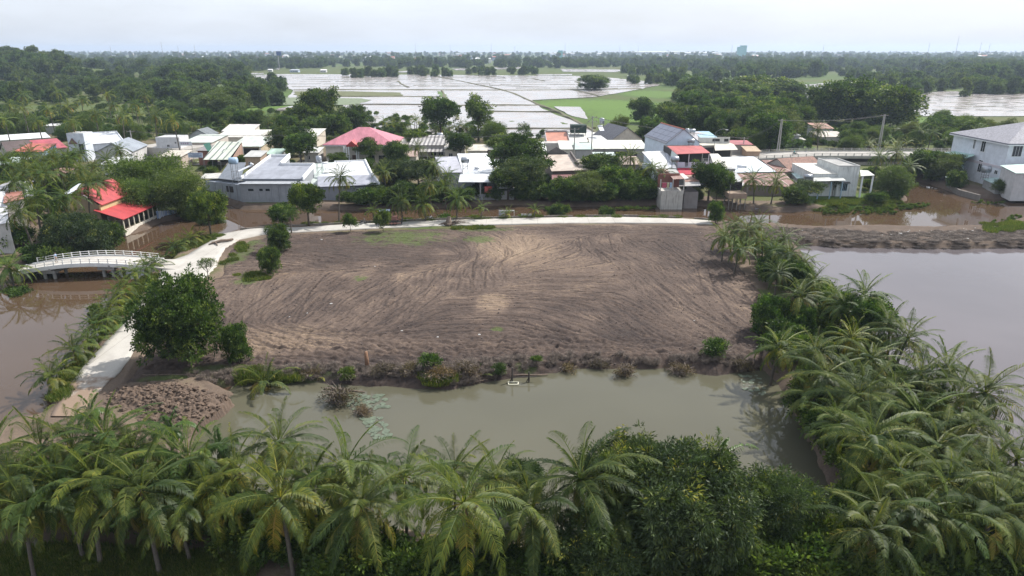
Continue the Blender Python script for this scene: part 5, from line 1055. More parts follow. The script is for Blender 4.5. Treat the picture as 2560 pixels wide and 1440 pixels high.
def tank(u, v, y, stand, label, r=.75, lying=True, blue=False):
    x, yy, z = RY(u, v, y); t_ = thing_at('water_tank', x, yy, z-stand, label=label, cat='water tank')
    mb = MB()
    if lying:
        mb.tube([(x-1.0, yy, z), (x-.85, yy, z), (x+.85, yy, z), (x+1.0, yy, z)], [r*.55, r, r, r*.55], 14)
    else: mb.tube([(x, yy, z-.9), (x, yy, z-.8), (x, yy, z+.8), (x, yy, z+.95)], [r*.8, r, r, r*.5], 14)
    mb.build('tank', m_plain((.35, .48, .62), .35, .3, 2) if blue else STEEL, t_, smooth=True)
    for sx_ in (-.7, .7):
        for sy in (-.5, .5):
            m2 = MB(); m2.bar((x+sx_*.9, yy+sy, z-stand), (x+sx_*.8, yy+sy*.9, z-r*.6), .05); m2.build('leg', STAND, t_)
    m2 = MB()
    for k in range(1, 3):
        zz = z-r-(stand-r)*k/3
        for sy in (-.5, .5): m2.bar((x-.63, yy+sy, zz), (x+.63, yy+sy, zz), .03)
        for sx_ in (-.63, .63): m2.bar((x+sx_, yy-.5, zz), (x+sx_, yy+.5, zz), .03)
    if stand > 2:
        for sy in (-.5, .5): m2.bar((x-.63, yy+sy, z-r-(stand-r)*.66), (x+.63, yy+sy, z-r-(stand-r)*.33), .025)
    m2.build('brace', STAND, t_); return t_

# palette
PG = (.55, .60, .54); CRM = (.60, .57, .50); LG = (.62, .63, .64); GRB = (.31, .32, .36); WHT = (.70, .71, .73); RED = (.42, .085, .085); PINK = (.42, .16, .19); TAN = (.50, .43, .36)
house('warehouse', 'long white-roofed warehouse with bare grey wall at the left border', (-90, 366), (122, 336), 228, 15, 'mono', .3, (.46, .45, .43), (.72, .73, .74), yr=243, stain=.5, cat='warehouse')
house('house', 'house with dark brown gable roof before the white warehouse', (20, 380), (84, 374), 214, 9, 'gx', 2.6, (.42, .40, .38), (.10, .07, .065), yr=219, wins=[('f', .3, .5, .9, 2)])
house('house', 'low house with orange-red sheet roof above the left palm grove', (38, 381), (104, 377), 206, 7, 'mono', 1.3, (.30, .42, .52), (.48, .12, .08))
house('house', 'house with crimson roof beside the temple-like house', (102, 376), (166, 369), 211, 10, 'mono', 1.9, (.55, .53, .5), (.42, .08, .10), yr=216)
h_, f_ = house('house', 'white temple-like house with big white roof slope', (212, 362), (307, 354), 216, 17, 'mono', 1.4, (.66, .69, .74), (.76, .77, .79), yr=222, parapet=((.7, .72, .75), .35), wins=[('f', .1, .3, .8, 2.6)])
_, f2 = house('x', '', (165, 334), (207, 333), 213, 5, 'flat', 0, (.60, .64, .70), (.5, .5, .5), root=h_, wins=[('f', .62, .9, 2.2, 5.4)])
mb = MB(); z_ = f2.h; mb.v += [f2(.2, -.35, z_-3.2), f2(3.0, -.35, z_-3.2), f2(1.6, -.35, z_-1.4), f2(.2, -.02, z_-3.2), f2(3.0, -.02, z_-3.2), f2(1.6, -.02, z_-1.4)]; mb.f += [(0, 1, 2), (3, 5, 4), (0, 2, 5, 3), (1, 4, 5, 2), (0, 3, 4, 1)]; mb.build('gable_panel', m_plain((.19, .12, .10), .8, .3), h_)
h_, _ = house('house', 'grey gabled house below the temple-like house', (238, 378), (330, 381), 203, 15, 'gy', 2.4, (.50, .49, .48), (.26, .29, .33), yr=205, wins=[('f', .1, .2, 1, 2), ('f', .75, .85, 1, 2)])
house('x', '', (286, 385), (314, 385), 200, 2.5, 'gy', 1.2, (.55, .55, .56), (.36, .37, .4), root=h_)
h_, _ = house('building', 'flat grey roof with a plain white block room on top', (335, 352), (455, 366), 222, 14, 'flat', 0, (.44, .42, .39), (.42, .39, .35), yr=214, cat='building', z=3.6)
house('x', '', (388, 344), (447, 343), 218, 6.5, 'flat', 0, (.60, .60, .62), (.5, .5, .5), root=h_, base=3.65, wins=[('f', .8, .86, 1.4, 1.9), ('f', .45, .55, .4, 1)])
house('house', 'pale green flat-sloped roof right of the white block room', (458, 357), (528, 356), 226, 14, 'mono', .9, (.5, .45, .4), PG)
house('house', 'small dark grey gabled house behind the pale green roof', (472, 338), (522, 339), 248, 8, 'gy', 2.0, (.36, .38, .40), (.13, .15, .16))
# awning stall
st = thing_at('market_stall', *G(545, 405, 0), label='open stall with a green and white striped patchwork roof', cat='stall')
q = px((507, 399, 195), (571, 399, 195), (604, 355, 213), (543, 353, 213)); slab(st, 'roof', q, m_sheet((.56, .60, .50), .10, stripes=(1.9, .22, (.07, .09, .08))))
mb = MB(); mb.hexa([(q[3][0], q[3][1]-.2, .2), (q[2][0], q[2][1]-.2, .2), (q[2][0], q[2][1], .2), (q[3][0], q[3][1], .2)], [(q[3][0], q[3][1]-.2, q[3][2]-.2), (q[2][0], q[2][1]-.2, q[2][2]-.2), (q[2][0], q[2][1], q[2][2]-.2), (q[3][0], q[3][1], q[3][2]-.2)]); mb.build('back_wall', M_SHADE, st)  # back wall coloured near-black to paint the shade under the stall roof
mb = MB(); mb.hexa([(q[1][0], q[1][1]+2, .2), (q[1][0]+.1, q[1][1]+2, .2), (q[2][0]+.1, q[2][1], .2), (q[2][0], q[2][1], .2)], [(q[1][0], q[1][1]+2, 3.3), (q[1][0]+.1, q[1][1]+2, 3.3), (q[2][0]+.1, q[2][1], 5.9), (q[2][0], q[2][1], 5.9)]); mb.build('side_wall', m_sheet((.45, .30, .24), .3), st)
for k in range(4):
    p = Vector(q[0]).lerp(Vector(q[1]), (k+.1)/3.2); mb = MB(); mb.bar((p.x, p.y+.3, 0), (p.x, p.y+.3, p.z-.1), .08); mb.build('post', STAND, st)
gt = thing_at('green_tarpaulin', *G(532, 405, 0), label='dark green tarpaulin slope left of the striped stall roof', cat='tarpaulin'); slab(gt, 'tarpaulin_sheet', px((519, 378, 205), (532, 378, 204), (524, 356, 214), (508, 360, 214)), m_plain((.02, .12, .08), .7, .4, 1), .06)
house('shed', 'brick-sided shed under the green tarpaulin', (493, 372), (520, 382), 206, 6, 'mono', .6, (.26, .12, .09), (.22, .20, .2), cat='shed')
def sign(u0, u1, v0, v1, y, col, label, lines, tcol=(.12, .16, .30), yr=None, legs=True):
    A = RY(u0, v1, y); B = RY(u1, v1, yr or y); zt = RY(u0, v0, y)[2]; f = Fr((u0, v1), (u1, v1), y, yr); r = thing_at('sign', *f(f.W/2, 0, A[2]), label=label, cat='sign')
    box(f, r, 'board', 0, f.W, 0, .12, A[2], zt, m_plain(col, .6, .12, 2)); mb = MB(); hh = (zt-A[2])/(len(lines)+.6); rr = random.Random(int(u0))
    for i, (a, b) in enumerate(lines):
        z1 = zt-hh*(i+.45); x = a*f.W
        while x < b*f.W:
            w_ = rr.uniform(.12, .5)*hh*2; mb.box(x, min(b*f.W, x+w_), -.03, 0, z1-hh*.55, z1, lambda p: f(*p)); x += w_+hh*.35
    mb.build('lettering', m_plain(tcol, .7, .1), r)
    if legs:
        for x in (.12, f.W-.12): box(f, r, 'post', x-.05, x+.05, .12, .22, .1, A[2]+.3, STAND)
sign(471, 507, 382, 394, 198, (.50, .56, .68), 'pale blue board with several dark text lines in front of the stall', [(.05, .95), (.3, .75), (.1, .9), (.06, .95), (.2, .8)])
sign(449, 480, 354, 364, 209, (.46, .49, .54), 'grey-blue shop board with one faint line behind the text board', [(.15, .75)], (.30, .22, .30))
# cream pair
h_, _ = house('house', 'double-level cream roof behind the pale green awning house', (540, 343), (652, 343), 243, 11, 'mono', 1.2, CRM, (.66, .63, .57), wins=[('f', .7, .9, .5, 2)])
house('x', '', (556, 328), (630, 328), 256, 8, 'mono', 1.5, CRM, (.62, .58, .55), root=h_)
h_, f_ = house('shop_house', 'house with pale green awning roof and dark open front', (577, 366), (652, 367), 224, 13, 'mono', 1.4, (.5, .42, .3), PG, yr=224, cat='shop')
box(f_, h_, 'shop_shade_panel', 1.5, f_.W-.8, -.04, .02, .3, f_.h-.5, M_SHADE); posts(f_, h_, [.3, 4.0, f_.W-.2], -.35, .1, f_.h-.05, WHITE, .12)  # dark sheet on the wall face, interior shade painted in
house('house', 'cream roof between trees left of the pink villa', (712, 343), (790, 342), 246, 13, 'mono', 1.4, (.56, .5, .42), (.64, .63, .56))
house('shed', 'small mint roof among the street trees', (667, 386), (700, 385), 206, 5, 'mono', .8, (.4, .4, .38), (.42, .56, .48), cat='shed')
# pink villa
h_, f_ = house('villa', 'wide villa with two-tiered pink hip roof and cream walls', (813, 362), (982, 360), 208, 17, 'hip', 4.2, (.58, .53, .46), m_sheet((.46, .17, .21), .02, pitch=.5), over=.7, cat='villa', wins=[('f', .06, .17, .9, 2.6), ('f', .62, .72, .9, 2.6), ('f', .78, .88, .9, 2.6)])
W = f_.W; box(f_, h_, 'eave_fascia', -.75, W+.75, -.76, -.70, f_.h-.45, f_.h-.23, WHITE)
mb = MB(); zz = f_.h; x0, x1 = W*.33, W*.50
mb.hexa([f_(x0, -2.2, zz-.4), f_((x0+x1)/2, -2.2, zz-.4), f_((x0+x1)/2, 3, zz-.4), f_(x0, 3, zz-.4)], [f_(x0, -2.2, zz-.2), f_((x0+x1)/2, -2.2, zz+1.3), f_((x0+x1)/2, 3, zz+1.3), f_(x0, 3, zz-.2)])
mb.hexa([f_((x0+x1)/2, -2.2, zz-.4), f_(x1, -2.2, zz-.4), f_(x1, 3, zz-.4), f_((x0+x1)/2, 3, zz-.4)], [f_((x0+x1)/2, -2.2, zz+1.3), f_(x1, -2.2, zz-.2), f_(x1, 3, zz-.2), f_((x0+x1)/2, 3, zz+1.3)]); mb.build('porch_roof', m_sheet((.48, .05, .05), .02), h_)
posts(f_, h_, [x0-.7, x0, x0+.7, x1-.5, x1+.1], -2.0, .2, zz-.4, WHITE, .16, 'column'); box(f_, h_, 'door', (x0+x1)/2-.6, (x0+x1)/2+.9, -.04, .03, .3, 2.9, m_plain((.10, .05, .03), .5, .2))
w_ = thing_at('garden_wall', *G(1000, 408, 0), label='cream garden wall in front of the pink villa', cat='wall'); fq = Fr((930, 410), (1060, 411), 204, 205, z=1.7)
box(fq, w_, 'wall_panel', 0, fq.W, 0, .2, 0, 1.7, m_wall((.55, .50, .42), .4)); posts(fq, w_, [i*fq.W/5 for i in range(6)], .1, 0, 2.1, m_wall((.6, .56, .5), .3), .2, 'pillar')
w_ = thing_at('garden_wall', *G(830, 405, 0), label='low grey wall left of the pink villa garden', cat='wall'); fq = Fr((740, 412), (930, 410), 203, 204, z=1.2); box(fq, w_, 'wall_panel', 0, fq.W, 0, .2, 0, 1.2, m_wall((.36, .34, .32), .5)); posts(fq, w_, [i*fq.W/7 for i in range(8)], .1, 0, 1.5, CONCG, .16, 'pillar')
# ---- big grey house on the canal
GW = m_wall((.30, .315, .34), .45); GR = m_sheet((.30, .315, .36), .03, pitch=.3); g_ = thing_at('house', *G(680, 524, -1), label='large grey riverside house with stepped white-edged roof', cat='house')
q = px((603, 447, 158), (757, 445, 158)); A, B = q; zf = A[2]; D1, D2 = 18.0, 10.5; ysp = .14
xm = RY(707, 410, 170)[0]; A = Vector(A); B = Vector((B[0], B[1], zf))
P0, P1 = (A.x, 158, zf), (xm, 158, zf); T0, T1 = (A.x+1.2, 158+D1, zf+D1*ysp), (xm, 158+D1, zf+D1*ysp)
slab(g_, 'roof', [P0, P1, T1, T0], GR); slab(g_, 'roof', [P1, (B.x, 158, zf), (B.x, 158+D2, zf+D2*ysp), (xm, 158+D2, zf+D2*ysp)], GR)
def pwall(a, b, name='parapet', hh=.55, w_=.3, mat=WHITE, down=.35):
    a = Vector(a); b = Vector(b); d = (b-a); d.z = 0; d.normalize(); s_ = Vector((-d.y, d.x, 0))*w_/2; mb = MB(); u_ = Vector((0, 0, hh)); dn = Vector((0, 0, -down))
    mb.hexa([a-s_+dn, b-s_+dn, b+s_+dn, a+s_+dn], [a-s_+u_, b-s_+u_, b+s_+u_, a+s_+u_]); return mb.build(name, mat, g_)
pwall(P0, T0); pwall(T0, T1); pwall(T1, (xm, 158+D2, zf+D2*ysp), hh=.8); pwall((xm+.2, 158+D2, zf+D2*ysp), (B.x, 158+D2, zf+D2*ysp)); pwall((B.x, 158+D2-.2, zf+D2*ysp), (B.x, 158, zf))
mb = MB(); mb.hexa([(A.x+.2, 158.3, -1.2), (B.x-.2, 158.3, -1.2), (B.x-.2, 168, -1.2), (A.x+.2, 168, -1.2)], [(A.x+.2, 158.3, zf-.15), (B.x-.2, 158.3, zf-.15), (B.x-.2, 168, zf+1.2), (A.x+.2, 168, zf+1.2)])
mb.hexa([(A.x+.3, 168, 0), (xm-.1, 168, 0), (xm-.1, 175.8, 0), (A.x+.3, 175.8, 0)], [(A.x+.3, 168, zf+1.2), (xm-.1, 168, zf+1.2), (xm-.1, 175.8, zf+2.3), (A.x+.3, 175.8, zf+2.3)]); mb.build('wall', GW, g_)
fq = Fr((600, 460), (765, 458), 154); zl = fq.h
slab(g_, 'lower_roof', [fq(-.3, -.3, zl), fq(fq.W+.3, -.3, zl), (B.x, 158.2, zf-1.0), (A.x, 158.2, zf-1.0)], m_sheet((.30, .32, .36), .05, pitch=.3))
box(fq, g_, 'river_wall', 0, fq.W, .1, 4.0, -1.6, zl-.15, GW)
for x0, x1 in ((.11, .19), (.28, .33), (.375, .455)): window(fq, g_, 'f', x0*fq.W, x1*fq.W, zl-1.6, zl-1.15, frame=(.2, .2, .22)) if False else box(fq, g_, 'vent', x0*fq.W, x1*fq.W, .04, .12, zl-1.7, zl-1.2, m_glass())
box(fq, g_, 'plinth', -.1, fq.W+.1, -.35, .1, -1.6, -.75, m_wall((.42, .40, .37), .6))
# pilasters
posts(fq, g_, [fq.W*k for k in (0.01, .45, .56, .78, .99)], .05, -1.2, zl-.2, GW, .12, 'pilaster')
# left wing and slanting side wall
sl = px((600, 452, 156), (545, 446, 163), (572, 406, 177), (615, 406, 176)); slab(g_, 'wing_roof', [sl[1], sl[0], sl[3], sl[2]], m_sheet((.17, .19, .22), .05))
sl = px((500, 446, 170), (552, 446, 164), (556, 432, 171), (512, 434, 176)); slab(g_, 'side_roof', sl, m_sheet((.60, .58, .52), .1))
a = Vector(RY(512, 452, 168)); b_ = Vector(RY(600, 462, 154.5)); mb = MB(); d = (b_-a); d.z = 0; d.normalize(); s_ = Vector((-d.y, d.x, 0))*3
mb.hexa([(a.x, a.y, -1.3), (b_.x, b_.y, -1.3), (b_.x+s_.x, b_.y+s_.y, -1.3), (a.x+s_.x, a.y+s_.y, -1.3)], [tuple(a), tuple(b_), (b_.x+s_.x, b_.y+s_.y, b_.z+.3), (a.x+s_.x, a.y+s_.y, a.z+.3)]); mb.build('side_wall', m_wall((.30, .33, .38), .5), g_)
for k in range(5):
    p = a.lerp(b_, (k+.5)/5)-s_*.015; mb = MB(); mb.bar((p.x, p.y, -1.3), (p.x, p.y, p.z), .16); mb.build('pilaster', GW, g_)
p = a.lerp(b_, .62); q2 = a.lerp(b_, .80); mb = MB(); n_ = -s_*.03; mb.hexa([(p.x, p.y, p.z-2.0), (q2.x, q2.y, q2.z-2.0), (q2.x+n_.x, q2.y+n_.y, q2.z-2), (p.x+n_.x, p.y+n_.y, p.z-2)][::-1], [(p.x, p.y, p.z-.6), (q2.x, q2.y, q2.z-.6), (q2.x+n_.x, q2.y+n_.y, q2.z-.6), (p.x+n_.x, p.y+n_.y, p.z-.6)][::-1]); mb.build('shade_panel', M_SHADE, g_)  # near-black panel on the side wall paints the shade of an open bay
tank(583, 402, 158, 5.6, 'steel water tank on a tall frame beside the large grey house', blue=True, r=.8)
tank(797, 399, 170, 4.6, 'upright water tank on a tower between grey and white roofs', lying=False, r=.7)
# solar heater on the parapet
def solar(u, v, y, label, w_=1.6, l_=2.0, rz=.5):
    x, yy, z = RY(u, v, y); r = thing_at('solar_water_heater', x, yy, z, label=label, cat='solar heater'); c, s = math.cos(rz), math.sin(rz)
    def Q(a, b, h): return (x+a*c-b*s, yy+a*s+b*c, z+h)
    mb = MB(); mb.hexa([Q(-w_/2, -l_/2, -.6), Q(w_/2, -l_/2, -.6), Q(w_/2, l_/2, .55), Q(-w_/2, l_/2, .55)], [Q(-w_/2, -l_/2, -.5), Q(w_/2, -l_/2, -.5), Q(w_/2, l_/2, .65), Q(-w_/2, l_/2, .65)]); mb.build('collector', m_plain((.62, .64, .68), .3, .2, 3), r)
    mb = MB(); mb.bar(Q(-w_/2, l_/2+.1, .85), Q(w_/2, l_/2+.1, .85), .26, n=10); mb.build('drum', WHITE, r, smooth=True)
    for a in (-w_/2+.1, w_/2-.1): mb = MB(); mb.bar(Q(a, l_/2, -1.0), Q(a, l_/2, .7), .04); mb.build('leg', STAND, r)
solar(612, 421, 160, 'white solar water heater on the grey house parapet', 1.3, 3.2, -.9)
# pale link roof and the white house beside
g_ = thing_at('house', *G(780, 500, -1), label='narrow pale mint roof wedged between grey and white houses', cat='house')
q = px((765, 474, 158), (795, 474, 158), (838, 405, 182), (757, 411, 180)); slab(g_, 'roof', q, m_sheet((.55, .62, .58), .08)); mb = MB(); mb.hexa([(q[0][0], 158.4, -1), (q[1][0], 158.4, -1), (q[1][0], 170, -1), (q[0][0], 170, -1)], [(q[0][0], 158.4, q[0][2]-.15), (q[1][0], 158.4, q[1][2]-.15), (q[1][0], 170, q[1][2]+.8), (q[0][0], 170, q[1][2]+.8)]); mb.build('wall', GW, g_)
g_ = thing_at('house', *G(870, 505, -1), label='riverside house with white upper roof and grey lower roof', cat='house')
q = px((797, 441, 164), (930, 437, 164), (913, 402, 181), (836, 405, 181)); slab(g_, 'roof', q, m_sheet((.74, .75, .77), .03)); slab(g_, 'lower_roof', px((794, 467, 156), (949, 461, 156), (934, 437.5, 164), (794, 441, 164)), m_sheet((.32, .33, .38), .03, pitch=.3))
pwall(q[1], q[2], hh=.5, down=.8); pwall(px((949, 461, 156))[0], px((932, 437, 164))[0], hh=.4); pwall(q[3], q[2], hh=.3)
fq = Fr((796, 466), (947, 461), 156.4); zl = fq.h; box(fq, g_, 'wall', 0, fq.W, 0, 7.5, -1.2, zl-.3, m_wall((.22, .23, .26), .4)); window(fq, g_, 'f', fq.W*.62, fq.W*.73, zl-1.3, zl-.8); window(fq, g_, 'f', fq.W*.94, fq.W*.98, zl-1.2, zl-.8)
mb = MB(); mb.hexa([(q[0][0]+.3, 164.2, 0), (q[1][0]-.3, 164.2, 0), (q[2][0]-.2, 180.5, 0), (q[3][0]+.2, 180.5, 0)], [(q[0][0]+.3, 164.2, q[0][2]-.2), (q[1][0]-.3, 164.2, q[0][2]-.2), (q[2][0]-.2, 180.5, q[2][2]-.2), (q[3][0]+.2, 180.5, q[2][2]-.2)]); mb.build('upper_wall', m_wall((.6, .61, .64), .3), g_)
solar(818, 418, 168, 'solar heater on the pale mint roof', 1.4, 2.6, .6)
# ---- white house with porch (centre)
g_ = thing_at('house', *G(1205, 505, -1), label='riverside house with bright white roof, porch and red banner', cat='house')
q = px((1158, 436, 166), (1242, 434, 166), (1218, 383, 185), (1143, 384, 185)); slab(g_, 'roof', q, m_sheet((.76, .78, .80), .02)); q2 = px((1106, 431, 167), (1156, 431, 167), (1143, 391, 184), (1087, 392, 184)); slab(g_, 'side_roof', q2, m_sheet((.42, .42, .47), .03)); 
mb = MB(); mb.hexa([(q[0][0], 166.2, 0), (q[1][0]-.1, 166.2, 0), (q[2][0]-.2, 184.5, 0), (q[3][0]+.1, 184.5, 0)], [(q[0][0], 166.2, q[0][2]-.15), (q[1][0]-.1, 166.2, q[1][2]-.15), (q[2][0]-.2, 184.5, q[2][2]-.15), (q[3][0]+.1, 184.5, q[3][2]-.15)]); mb.build('wall', m_wall((.55, .64, .72), .2), g_)
mb = MB(); mb.hexa([(q2[0][0]+.2, 167.3, 0), (q2[1][0], 167.3, 0), (q2[2][0], 183.5, 0), (q2[3][0]+.2, 183.5, 0)], [(q2[0][0]+.2, 167.3, q2[0][2]-.15), (q2[1][0], 167.3, q2[0][2]-.15), (q2[2][0], 183.5, q2[2][2]-.15), (q2[3][0]+.2, 183.5, q2[2][2]-.15)]); mb.build('side_wall', m_wall((.5, .5, .52), .3), g_)
fq = Fr((1155, 455), (1246, 453), 156.5); zl = fq.h; slab(g_, 'porch_roof', [fq(-.8, -.5, zl), fq(fq.W+.2, -.5, zl), fq(fq.W+.2, 5.5, zl+.9), fq(-.8, 5.5, zl+.9)], m_sheet((.60, .62, .64), .1))
box(fq, g_, 'terrace', 0, fq.W, 0, 9.5, -1.6, zl-3.0, m_wall((.33, .34, .36), .5)); box(fq, g_, 'room_wall', 0, fq.W, 4.5, 9.4, zl-3.0, zl+.5, m_wall((.34, .38, .43), .2)); posts(fq, g_, [.15, fq.W*.5, fq.W-.15], .2, zl-3.0, zl+.1, CONCG, .14)
box(fq, g_, 'door', fq.W*.32, fq.W*.46, 4.44, 4.52, zl-3, zl-.9, m_glass()); box(fq, g_, 'window', fq.W*.55, fq.W*.66, 4.44, 4.52, zl-2.2, zl-.9, m_glass()); box(fq, g_, 'river_post', fq.W-.5, fq.W, -.12, 0, -1.6, zl-3.0, CONCG)
bn = thing_at('banner', *fq(fq.W*.72, 0, zl-2.9), label='red banner hanging on the porch of the white-roofed house', cat='banner'); box(fq, bn, 'cloth', fq.W*.62, fq.W*.82, -.08, -.03, zl-2.6, zl-1.1, m_plain((.52, .10, .08), .8, .3, 3))
tank(1163, 400, 163, 2.8, 'water tank on a stand at the white-roofed riverside house', r=.7)
solar(1183, 430, 163, 'solar heater below the tank at the white-roofed riverside house', 1.2, 2.4, -.7)
g_ = thing_at('house', *G(1265, 480, -1), label='low white sheet roofs hidden between white-roofed house and tree', cat='house'); q = px((1245, 440, 165), (1285, 442, 165), (1280, 398, 183), (1235, 398, 183)); slab(g_, 'roof', q, m_sheet((.62, .66, .66), .1)); slab(g_, 'lower_roof', px((1247, 470, 156), (1275, 470, 156), (1280, 446, 164), (1247, 446, 164)), m_sheet((.62, .66, .66), .1)); mb = MB(); mb.hexa([(q[0][0]+.2, 157, -1), (q[1][0], 157, -1), (q[1][0], 182, -1), (q[0][0]+.2, 182, -1)], [(q[0][0]+.2, 157, 2), (q[1][0], 157, 2), (q[1][0], 182, q[2][2]-.2), (q[0][0]+.2, 182, q[2][2]-.2)]); mb.build('wall', CONCG, g_)
# slatted roof house
h_, f_ = house('house', 'old house with dark striped slatted roof behind the white-roofed one', (1024, 364), (1112, 362), 222, 12, 'mono', 1.6, (.40, .38, .36), m_sheet((.46, .44, .42), .2, stripes=(1.3, .45, (.14, .13, .13))), wins=[('f', .6, .75, .6, 1.9), ('f', .82, .95, .6, 1.9)])
slab(h_, 'porch_roof', [f_(3, -3.5, f_.h-1.6), f_(f_.W+.4, -3.5, f_.h-1.6), f_(f_.W+.4, 0, f_.h-.9), f_(3, 0, f_.h-.9)], m_sheet((.46, .44, .42), .2, stripes=(1.3, .45, (.14, .13, .13)))); posts(f_, h_, [3.3, 6, 9, f_.W], -3.2, .1, f_.h-1.7, CONCG, .1)
house('house', 'low cream-roofed building left of the slatted house', (985, 362), (1034, 361), 229, 8, 'mono', .8, (.45, .4, .36), (.64, .56, .46))
tank(1100, 338, 236, 2.6, 'water tank above the slatted roof', r=.8)
house('house', 'small cream house with brick pillar left of the flat-tiered tree', (1170, 377), (1216, 377), 214, 9, 'mono', .6, (.5, .45, .4), (.62, .58, .5), wins=[('f', .5, .8, .3, 1.6)])
house('house', 'maroon-walled building with pale roof left of the flat-tiered tree', (1214, 374), (1262, 375), 216, 9, 'mono', .5, (.22, .15, .17), (.55, .54, .52))
house('house', 'low rusty roofs behind the flat-tiered tree', (1270, 392), (1345, 388), 205, 8, 'mono', .8, (.35, .33, .33), (.5, .42, .38))
# cluster right of centre
house('house', 'house with terracotta roof between grey parapets', (1366, 355), (1424, 356), 224, 12, 'mono', 1.7, (.42, .38, .37), (.48, .20, .13), parapet=((.40, .37, .37), .5), over=.05)
house('house', 'bright white roof right of the terracotta roof', (1418, 354), (1468, 357), 224, 14, 'mono', 1.3, CRM, (.70, .70, .64))
house('house', 'white sloped roof left end of the street cluster', (1322, 377), (1364, 377), 213, 10, 'mono', 1.3, LG, (.66, .68, .64))
house('house', 'low flat grey box house with small window', (1362, 358), (1402, 358), 220, 6, 'flat', 0, (.50, .47, .43), (.5, .48, .44), wins=[('f', .2, .35, 1.6, 2.2)])
house('house', 'cream and mint roof in the middle of the cluster', (1402, 373), (1450, 374), 210, 10, 'mono', 1.2, CRM, (.66, .68, .60)); house('house', 'mint sheet roof beside the power pole', (1440, 373), (1480, 374), 208, 7, 'mono', .9, (.4, .4, .4), (.48, .60, .54))
h_, f_ = house('house', 'long cream roof with dark open front beneath', (1484, 373), (1618, 371), 212, 12, 'mono', 1.0, (.28, .27, .27), (.68, .68, .60)); box(f_, h_, 'shade_panel', .6, f_.W-3, -.04, .02, .3, f_.h-.8, M_SHADE)  # shade of the open front painted as a near-black panel
house('house', 'white roof behind the long cream roof', (1478, 357), (1538, 357), 226, 11, 'mono', .9, CRM, (.68, .68, .66)); house('house', 'white flat roof next to the dark gable', (1440, 345), (1500, 345), 238, 9, 'mono', .7, CRM, (.66, .65, .6))
ck = thing_at('covered_frame', *RY(1447, 335, 228), label='dark green netted roof frame above the white roofs', cat='frame'); fq = Fr((1427, 333), (1466, 333), 232); box(fq, ck, 'net_cover', 0, fq.W, 0, 4, fq.h, fq.h+2.6, m_plain((.03, .055, .045), .9, .5, 1.5)); posts(fq, ck, [.1, fq.W-.1], 2, fq.h-2.5, fq.h, STAND, .08)
house('house', 'beige gabled house with dark charcoal roof and beige gable wall', (1529, 347), (1604, 349), 228, 15, 'gy', 3.7, (.56, .50, .42), (.085, .085, .10), yr=231, over=.5)
tank(1505, 302, 236, 3.2, 'upright steel water tank beside the charcoal gable roof', lying=False, r=.8); solar(1503, 322, 234, 'solar heater beside the charcoal gable roof', 1.6, 1.8, .3)
# tan roof
g_ = thing_at('house', *G(1430, 480, 0), label='riverside house with wide tan roof and blackened gable', cat='house'); q = px((1379, 428, 168), (1479, 424, 168), (1424, 386, 187), (1360, 387, 187)); slab(g_, 'roof', q, m_sheet((.50, .41, .34), .06))
mb = MB(); mb.hexa([(q[0][0]+.3, 168.5, 0), (q[1][0]-.3, 168.5, 0), (q[2][0]-.3, 186.5, 0), (q[3][0]+.3, 186.5, 0)], [(q[0][0]+.3, 168.5, q[0][2]-.2), (q[1][0]-.3, 168.5, q[1][2]-.2), (q[2][0]-.3, 186.5, q[2][2]-.2), (q[3][0]+.3, 186.5, q[3][2]-.2)]); mb.build('wall', m_wall((.16, .13, .11), .5), g_)
a = Vector(px((1358, 387, 188))[0]); b_ = Vector(px((1424, 386, 188))[0]); c_ = (a+b_)/2+Vector((0, 0, 2.1)); mb = MB(); k = [tuple(a), tuple(b_), tuple(c_)]; mb.v += k+[(p[0], p[1]+.3, p[2]) for p in k]; mb.f += [(0, 1, 2), (3, 5, 4), (0, 2, 5, 3), (1, 4, 5, 2), (0, 3, 4, 1)]; mb.build('gable', m_wall((.13, .12, .11), .6), g_)
pwall(px((1426, 386, 187))[0], px((1446, 416, 172))[0], hh=.9, mat=m_wall((.14, .12, .11), .6)); slab(g_, 'lower_roof', px((1380, 451, 163), (1484, 449, 163), (1478, 434, 168), (1379, 436, 168)), m_sheet((.26, .12, .12), .2)); slab(g_, 'annex_roof', px((1446, 416, 171), (1480, 414, 171), (1462, 397, 178), (1436, 398, 178)), m_sheet((.52, .44, .36), .1))
# ---- tall blue house
g_ = thing_at('house', *G(1710, 450, 0), label='tall pale blue house with solar-panelled gable and red-roofed terrace', cat='house'); BLU = (.60, .68, .78)
_, f_ = house('x', '', (1666, 357), (1748, 362), 188, 17, 'gy', 3.5, BLU, (.20, .205, .24), root=g_, z=9.0, over=.25, stain=.15, yr=189.5); W = f_.W
mb = MB(); s = 3.5/(W/2); up = .14
for i in range(4):
    for j in range(3):
        y0 = .6+i*4.05; x0 = .25+j*1.45; mb.hexa([f_(x0, y0, 9+x0*s+up), f_(x0+1.38, y0, 9+(x0+1.38)*s+up), f_(x0+1.38, y0+3.95, 9+(x0+1.38)*s+up), f_(x0, y0+3.95, 9+x0*s+up)], [f_(x0, y0, 9.05+x0*s+up), f_(x0+1.38, y0, 9.05+(x0+1.38)*s+up), f_(x0+1.38, y0+3.95, 9.05+(x0+1.38)*s+up), f_(x0, y0+3.95, 9.05+x0*s+up)])
mb.build('solar_panel', m_plain((.13, .14, .19), .25, .15, 1), g_)
mb = MB(); mb.bar(f_(W/2, -.3, 9+3.5+.15), f_(W/2, 17.3, 9+3.5+.15), .18); mb.build('ridge_cap', m_plain((.45, .15, .10), .8, .2), g_)
q = px((1692, 385, 171), (1776, 382, 171), (1752, 364, 184), (1668, 365, 184)); slab(g_, 'terrace_roof', q, m_sheet((.46, .10, .09), .15))
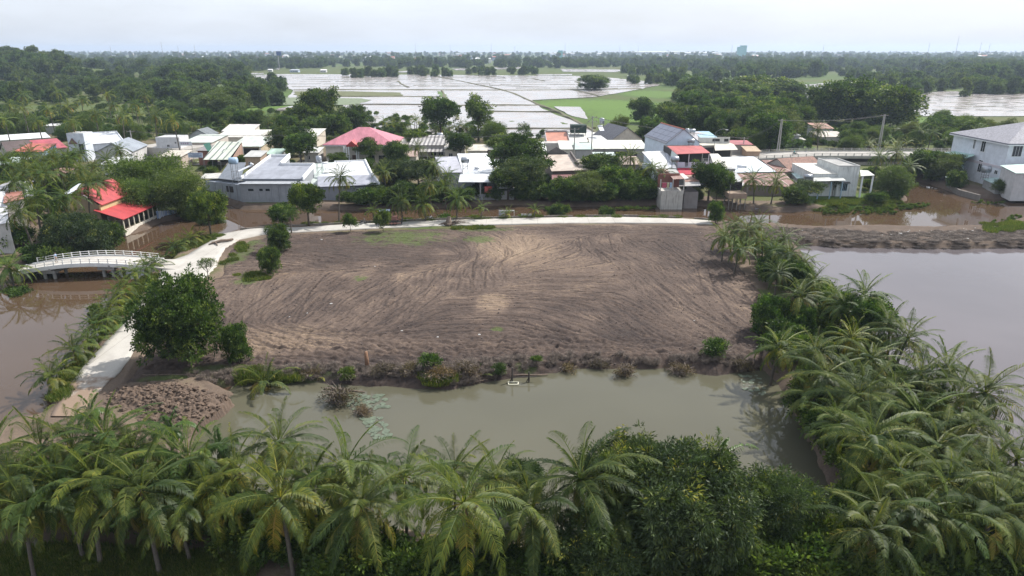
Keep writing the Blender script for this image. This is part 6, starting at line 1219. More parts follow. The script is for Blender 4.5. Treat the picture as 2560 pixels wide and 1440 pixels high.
zt = RY(1730, 417, 171.3)[2]; x0, x1 = q[0][0]+.1, q[1][0]-.1
mb = MB(); mb.box(x0, x1, 171.3, 187, -.3, zt); mb.build('lower_wall', m_wall((.60, .64, .70), .35), g_)
mb = MB(); mb.box(x0, x1, 178, 187, zt+.01, q[2][2]-.25); mb.build('terrace_back_wall', M_SHADE, g_)  # shade under the terrace roof is painted into this wall's colour
mb = MB(); mb.hexa([(x0, 171.5, zt), (x0+.15, 171.5, zt), (x0+.15, 184, zt), (x0, 184, zt)], [(x0, 171.5, q[0][2]-.12), (x0+.15, 171.5, q[0][2]-.12), (q[3][0]+.2, 184, q[3][2]-.12), (q[3][0], 184, q[3][2]-.12)]); mb.build('terrace_side_wall', m_wall((.58, .64, .62), .4), g_)
for a, b in ((0, .27), (.38, .97)): mb = MB(); mb.box(x0+(x1-x0)*a, x0+(x1-x0)*b, 171.25, 171.45, zt, zt+1.15); mb.build('balustrade', m_wall((.66, .68, .78), .2), g_)
for a in (0.01, .38, .99): mb = MB(); x = x0+(x1-x0)*a; mb.box(x-.08, x+.08, 171.3, 171.46, zt, q[0][2]-.1); mb.build('post', WHITE, g_)
slab(g_, 'red_canopy', px((1702, 437, 166), (1783, 434, 166), (1775, 419, 171), (1690, 420, 171)), m_sheet((.48, .03, .06), .03)); slab(g_, 'side_roof', px((1642, 421, 166), (1672, 421, 166), (1660, 377, 187), (1605, 379, 187)), m_sheet((.70, .70, .70), .03)); slab(g_, 'side_roof', px((1672, 421, 166.5), (1692, 421, 166.5), (1668, 372, 187), (1661, 377, 187)), m_sheet((.42, .44, .50), .03))
mb = MB(); xx = RY(1642, 421, 166); x2 = RY(1690, 421, 166); mb.box(xx[0]+.2, x2[0], 166.5, 186, -.5, 3.9); mb.build('side_wall', m_wall((.5, .54, .55), .4), g_)
tank(1687, 398, 166, 3.0, 'white water tank over the rusty striped shed', r=.75)
tank(1718, 330, 190, 3.0, 'small upright tank against the blue gable', lying=False, r=.6); tank(1728, 352, 187.2, 1.4, 'round tank on the roof step of the blue gable house', r=.55)
# river shed
g_ = thing_at('river_shed', *G(1680, 506, -1), label='open river shed with rust and white striped roof and hanging clothes', cat='shed'); RS = m_sheet((.22, .10, .075), .5, stripes=(1.25, .13, (.6, .58, .55)))
slab(g_, 'roof', px((1646, 433, 157), (1675, 432, 157), (1668, 422, 163), (1640, 422, 163)), RS); slab(g_, 'roof', px((1683, 448, 151.5), (1711, 447, 151.5), (1698, 434, 158), (1672, 435, 158)), RS); slab(g_, 'roof_edge', px((1711, 447, 151.5), (1722, 445, 152), (1708, 433, 158), (1699, 434, 158)), m_plain((.55, .53, .5), .8, .3))
slab(g_, 'platform_roof', px((1668, 433, 158), (1698, 432, 158), (1690, 423, 163), (1667, 423, 163)), CONCG); fq = Fr((1654, 478), (1709, 477), 151); zl = fq.h
box(fq, g_, 'base_wall', 0, fq.W, 0, 5, -1.6, zl, m_wall((.46, .44, .40), 1.0)); box(fq, g_, 'back_wall', .0, fq.W, 4.6, 5, zl, zl+3.0, m_wall((.20, .08, .06), .4)); posts(fq, g_, [-.3, fq.W*.5, fq.W], .15, zl-.6, zl+2.55, m_plain((.5, .48, .44), .8, .3), .1)
mb = MB(); mb.bar(fq(-.3, .15, zl+1.9), fq(fq.W*.5, .15, zl+1.9), .03); mb.build('rail', STAND, g_)
for k, (x, w_, c) in enumerate([(.1, .9, (.50, .10, .16)), (1.15, .45, (.5, .48, .3)), (1.75, .5, (.35, .48, .62))]):
    cl = thing_at('garment', *fq(x, .12, zl+.8), label=['pink-red cloth hanging in the river shed', 'pale yellow cloth hanging in the river shed', 'light blue cloth hanging in the river shed'][k], cat='garment'); box(fq, cl, 'cloth', x, x+w_, .05, .11, zl+.7, zl+1.85, m_plain(c, .9, .4, 4))
g_ = thing_at('shed', *G(1735, 495, 0), label='patched low roofs right of the river shed', cat='shed'); slab(g_, 'roof', px((1712, 454, 154), (1748, 452, 154), (1742, 437, 160), (1708, 438, 160)), m_sheet((.42, .24, .18), .35)); slab(g_, 'lower_roof', px((1712, 465, 151), (1752, 463, 151), (1748, 454, 154), (1712, 455, 154)), m_sheet((.46, .45, .44), .2)); mb = MB(); mb.box(RY(1713, 460, 152)[0], RY(1748, 460, 152)[0], 152, 160, -1, 2.8); mb.build('wall', m_wall((.22, .2, .19), .5), g_)
# behind: blue roof etc
h_, _ = house('house', 'grey house with light blue roof sheet', (1728, 352), (1800, 348), 214, 12, 'mono', 1.0, (.40, .39, .40), (.44, .42, .43), yr=218); slab(h_, 'blue_roof', px((1752, 346, 215), (1796, 345, 215), (1772, 328, 232), (1735, 328, 232)), m_sheet((.36, .56, .66), .03))
h_, f_ = house('shop_house', 'stall row with cream awnings below the light blue roof', (1757, 366), (1832, 360), 208, 8, 'mono', .6, (.40, .37, .33), (.62, .59, .50), cat='shop', yr=210); slab(h_, 'awning', px((1788, 376, 202), (1845, 374, 202), (1835, 361, 209), (1785, 362, 209)), m_sheet((.64, .60, .50), .15)); box(f_, h_, 'shade_panel', .3, f_.W-.5, -.03, .02, .3, f_.h-.6, M_SHADE)  # last box is a dark panel with the stalls' inner shade painted in
wl = thing_at('terrace_wall', *RY(1785, 358, 212), label='pale terrace wall with dark gaps under the light blue roof', cat='wall'); fq = Fr((1745, 358), (1824, 356), 211.5); box(fq, wl, 'wall_panel', 0, fq.W, 0, .3, fq.h-.3, fq.h+1.6, m_wall((.55, .54, .5), .4)); box(fq, wl, 'gap_shade_panel', fq.W*.45, fq.W*.68, -.04, 0, fq.h+.4, fq.h+1.2, M_SHADE); box(fq, wl, 'gap_shade_panel', fq.W*.82, fq.W*.95, -.04, 0, fq.h+.4, fq.h+1.2, M_SHADE)  # shade in the wall gaps painted as near-black panels
tank(1731, 327, 222, 1.5, 'tank at the corner of the light blue roof', r=.6)
# right group
def under(g_, q, mat, base=-.5, ins=.3, name='wall'):
    mb = MB(); b = [(q[0][0]+ins, q[0][1]+ins), (q[1][0]-ins, q[1][1]+ins), (q[2][0]-ins, q[2][1]-ins), (q[3][0]+ins, q[3][1]-ins)]; mb.hexa([(x, y, base) for x, y in b], [(b[i][0], b[i][1], q[i][2]-.16) for i in range(4)]); mb.build(name, mat, g_)
g_ = thing_at('house', *G(1900, 460, 0), label='house with huge flat pale blue-white roof', cat='house'); q = px((1840, 431, 170), (1941, 429, 170), (1884, 391, 189), (1790, 393, 189)); slab(g_, 'roof', q, m_sheet((.60, .66, .72), .03)); under(g_, q, CONCG)
g_ = thing_at('house', *G(1815, 460, 0), label='cream-grey roof terrace left of the pale blue-white roof', cat='house'); q = px((1788, 421, 172), (1834, 420, 172), (1795, 384, 189), (1774, 384, 189)); slab(g_, 'roof', q, m_sheet((.56, .54, .48), .1)); under(g_, q, m_wall((.5, .48, .44), .4)); mb = MB(); mb.box(RY(1812, 430, 169)[0], RY(1838, 430, 169)[0], 169, 172, 0, RY(1812, 422, 169)[2]); mb.build('annex', CONCG, g_)
g_ = thing_at('house', *G(1835, 490, 0), label='grey corrugated roofs stepping to the stilt shed', cat='house'); q = px((1812, 456, 159), (1860, 453, 159), (1838, 428, 168), (1790, 430, 168)); slab(g_, 'roof', q, m_sheet((.40, .40, .39), .15)); under(g_, q, m_wall((.28, .27, .26), .4)); slab(g_, 'lower_roof', px((1818, 467, 154), (1862, 464, 154), (1858, 456, 158), (1815, 458, 158)), m_sheet((.55, .54, .52), .15))
g_ = thing_at('stilt_shed', *G(1843, 518, -1), label='wooden shed standing on stilts over the canal', cat='shed'); fq = Fr((1822, 498), (1867, 496), 150); zl = fq.h; box(fq, g_, 'floor_box', 0, fq.W, 0, 4.5, zl, zl+1.15, m_wall((.30, .22, .16), .5)); box(fq, g_, 'back_wall', 0, fq.W, 4.0, 4.5, zl+1.15, zl+2.9, M_SHADE)  # inner shade of the shed painted into the back wall colour
for k in range(5): mb = MB(); x = .2+k*(fq.W-.4)/4; mb.bar(fq(x, .3+.3*(k % 2), -1.9), fq(x, .3+.3*(k % 2), zl), .09); mb.build('stilt', m_plain((.22, .2, .18), .9, .4), g_); mb = MB(); mb.bar(fq(x, 3.8, -1.9), fq(x, 3.8, zl), .09); mb.build('stilt', m_plain((.22, .2, .18), .9, .4), g_)
for x in (.1, fq.W-.1): mb = MB(); mb.bar(fq(x, .1, zl+1.1), fq(x, .1, zl+3.1), .06); mb.build('post', STAND, g_)
g_ = thing_at('house', *G(1930, 480, 0), label='house under broad rust-brown sheet roof with pale joints', cat='house'); RB = m_sheet((.23, .115, .09), .3, stripes=(2.6, .05, (.5, .42, .38)))
q = px((1850, 460, 161), (1995, 468, 161), (1962, 432.5, 170), (1842, 433.5, 170)); slab(g_, 'roof', q, RB); under(g_, q, m_wall((.2, .16, .14), .4)); q = px((1943, 430, 171), (1985, 430, 171), (1935, 400, 188), (1903, 400, 188)); slab(g_, 'upper_roof', q, RB)
under(g_, q, m_wall((.2, .16, .14), .4), name='upper_wall')
solar(1857, 425, 173, 'solar heater on the pale blue-white roof', 2.4, 1.8, 0)
h_, _ = house('house', 'old house with mossy brown clay tile roof before the raised road', (1976, 427), (2062, 420), 175, 10, 'gx', 2.3, (.46, .43, .39), (.26, .12, .08), tile=True, stain=.6, yr=179)
house('x', '', (2000, 432), (2068, 428), 172, 4, 'mono', .9, (.42, .38, .35), (.32, .15, .10), tile=True, root=h_)
g_ = thing_at('house', *G(1998, 450, 0), label='small mint sheet roof beside the weathered white house', cat='house'); q = px((1992, 446, 165), (2025, 443, 165), (2006, 427, 172), (1976, 430, 172)); slab(g_, 'roof', q, m_sheet((.48, .60, .58), .1)); under(g_, q, CONCG)
WW = m_wall((.60, .62, .60), .9); h_, f_ = house('house', 'weathered white riverside house with blue shutters', (2034, 436), (2100, 434), 160, 13, 'mono', .4, WW, (.66, .64, .58), over=.1)
_, f2 = house('x', '', (2098, 419), (2151, 416), 159.6, 12, 'flat', 0, WW, (.35, .34, .32), root=h_, parapet=((.50, .50, .48), .35)); W = f2.W
w_ = window(f2, h_, 'f', W*.22, W*.52, 1.6, 3.2, frame=(.30, .42, .48), bars=3); slab(h_, 'window_hood', [f2(W*.12, -.5, 3.45), f2(W*.62, -.5, 3.45), f2(W*.62, 0, 3.7), f2(W*.12, 0, 3.7)], m_plain((.08, .08, .08), .9, .3))
slab(h_, 'porch_roof', px((2034, 453, 156.5), (2115, 451, 156.5), (2104, 441, 160), (2034, 443, 160)), m_sheet((.52, .53, .50), .15)); fq = Fr((2040, 455), (2110, 455), 156.8); posts(fq, h_, [.8, 3.6, fq.W-.3], 0, 0, fq.h, m_plain((.30, .42, .50), .7, .3), .12)
slab(h_, 'side_porch_roof', px((2152, 440, 158), (2187, 438, 158), (2170, 426, 166), (2150, 425, 166)), m_sheet((.62, .62, .56), .15)); fq = Fr((2155, 440), (2185, 440), 158.5); posts(fq, h_, [.2, fq.W-.2], 0, 0, fq.h, WHITE, .15)
tank(2021, 441, 160, .9, 'white lying tank on the weathered white house', r=.55)
# houses behind the road
house('house', 'brown-roofed shack far behind the raised road', (2040, 325), (2083, 318), 270, 8, 'mono', 1.2, (.44, .44, .45), (.34, .17, .12)); house('house', 'low patchwork-roofed house behind the road palm', (2050, 345), (2118, 340), 252, 9, 'mono', .9, (.5, .46, .42), (.52, .46, .40)); house('shed', 'grey shed under white lean-to roof behind the pole', (1960, 345), (2000, 332), 245, 7, 'mono', .6, (.34, .34, .34), (.62, .63, .64), cat='shed')
house('shed', 'small wooden shed behind the raised road', (1988, 350), (2012, 350), 244, 4, 'mono', .4, (.26, .26, .27), (.5, .48, .44), cat='shed'); house('shed', 'straw-coloured lean-to on the street beside the raised road', (1868, 380), (1900, 377), 212, 5, 'mono', .8, (.40, .28, .2), (.46, .34, .22), cat='shed')
house('house', 'low crimson-edged roof behind the stall row', (1828, 362), (1880, 362), 218, 6, 'mono', .5, (.4, .36, .34), (.40, .12, .13))
# ---- villa at the right border
g_ = thing_at('villa', 133, 172, 0, label='big two-storey pale blue villa with grey hip roof at the right border', cat='villa'); vx0, vx1, vy0, vy1, vh = 121.5, 150, 169, 191, 11.4
VB = m_wall((.68, .71, .77), .12); mb = MB(); mb.box(vx0, vx1, vy0, vy1, -.3, vh); mb.build('wall', VB, g_)
mb = MB(); o = .8; k = (vy1-vy0)/2; rz_ = vh+4.1; c = [(vx0-o, vy0-o, vh), (vx1+o, vy0-o, vh), (vx1+o, vy1+o, vh), (vx0-o, vy1+o, vh)]; mb.v += c+[(vx0+k, vy0+k, rz_), (vx1-k, vy0+k, rz_)]+[(p[0], p[1], vh-.3) for p in c]; mb.f += [(0, 1, 5, 4), (1, 2, 5), (2, 3, 4, 5), (3, 0, 4), (0, 6, 7, 1), (1, 7, 8, 2), (2, 8, 9, 3), (3, 9, 6, 0), (9, 8, 7, 6)]; mb.build('roof', m_tile((.25, .25, .29), .15), g_)
mb = MB(); mb.box(vx0-o-.05, vx1+o, vy0-o-.05, vy1+o, vh-.55, vh-.31); mb.build('eave_fascia', WHITE, g_)
mb = MB(); mb.box(vx0-.1, vx1, vy0-.1, vy1, 5.3, 5.6); mb.box(vx0-.06, vx1, vy0-.06, vy1, 5.0, 5.2); mb.build('moulding', m_plain((.62, .55, .58), .8, .1), g_)
def xwin(y0, y1, z0, z1):
    mb = MB(); mb.box(vx0-.04, vx0+.05, y0, y1, z0, z1); w_ = mb.build('window', m_glass(), g_); mb = MB(); t_ = .16
    for a in ((y0-t_, y0, z0-t_, z1+t_), (y1, y1+t_, z0-t_, z1+t_), (y0, y1, z0-t_, z0), (y0, y1, z1, z1+t_)): mb.box(vx0-.09, vx0, *a)
    mb.box(vx0-.07, vx0-.03, (y0+y1)/2-.04, (y0+y1)/2+.04, z0, z1); mb.build('frame', WHITE, w_)
def ypx(u, v, x):                       # distance and height of the point of plane x seen at (u,v)
    a, y, d = ray(u, v); t = x/a; return y*t, CAM_H+d*t
for (u0, v0, u1, v1) in [(2451, 352, 2467, 378), (2443, 402, 2458, 428), (2486, 427, 2495, 434), (2432, 346, 2442, 371)]:
    ya, za = ypx(u0, v1, vx0); yb_, zb = ypx(u1, v0, vx0); xwin(min(ya, yb_), max(ya, yb_), min(za, zb), max(za, zb))
f_ = Fr((2531, 360), (2640, 360), vy0, z=vh); 
for (u0, u1, v0, v1) in [(2535, 2558, 364, 391), (2600, 2625, 364, 391)]:
    x0 = RY(u0, v0, vy0)[0]; x1 = RY(u1, v0, vy0)[0]; z1 = RY(u0, v0, vy0)[2]; z0 = RY(u0, v1, vy0)[2]; f3 = Fr((2531, 360), (2640, 360), vy0, z=vh); window(f3, g_, 'f', x0-f3.A.x, x1-f3.A.x, z0, z1, frame=(.7, .7, .72), bars=2)
slab(g_, 'mint_awning', px((2412, 396, 181), (2437, 388, 179), (2418, 374, 190), (2358, 381, 188)), m_sheet((.42, .62, .56), .03)); mb = MB(); mb.box(RY(2394, 400, 184)[0], vx0-.05, 184, 190, 0, 4.2); mb.build('annex', m_wall((.42, .58, .72), .15), g_)
sh = thing_at('shed', *RY(2530, 470, 160), label='grey block shed with mint roof before the pale blue villa', cat='shed'); q = px((2540, 433, 157), (2720, 433, 157), (2660, 405, 166), (2500, 413, 166)); slab(sh, 'roof', q, m_sheet((.50, .66, .60), .05)); under(sh, q, m_wall((.50, .49, .49), .35), base=-.4)
sl = thing_at('lean_to', *G(2470, 470, 0), label='low mint lean-to roof on the villa bank', cat='shed'); q = px((2490, 462, 163), (2525, 458, 163), (2495, 443, 171), (2455, 446, 171)); slab(sl, 'roof', q, m_sheet((.45, .60, .58), .12)); under(sl, q, CONCG, base=-.2)
tank(2466, 423, 170, 2.6, 'steel tank on a frame beside the pale blue villa wall', r=.9)
house('hut', 'little tin hut on the villa bank', (2385, 451), (2410, 452), 172, 3, 'mono', .3, (.36, .40, .42), (.60, .68, .64), cat='hut')
bw = thing_at('retaining_wall', *G(2410, 480, -1), label='dark concrete retaining wall of the villa bank', cat='wall'); P = [G(2368, 463, 0), G(2400, 478, 0), G(2450, 491, 0)]; mb = MB()
for i in range(2):
    a, b_ = Vector(P[i]), Vector(P[i+1]); d = (b_-a).normalized(); s_ = Vector((-d.y, d.x, 0))*.2; mb.hexa([a-s_+Vector((0, 0, -1.6)), b_-s_+Vector((0, 0, -1.6)), b_+s_+Vector((0, 0, -1.6)), a+s_+Vector((0, 0, -1.6))], [a-s_+Vector((0, 0, .35)), b_-s_+Vector((0, 0, .35)), b_+s_+Vector((0, 0, .35)), a+s_+Vector((0, 0, .35))])
mb.build('wall_panel', m_wall((.20, .18, .16), .8), bw)
# ---- raised road
rx0, rx1 = RY(1700, 390, 212)[0], RY(2460, 390, 212)[0]; rz0 = 2.6
mb = MB(); mb.hexa([(rx0, 207, -.2), (rx1, 204, -.2), (rx1, 217, -.2), (rx0, 218, -.2)], [(rx0, 207, 1.2), (rx1, 204, rz0-.6), (rx1, 217, rz0-.6), (rx0, 218, 1.2)])
mb.v[-4:] = [(rx0, 207, .6), (rx1, 204, 1.6), (rx1, 217, 1.6), (rx0, 218, .6)]; tag(mb.build('road_embankment', m_wall((.27, .25, .22), .8)), kind='structure')
def rz(x): return .75+(rz0-.6)*min(1, max(0, (x-rx0)/(40)))
mb = MB(); n = 40
for i in range(n):
    x0 = rx0+(rx1-rx0)*i/n; x1 = rx0+(rx1-rx0)*(i+1)/n; mb.hexa([(x0, 206.8-(x0-rx0)*.03, rz(x0)-.5), (x1, 206.8-(x1-rx0)*.03, rz(x1)-.5), (x1, 218-(x1-rx0)*.01, rz(x1)-.5), (x0, 218-(x0-rx0)*.01, rz(x0)-.5)], [(x0, 206.8-(x0-rx0)*.03, rz(x0)), (x1, 206.8-(x1-rx0)*.03, rz(x1)), (x1, 218-(x1-rx0)*.01, rz(x1)), (x0, 218-(x0-rx0)*.01, rz(x0))])
tag(mb.build('road', m_plain((.36, .34, .31), .9, .3, .6)), kind='structure')
for nm, yo, sl_, lab in (('near', 207.0, .03, 'near concrete railing of the raised road'), ('far', 217.6, .01, 'far concrete railing of the raised road')):
    r = thing_at('railing', (rx0+rx1)/2, yo, 2, label=lab, cat='railing'); mb = MB()
    for i in range(n):
        x0 = rx0+(rx1-rx0)*i/n; x1 = rx0+(rx1-rx0)*(i+1)/n
        for zz in (.55, .95): mb.bar((x0, yo-(x0-rx0)*sl_, rz(x0)+zz), (x1, yo-(x1-rx0)*sl_, rz(x1)+zz), .07, n=4)
        mb.hexa([(x0, yo-.12-(x0-rx0)*sl_, rz(x0)), (x1, yo-.12-(x1-rx0)*sl_, rz(x1)), (x1, yo+.12-(x1-rx0)*sl_, rz(x1)), (x0, yo+.12-(x0-rx0)*sl_, rz(x0))], [(x0, yo-.12-(x0-rx0)*sl_, rz(x0)+.3), (x1, yo-.12-(x1-rx0)*sl_, rz(x1)+.3), (x1, yo+.12-(x1-rx0)*sl_, rz(x1)+.3), (x0, yo+.12-(x0-rx0)*sl_, rz(x0)+.3)])
    mb.build('rail', m_wall((.42, .41, .38), .6), r)
    for i in range(n):
        x = rx0+(rx1-rx0)*(i+.5)/n; mb = MB(); mb.box(x-.1, x+.1, yo-.1-(x-rx0)*sl_, yo+.1-(x-rx0)*sl_, rz(x), rz(x)+1.05); mb.build('post', m_wall((.42, .41, .38), .6), r)
# street through the village
mb = MB(); q = [G(0, 398, .26), G(500, 412, .26), G(1000, 416, .26), G(1700, 392, .26), G(1700, 384, .26), G(1000, 405, .26), G(500, 402, .26), G(0, 390, .26)]
for i in range(3): mb.face(q[i], q[i+1], q[6-i], q[7-i])
tag(mb.build('road', m_plain((.30, .28, .25), .9, .4, .5)), kind='structure')
# ---- red riverside house (left)
g_ = thing_at('house', *G(300, 585, -1), label='riverside house with layered bright red roof and white-posted gallery', cat='house'); RR = m_sheet((.42, .05, .055), .06, pitch=.35)
x0 = -74.2; y0, y1 = 127.2, 140.5
slab(g_, 'lower_roof', [(x0+.3, y0-.4, 2.5), (x0+.3, y1+.2, 2.5), (x0-5, y1+.2, 4.3), (x0-5, y0-.4, 4.3)], RR); slab(g_, 'upper_roof', [(x0-3.8, y0+.6, 5.1), (x0-3.8, y1-.5, 5.1), (x0-8.2, y1-.5, 8.0), (x0-8.2, y0+.6, 8.0)], RR); slab(g_, 'upper_roof', [(x0-8.2, y0+.6, 8.0), (x0-8.2, y1-.5, 8.0), (x0-11, y1-.5, 5.8), (x0-11, y0+.6, 5.8)], RR)
mb = MB(); mb.box(x0-4.4, x0-4.1, y0+.5, y1-.5, 4.0, 5.1); mb.build('fascia', m_plain((.55, .42, .22), .8, .3), g_)
mb = MB(); mb.box(x0-10.6, x0-4.5, y0+.8, y1-.8, 0, 5.0); mb.v += [(x0-10.6, y0+.85, 5.0), (x0-4.5, y0+.85, 5.0), (x0-8.2, y0+.85, 7.7), (x0-10.6, y1-.85, 5.0), (x0-4.5, y1-.85, 5.0), (x0-8.2, y1-.85, 7.7)]; k = len(mb.v)-6; mb.f += [(k, k+1, k+2), (k+3, k+5, k+4)]; mb.build('wall', m_wall((.36, .27, .17), .6), g_)
mb = MB(); mb.box(x0-4.4, x0-.1, y0, y1, -.6, -.1); mb.build('gallery_floor', CONCG, g_); mb = MB(); mb.box(x0-2.9, x0-2.7, y0, y1, -.1, 3.0); mb.build('inner_wall', m_wall((.20, .17, .15), .4), g_); mb = MB(); mb.box(x0-.15, x0, y0, y1, -.9, .35); mb.build('low_wall', m_wall((.62, .58, .5), .6), g_)
for k in range(8): yy = y0+.1+(y1-y0-.2)*k/7; mb = MB(); mb.box(x0-.16, x0+.02, yy-.09, yy+.09, .35, 2.45); mb.build('post', m_plain((.66, .60, .48), .8, .2), g_)
for k in range(14): yy = y0+(y1-y0)*k/13; mb = MB(); mb.bar((x0-.3, yy, -1.8), (x0-.3, yy, -.6), .1); mb.build('stilt', m_plain((.2, .17, .14), .9, .4), g_)
slab(g_, 'side_roof', [(x0-.5, y1+.3, 2.4), (x0+1.0, y1+4.0, 2.2), (x0-4, y1+4.5, 3.4), (x0-4.5, y1+.3, 3.7)], m_sheet((.42, .06, .07), .1))
tp = thing_at('blue_sheeting', *G(418, 552, -1), label='blue and white sheeting hung above the water beside the red house', cat='tarpaulin'); a = Vector(RY(390, 530, 139)); b_ = Vector(RY(440, 528, 143)); mb = MB(); n = 16
for i in range(n+1):
    p = a.lerp(b_, i/n)+Vector((0, .25*math.sin(i*2.1), 0)); mb.v += [(p.x, p.y, p.z+.2), (p.x, p.y+.1, -1.0+.15*math.sin(i*1.7))]
mb.f += [(2*i, 2*i+1, 2*i+3, 2*i+2) for i in range(n)]; mb.build('sheet', m_sheet((.36, .48, .72), .0, stripes=(.9, .4, (.66, .70, .76))), tp)
# left border houses
g_ = thing_at('house', *G(5, 540, 0), label='white-roofed house cut by the left border above the bridge', cat='house'); q = px((-60, 570, 112), (22, 556, 112), (12, 478, 133), (-60, 478, 133)); slab(g_, 'roof', q, m_sheet((.60, .60, .62), .05)); under(g_, q, m_wall((.5, .48, .46), .4), base=0)
g_ = thing_at('house', *G(25, 510, 0), label='house with rusty red-brown roof left of the bridge corner palm', cat='house'); q = px((8, 508, 122), (60, 496, 124), (55, 478, 134), (10, 480, 134)); slab(g_, 'roof', q, m_sheet((.40, .17, .13), .3)); under(g_, q, m_wall((.5, .46, .42), .5), base=0)
house('house', 'white-walled low building above the left palms', (-20, 474), (32, 473), 142, 6, 'mono', .5, (.56, .58, .62), (.4, .4, .42)); house('house', 'small pale roof peeping over the dark mango tree', (165, 484), (198, 484), 138, 5, 'mono', .9, (.5, .5, .52), (.60, .64, .70))
house('shed', 'pale green far shed at the left edge of the grove', (-20, 320), (44, 312), 290, 10, 'mono', .8, (.4, .42, .4), (.46, .58, .50), cat='shed')
house('shed', 'white roof glimpsed through the tall left palms', (112, 316), (150, 314), 285, 8, 'mono', .8, (.4, .42, .4), (.6, .6, .6), cat='shed')
for (nm, lab, fl, fr_q, y, D, ri, wc, rc) in [('house', 'small white roof showing between the left palms below the grey gable', (250, 412), (300, 411), 188, 7, .9, (.5, .5, .5), (.64, .65, .66)), ('house', 'rusty small roof in the left palm grove', (110, 440), (150, 439), 172, 6, .8, (.45, .42, .4), (.36, .20, .15)),
   ('house', 'pale mint roof at the left border above the grove', (-10, 412), (36, 410), 188, 7, .8, (.5, .5, .5), (.50, .58, .54)), ('house', 'low cream roof left of the blue text board', (400, 392), (452, 391), 200, 7, .7, (.48, .40, .34), (.60, .54, .46)), ('shed', 'grey lean-to roof beside the striped stall', (612, 392), (650, 392), 200, 6, .8, (.4, .3, .22), (.46, .46, .44)),
   ('shed', 'small white roof behind the garden trees left of the pink villa', (760, 382), (795, 381), 212, 6, .7, (.5, .48, .44), (.62, .62, .60)), ('house', 'low brown roof right of the pink villa', (1000, 392), (1040, 391), 204, 6, .7, (.46, .42, .36), (.34, .24, .19)), ('house', 'cream roof right of the slatted house', (1112, 372), (1160, 371), 218, 8, .8, (.5, .46, .4), (.58, .54, .48)),
   ('house', 'mint roof between the tan roof and the long cream roof', (1490, 398), (1540, 397), 196, 7, .8, (.46, .46, .44), (.52, .60, .56)), ('house', 'rust-patched roof behind the two canal palms', (1545, 412), (1600, 411), 186, 8, .9, (.4, .37, .34), (.44, .34, .28))]:
    house(nm, lab, fl, fr_q, y, D, 'mono', ri, wc, rc, cat='shed' if nm == 'shed' else 'house', wins=[('f', .2, .4, .8, 1.8)])
# ================================================================== BRIDGE, VEHICLES, PEOPLE, SMALL THINGS
WH2 = m_wall((.70, .70, .68), .25); DARKC = m_wall((.30, .29, .27), .6)
br = thing_at('footbridge', -65, 103, 0, label='white arched concrete bridge over the left canal', cat='bridge')
bx0, bx1 = -77.0, -57.2; bw_ = 4.4; nb = 24
def by(x): return 100.4+(x-bx0)*.135
def bz(x): s = (x-bx0)/(bx1-bx0); return .48+.97*math.sin(math.pi*min(1, max(0, s)))
mb = MB(); fbs = {-.18: MB(), bw_: MB()}
for i in range(nb):
    xa = bx0+(bx1-bx0)*i/nb; xb = bx0+(bx1-bx0)*(i+1)/nb
    mb.hexa([(xa, by(xa), bz(xa)-.22), (xb, by(xb), bz(xb)-.22), (xb, by(xb)+bw_, bz(xb)-.22), (xa, by(xa)+bw_, bz(xa)-.22)], [(xa, by(xa), bz(xa)), (xb, by(xb), bz(xb)), (xb, by(xb)+bw_, bz(xb)), (xa, by(xa)+bw_, bz(xa))])
    for o in (-.18, bw_): fbs[o].hexa([(xa, by(xa)+o, bz(xa)-.45), (xb, by(xb)+o, bz(xb)-.45), (xb, by(xb)+o+.18, bz(xb)-.45), (xa, by(xa)+o+.18, bz(xa)-.45)], [(xa, by(xa)+o, bz(xa)+.16), (xb, by(xb)+o, bz(xb)+.16), (xb, by(xb)+o+.18, bz(xb)+.16), (xa, by(xa)+o+.18, bz(xa)+.16)])
mb.build('deck', M_CONC, br); [q.build('edge_beam', WH2, br) for q in fbs.values()]
for o in (-.10, bw_+.08):
    mb = MB()
    for i in range(nb):
        xa = bx0+.8+(bx1-bx0-1.6)*i/nb; xb = bx0+.8+(bx1-bx0-1.6)*(i+1)/nb
        for zz in (.5, .85): mb.hexa([(xa, by(xa)+o-.04, bz(xa)+zz-.06), (xb, by(xb)+o-.04, bz(xb)+zz-.06), (xb, by(xb)+o+.04, bz(xb)+zz-.06), (xa, by(xa)+o+.04, bz(xa)+zz-.06)], [(xa, by(xa)+o-.05, bz(xa)+zz), (xb, by(xb)+o-.05, bz(xb)+zz), (xb, by(xb)+o+.05, bz(xb)+zz), (xa, by(xa)+o+.05, bz(xa)+zz)])
    mb.build('rail', WH2, br)
    for i in range(15):
        x = bx0+.8+(bx1-bx0-1.6)*i/14; mb = MB(); mb.box(x-.06, x+.06, by(x)+o-.06, by(x)+o+.06, bz(x)+.1, bz(x)+.9); mb.build('post', WH2, br)
mb = MB(); mb.hexa([(bx1, by(bx1), -.6), (-53.4, 103.2, -.6), (-53.4, 108.6, -.6), (bx1, by(bx1)+bw_, -.6)], [(bx1, by(bx1), .47), (-53.4, 103.2, .13), (-53.4, 108.6, .13), (bx1, by(bx1)+bw_, .47)]); mb.build('approach_slab', M_CONC, br)
for u in (125, 262):
    x = RY(u, 680, 102)[0]; mb = MB(); mb.box(x-1.3, x+1.3, by(x)+.2, by(x)+bw_-.2, bz(x)-1.1, bz(x)-.62); mb.box(x-.9, x+.9, by(x)-.1, by(x)+bw_+.1, bz(x)-.62, bz(x)-.24)
    for q in (-.75, .75):
        for yo in (.8, bw_-.8): mb.bar((x+q, by(x)+yo, -2.4), (x+q, by(x)+yo, bz(x)-1.1), .25, n=8)
    mb.build('pier', DARKC, br)
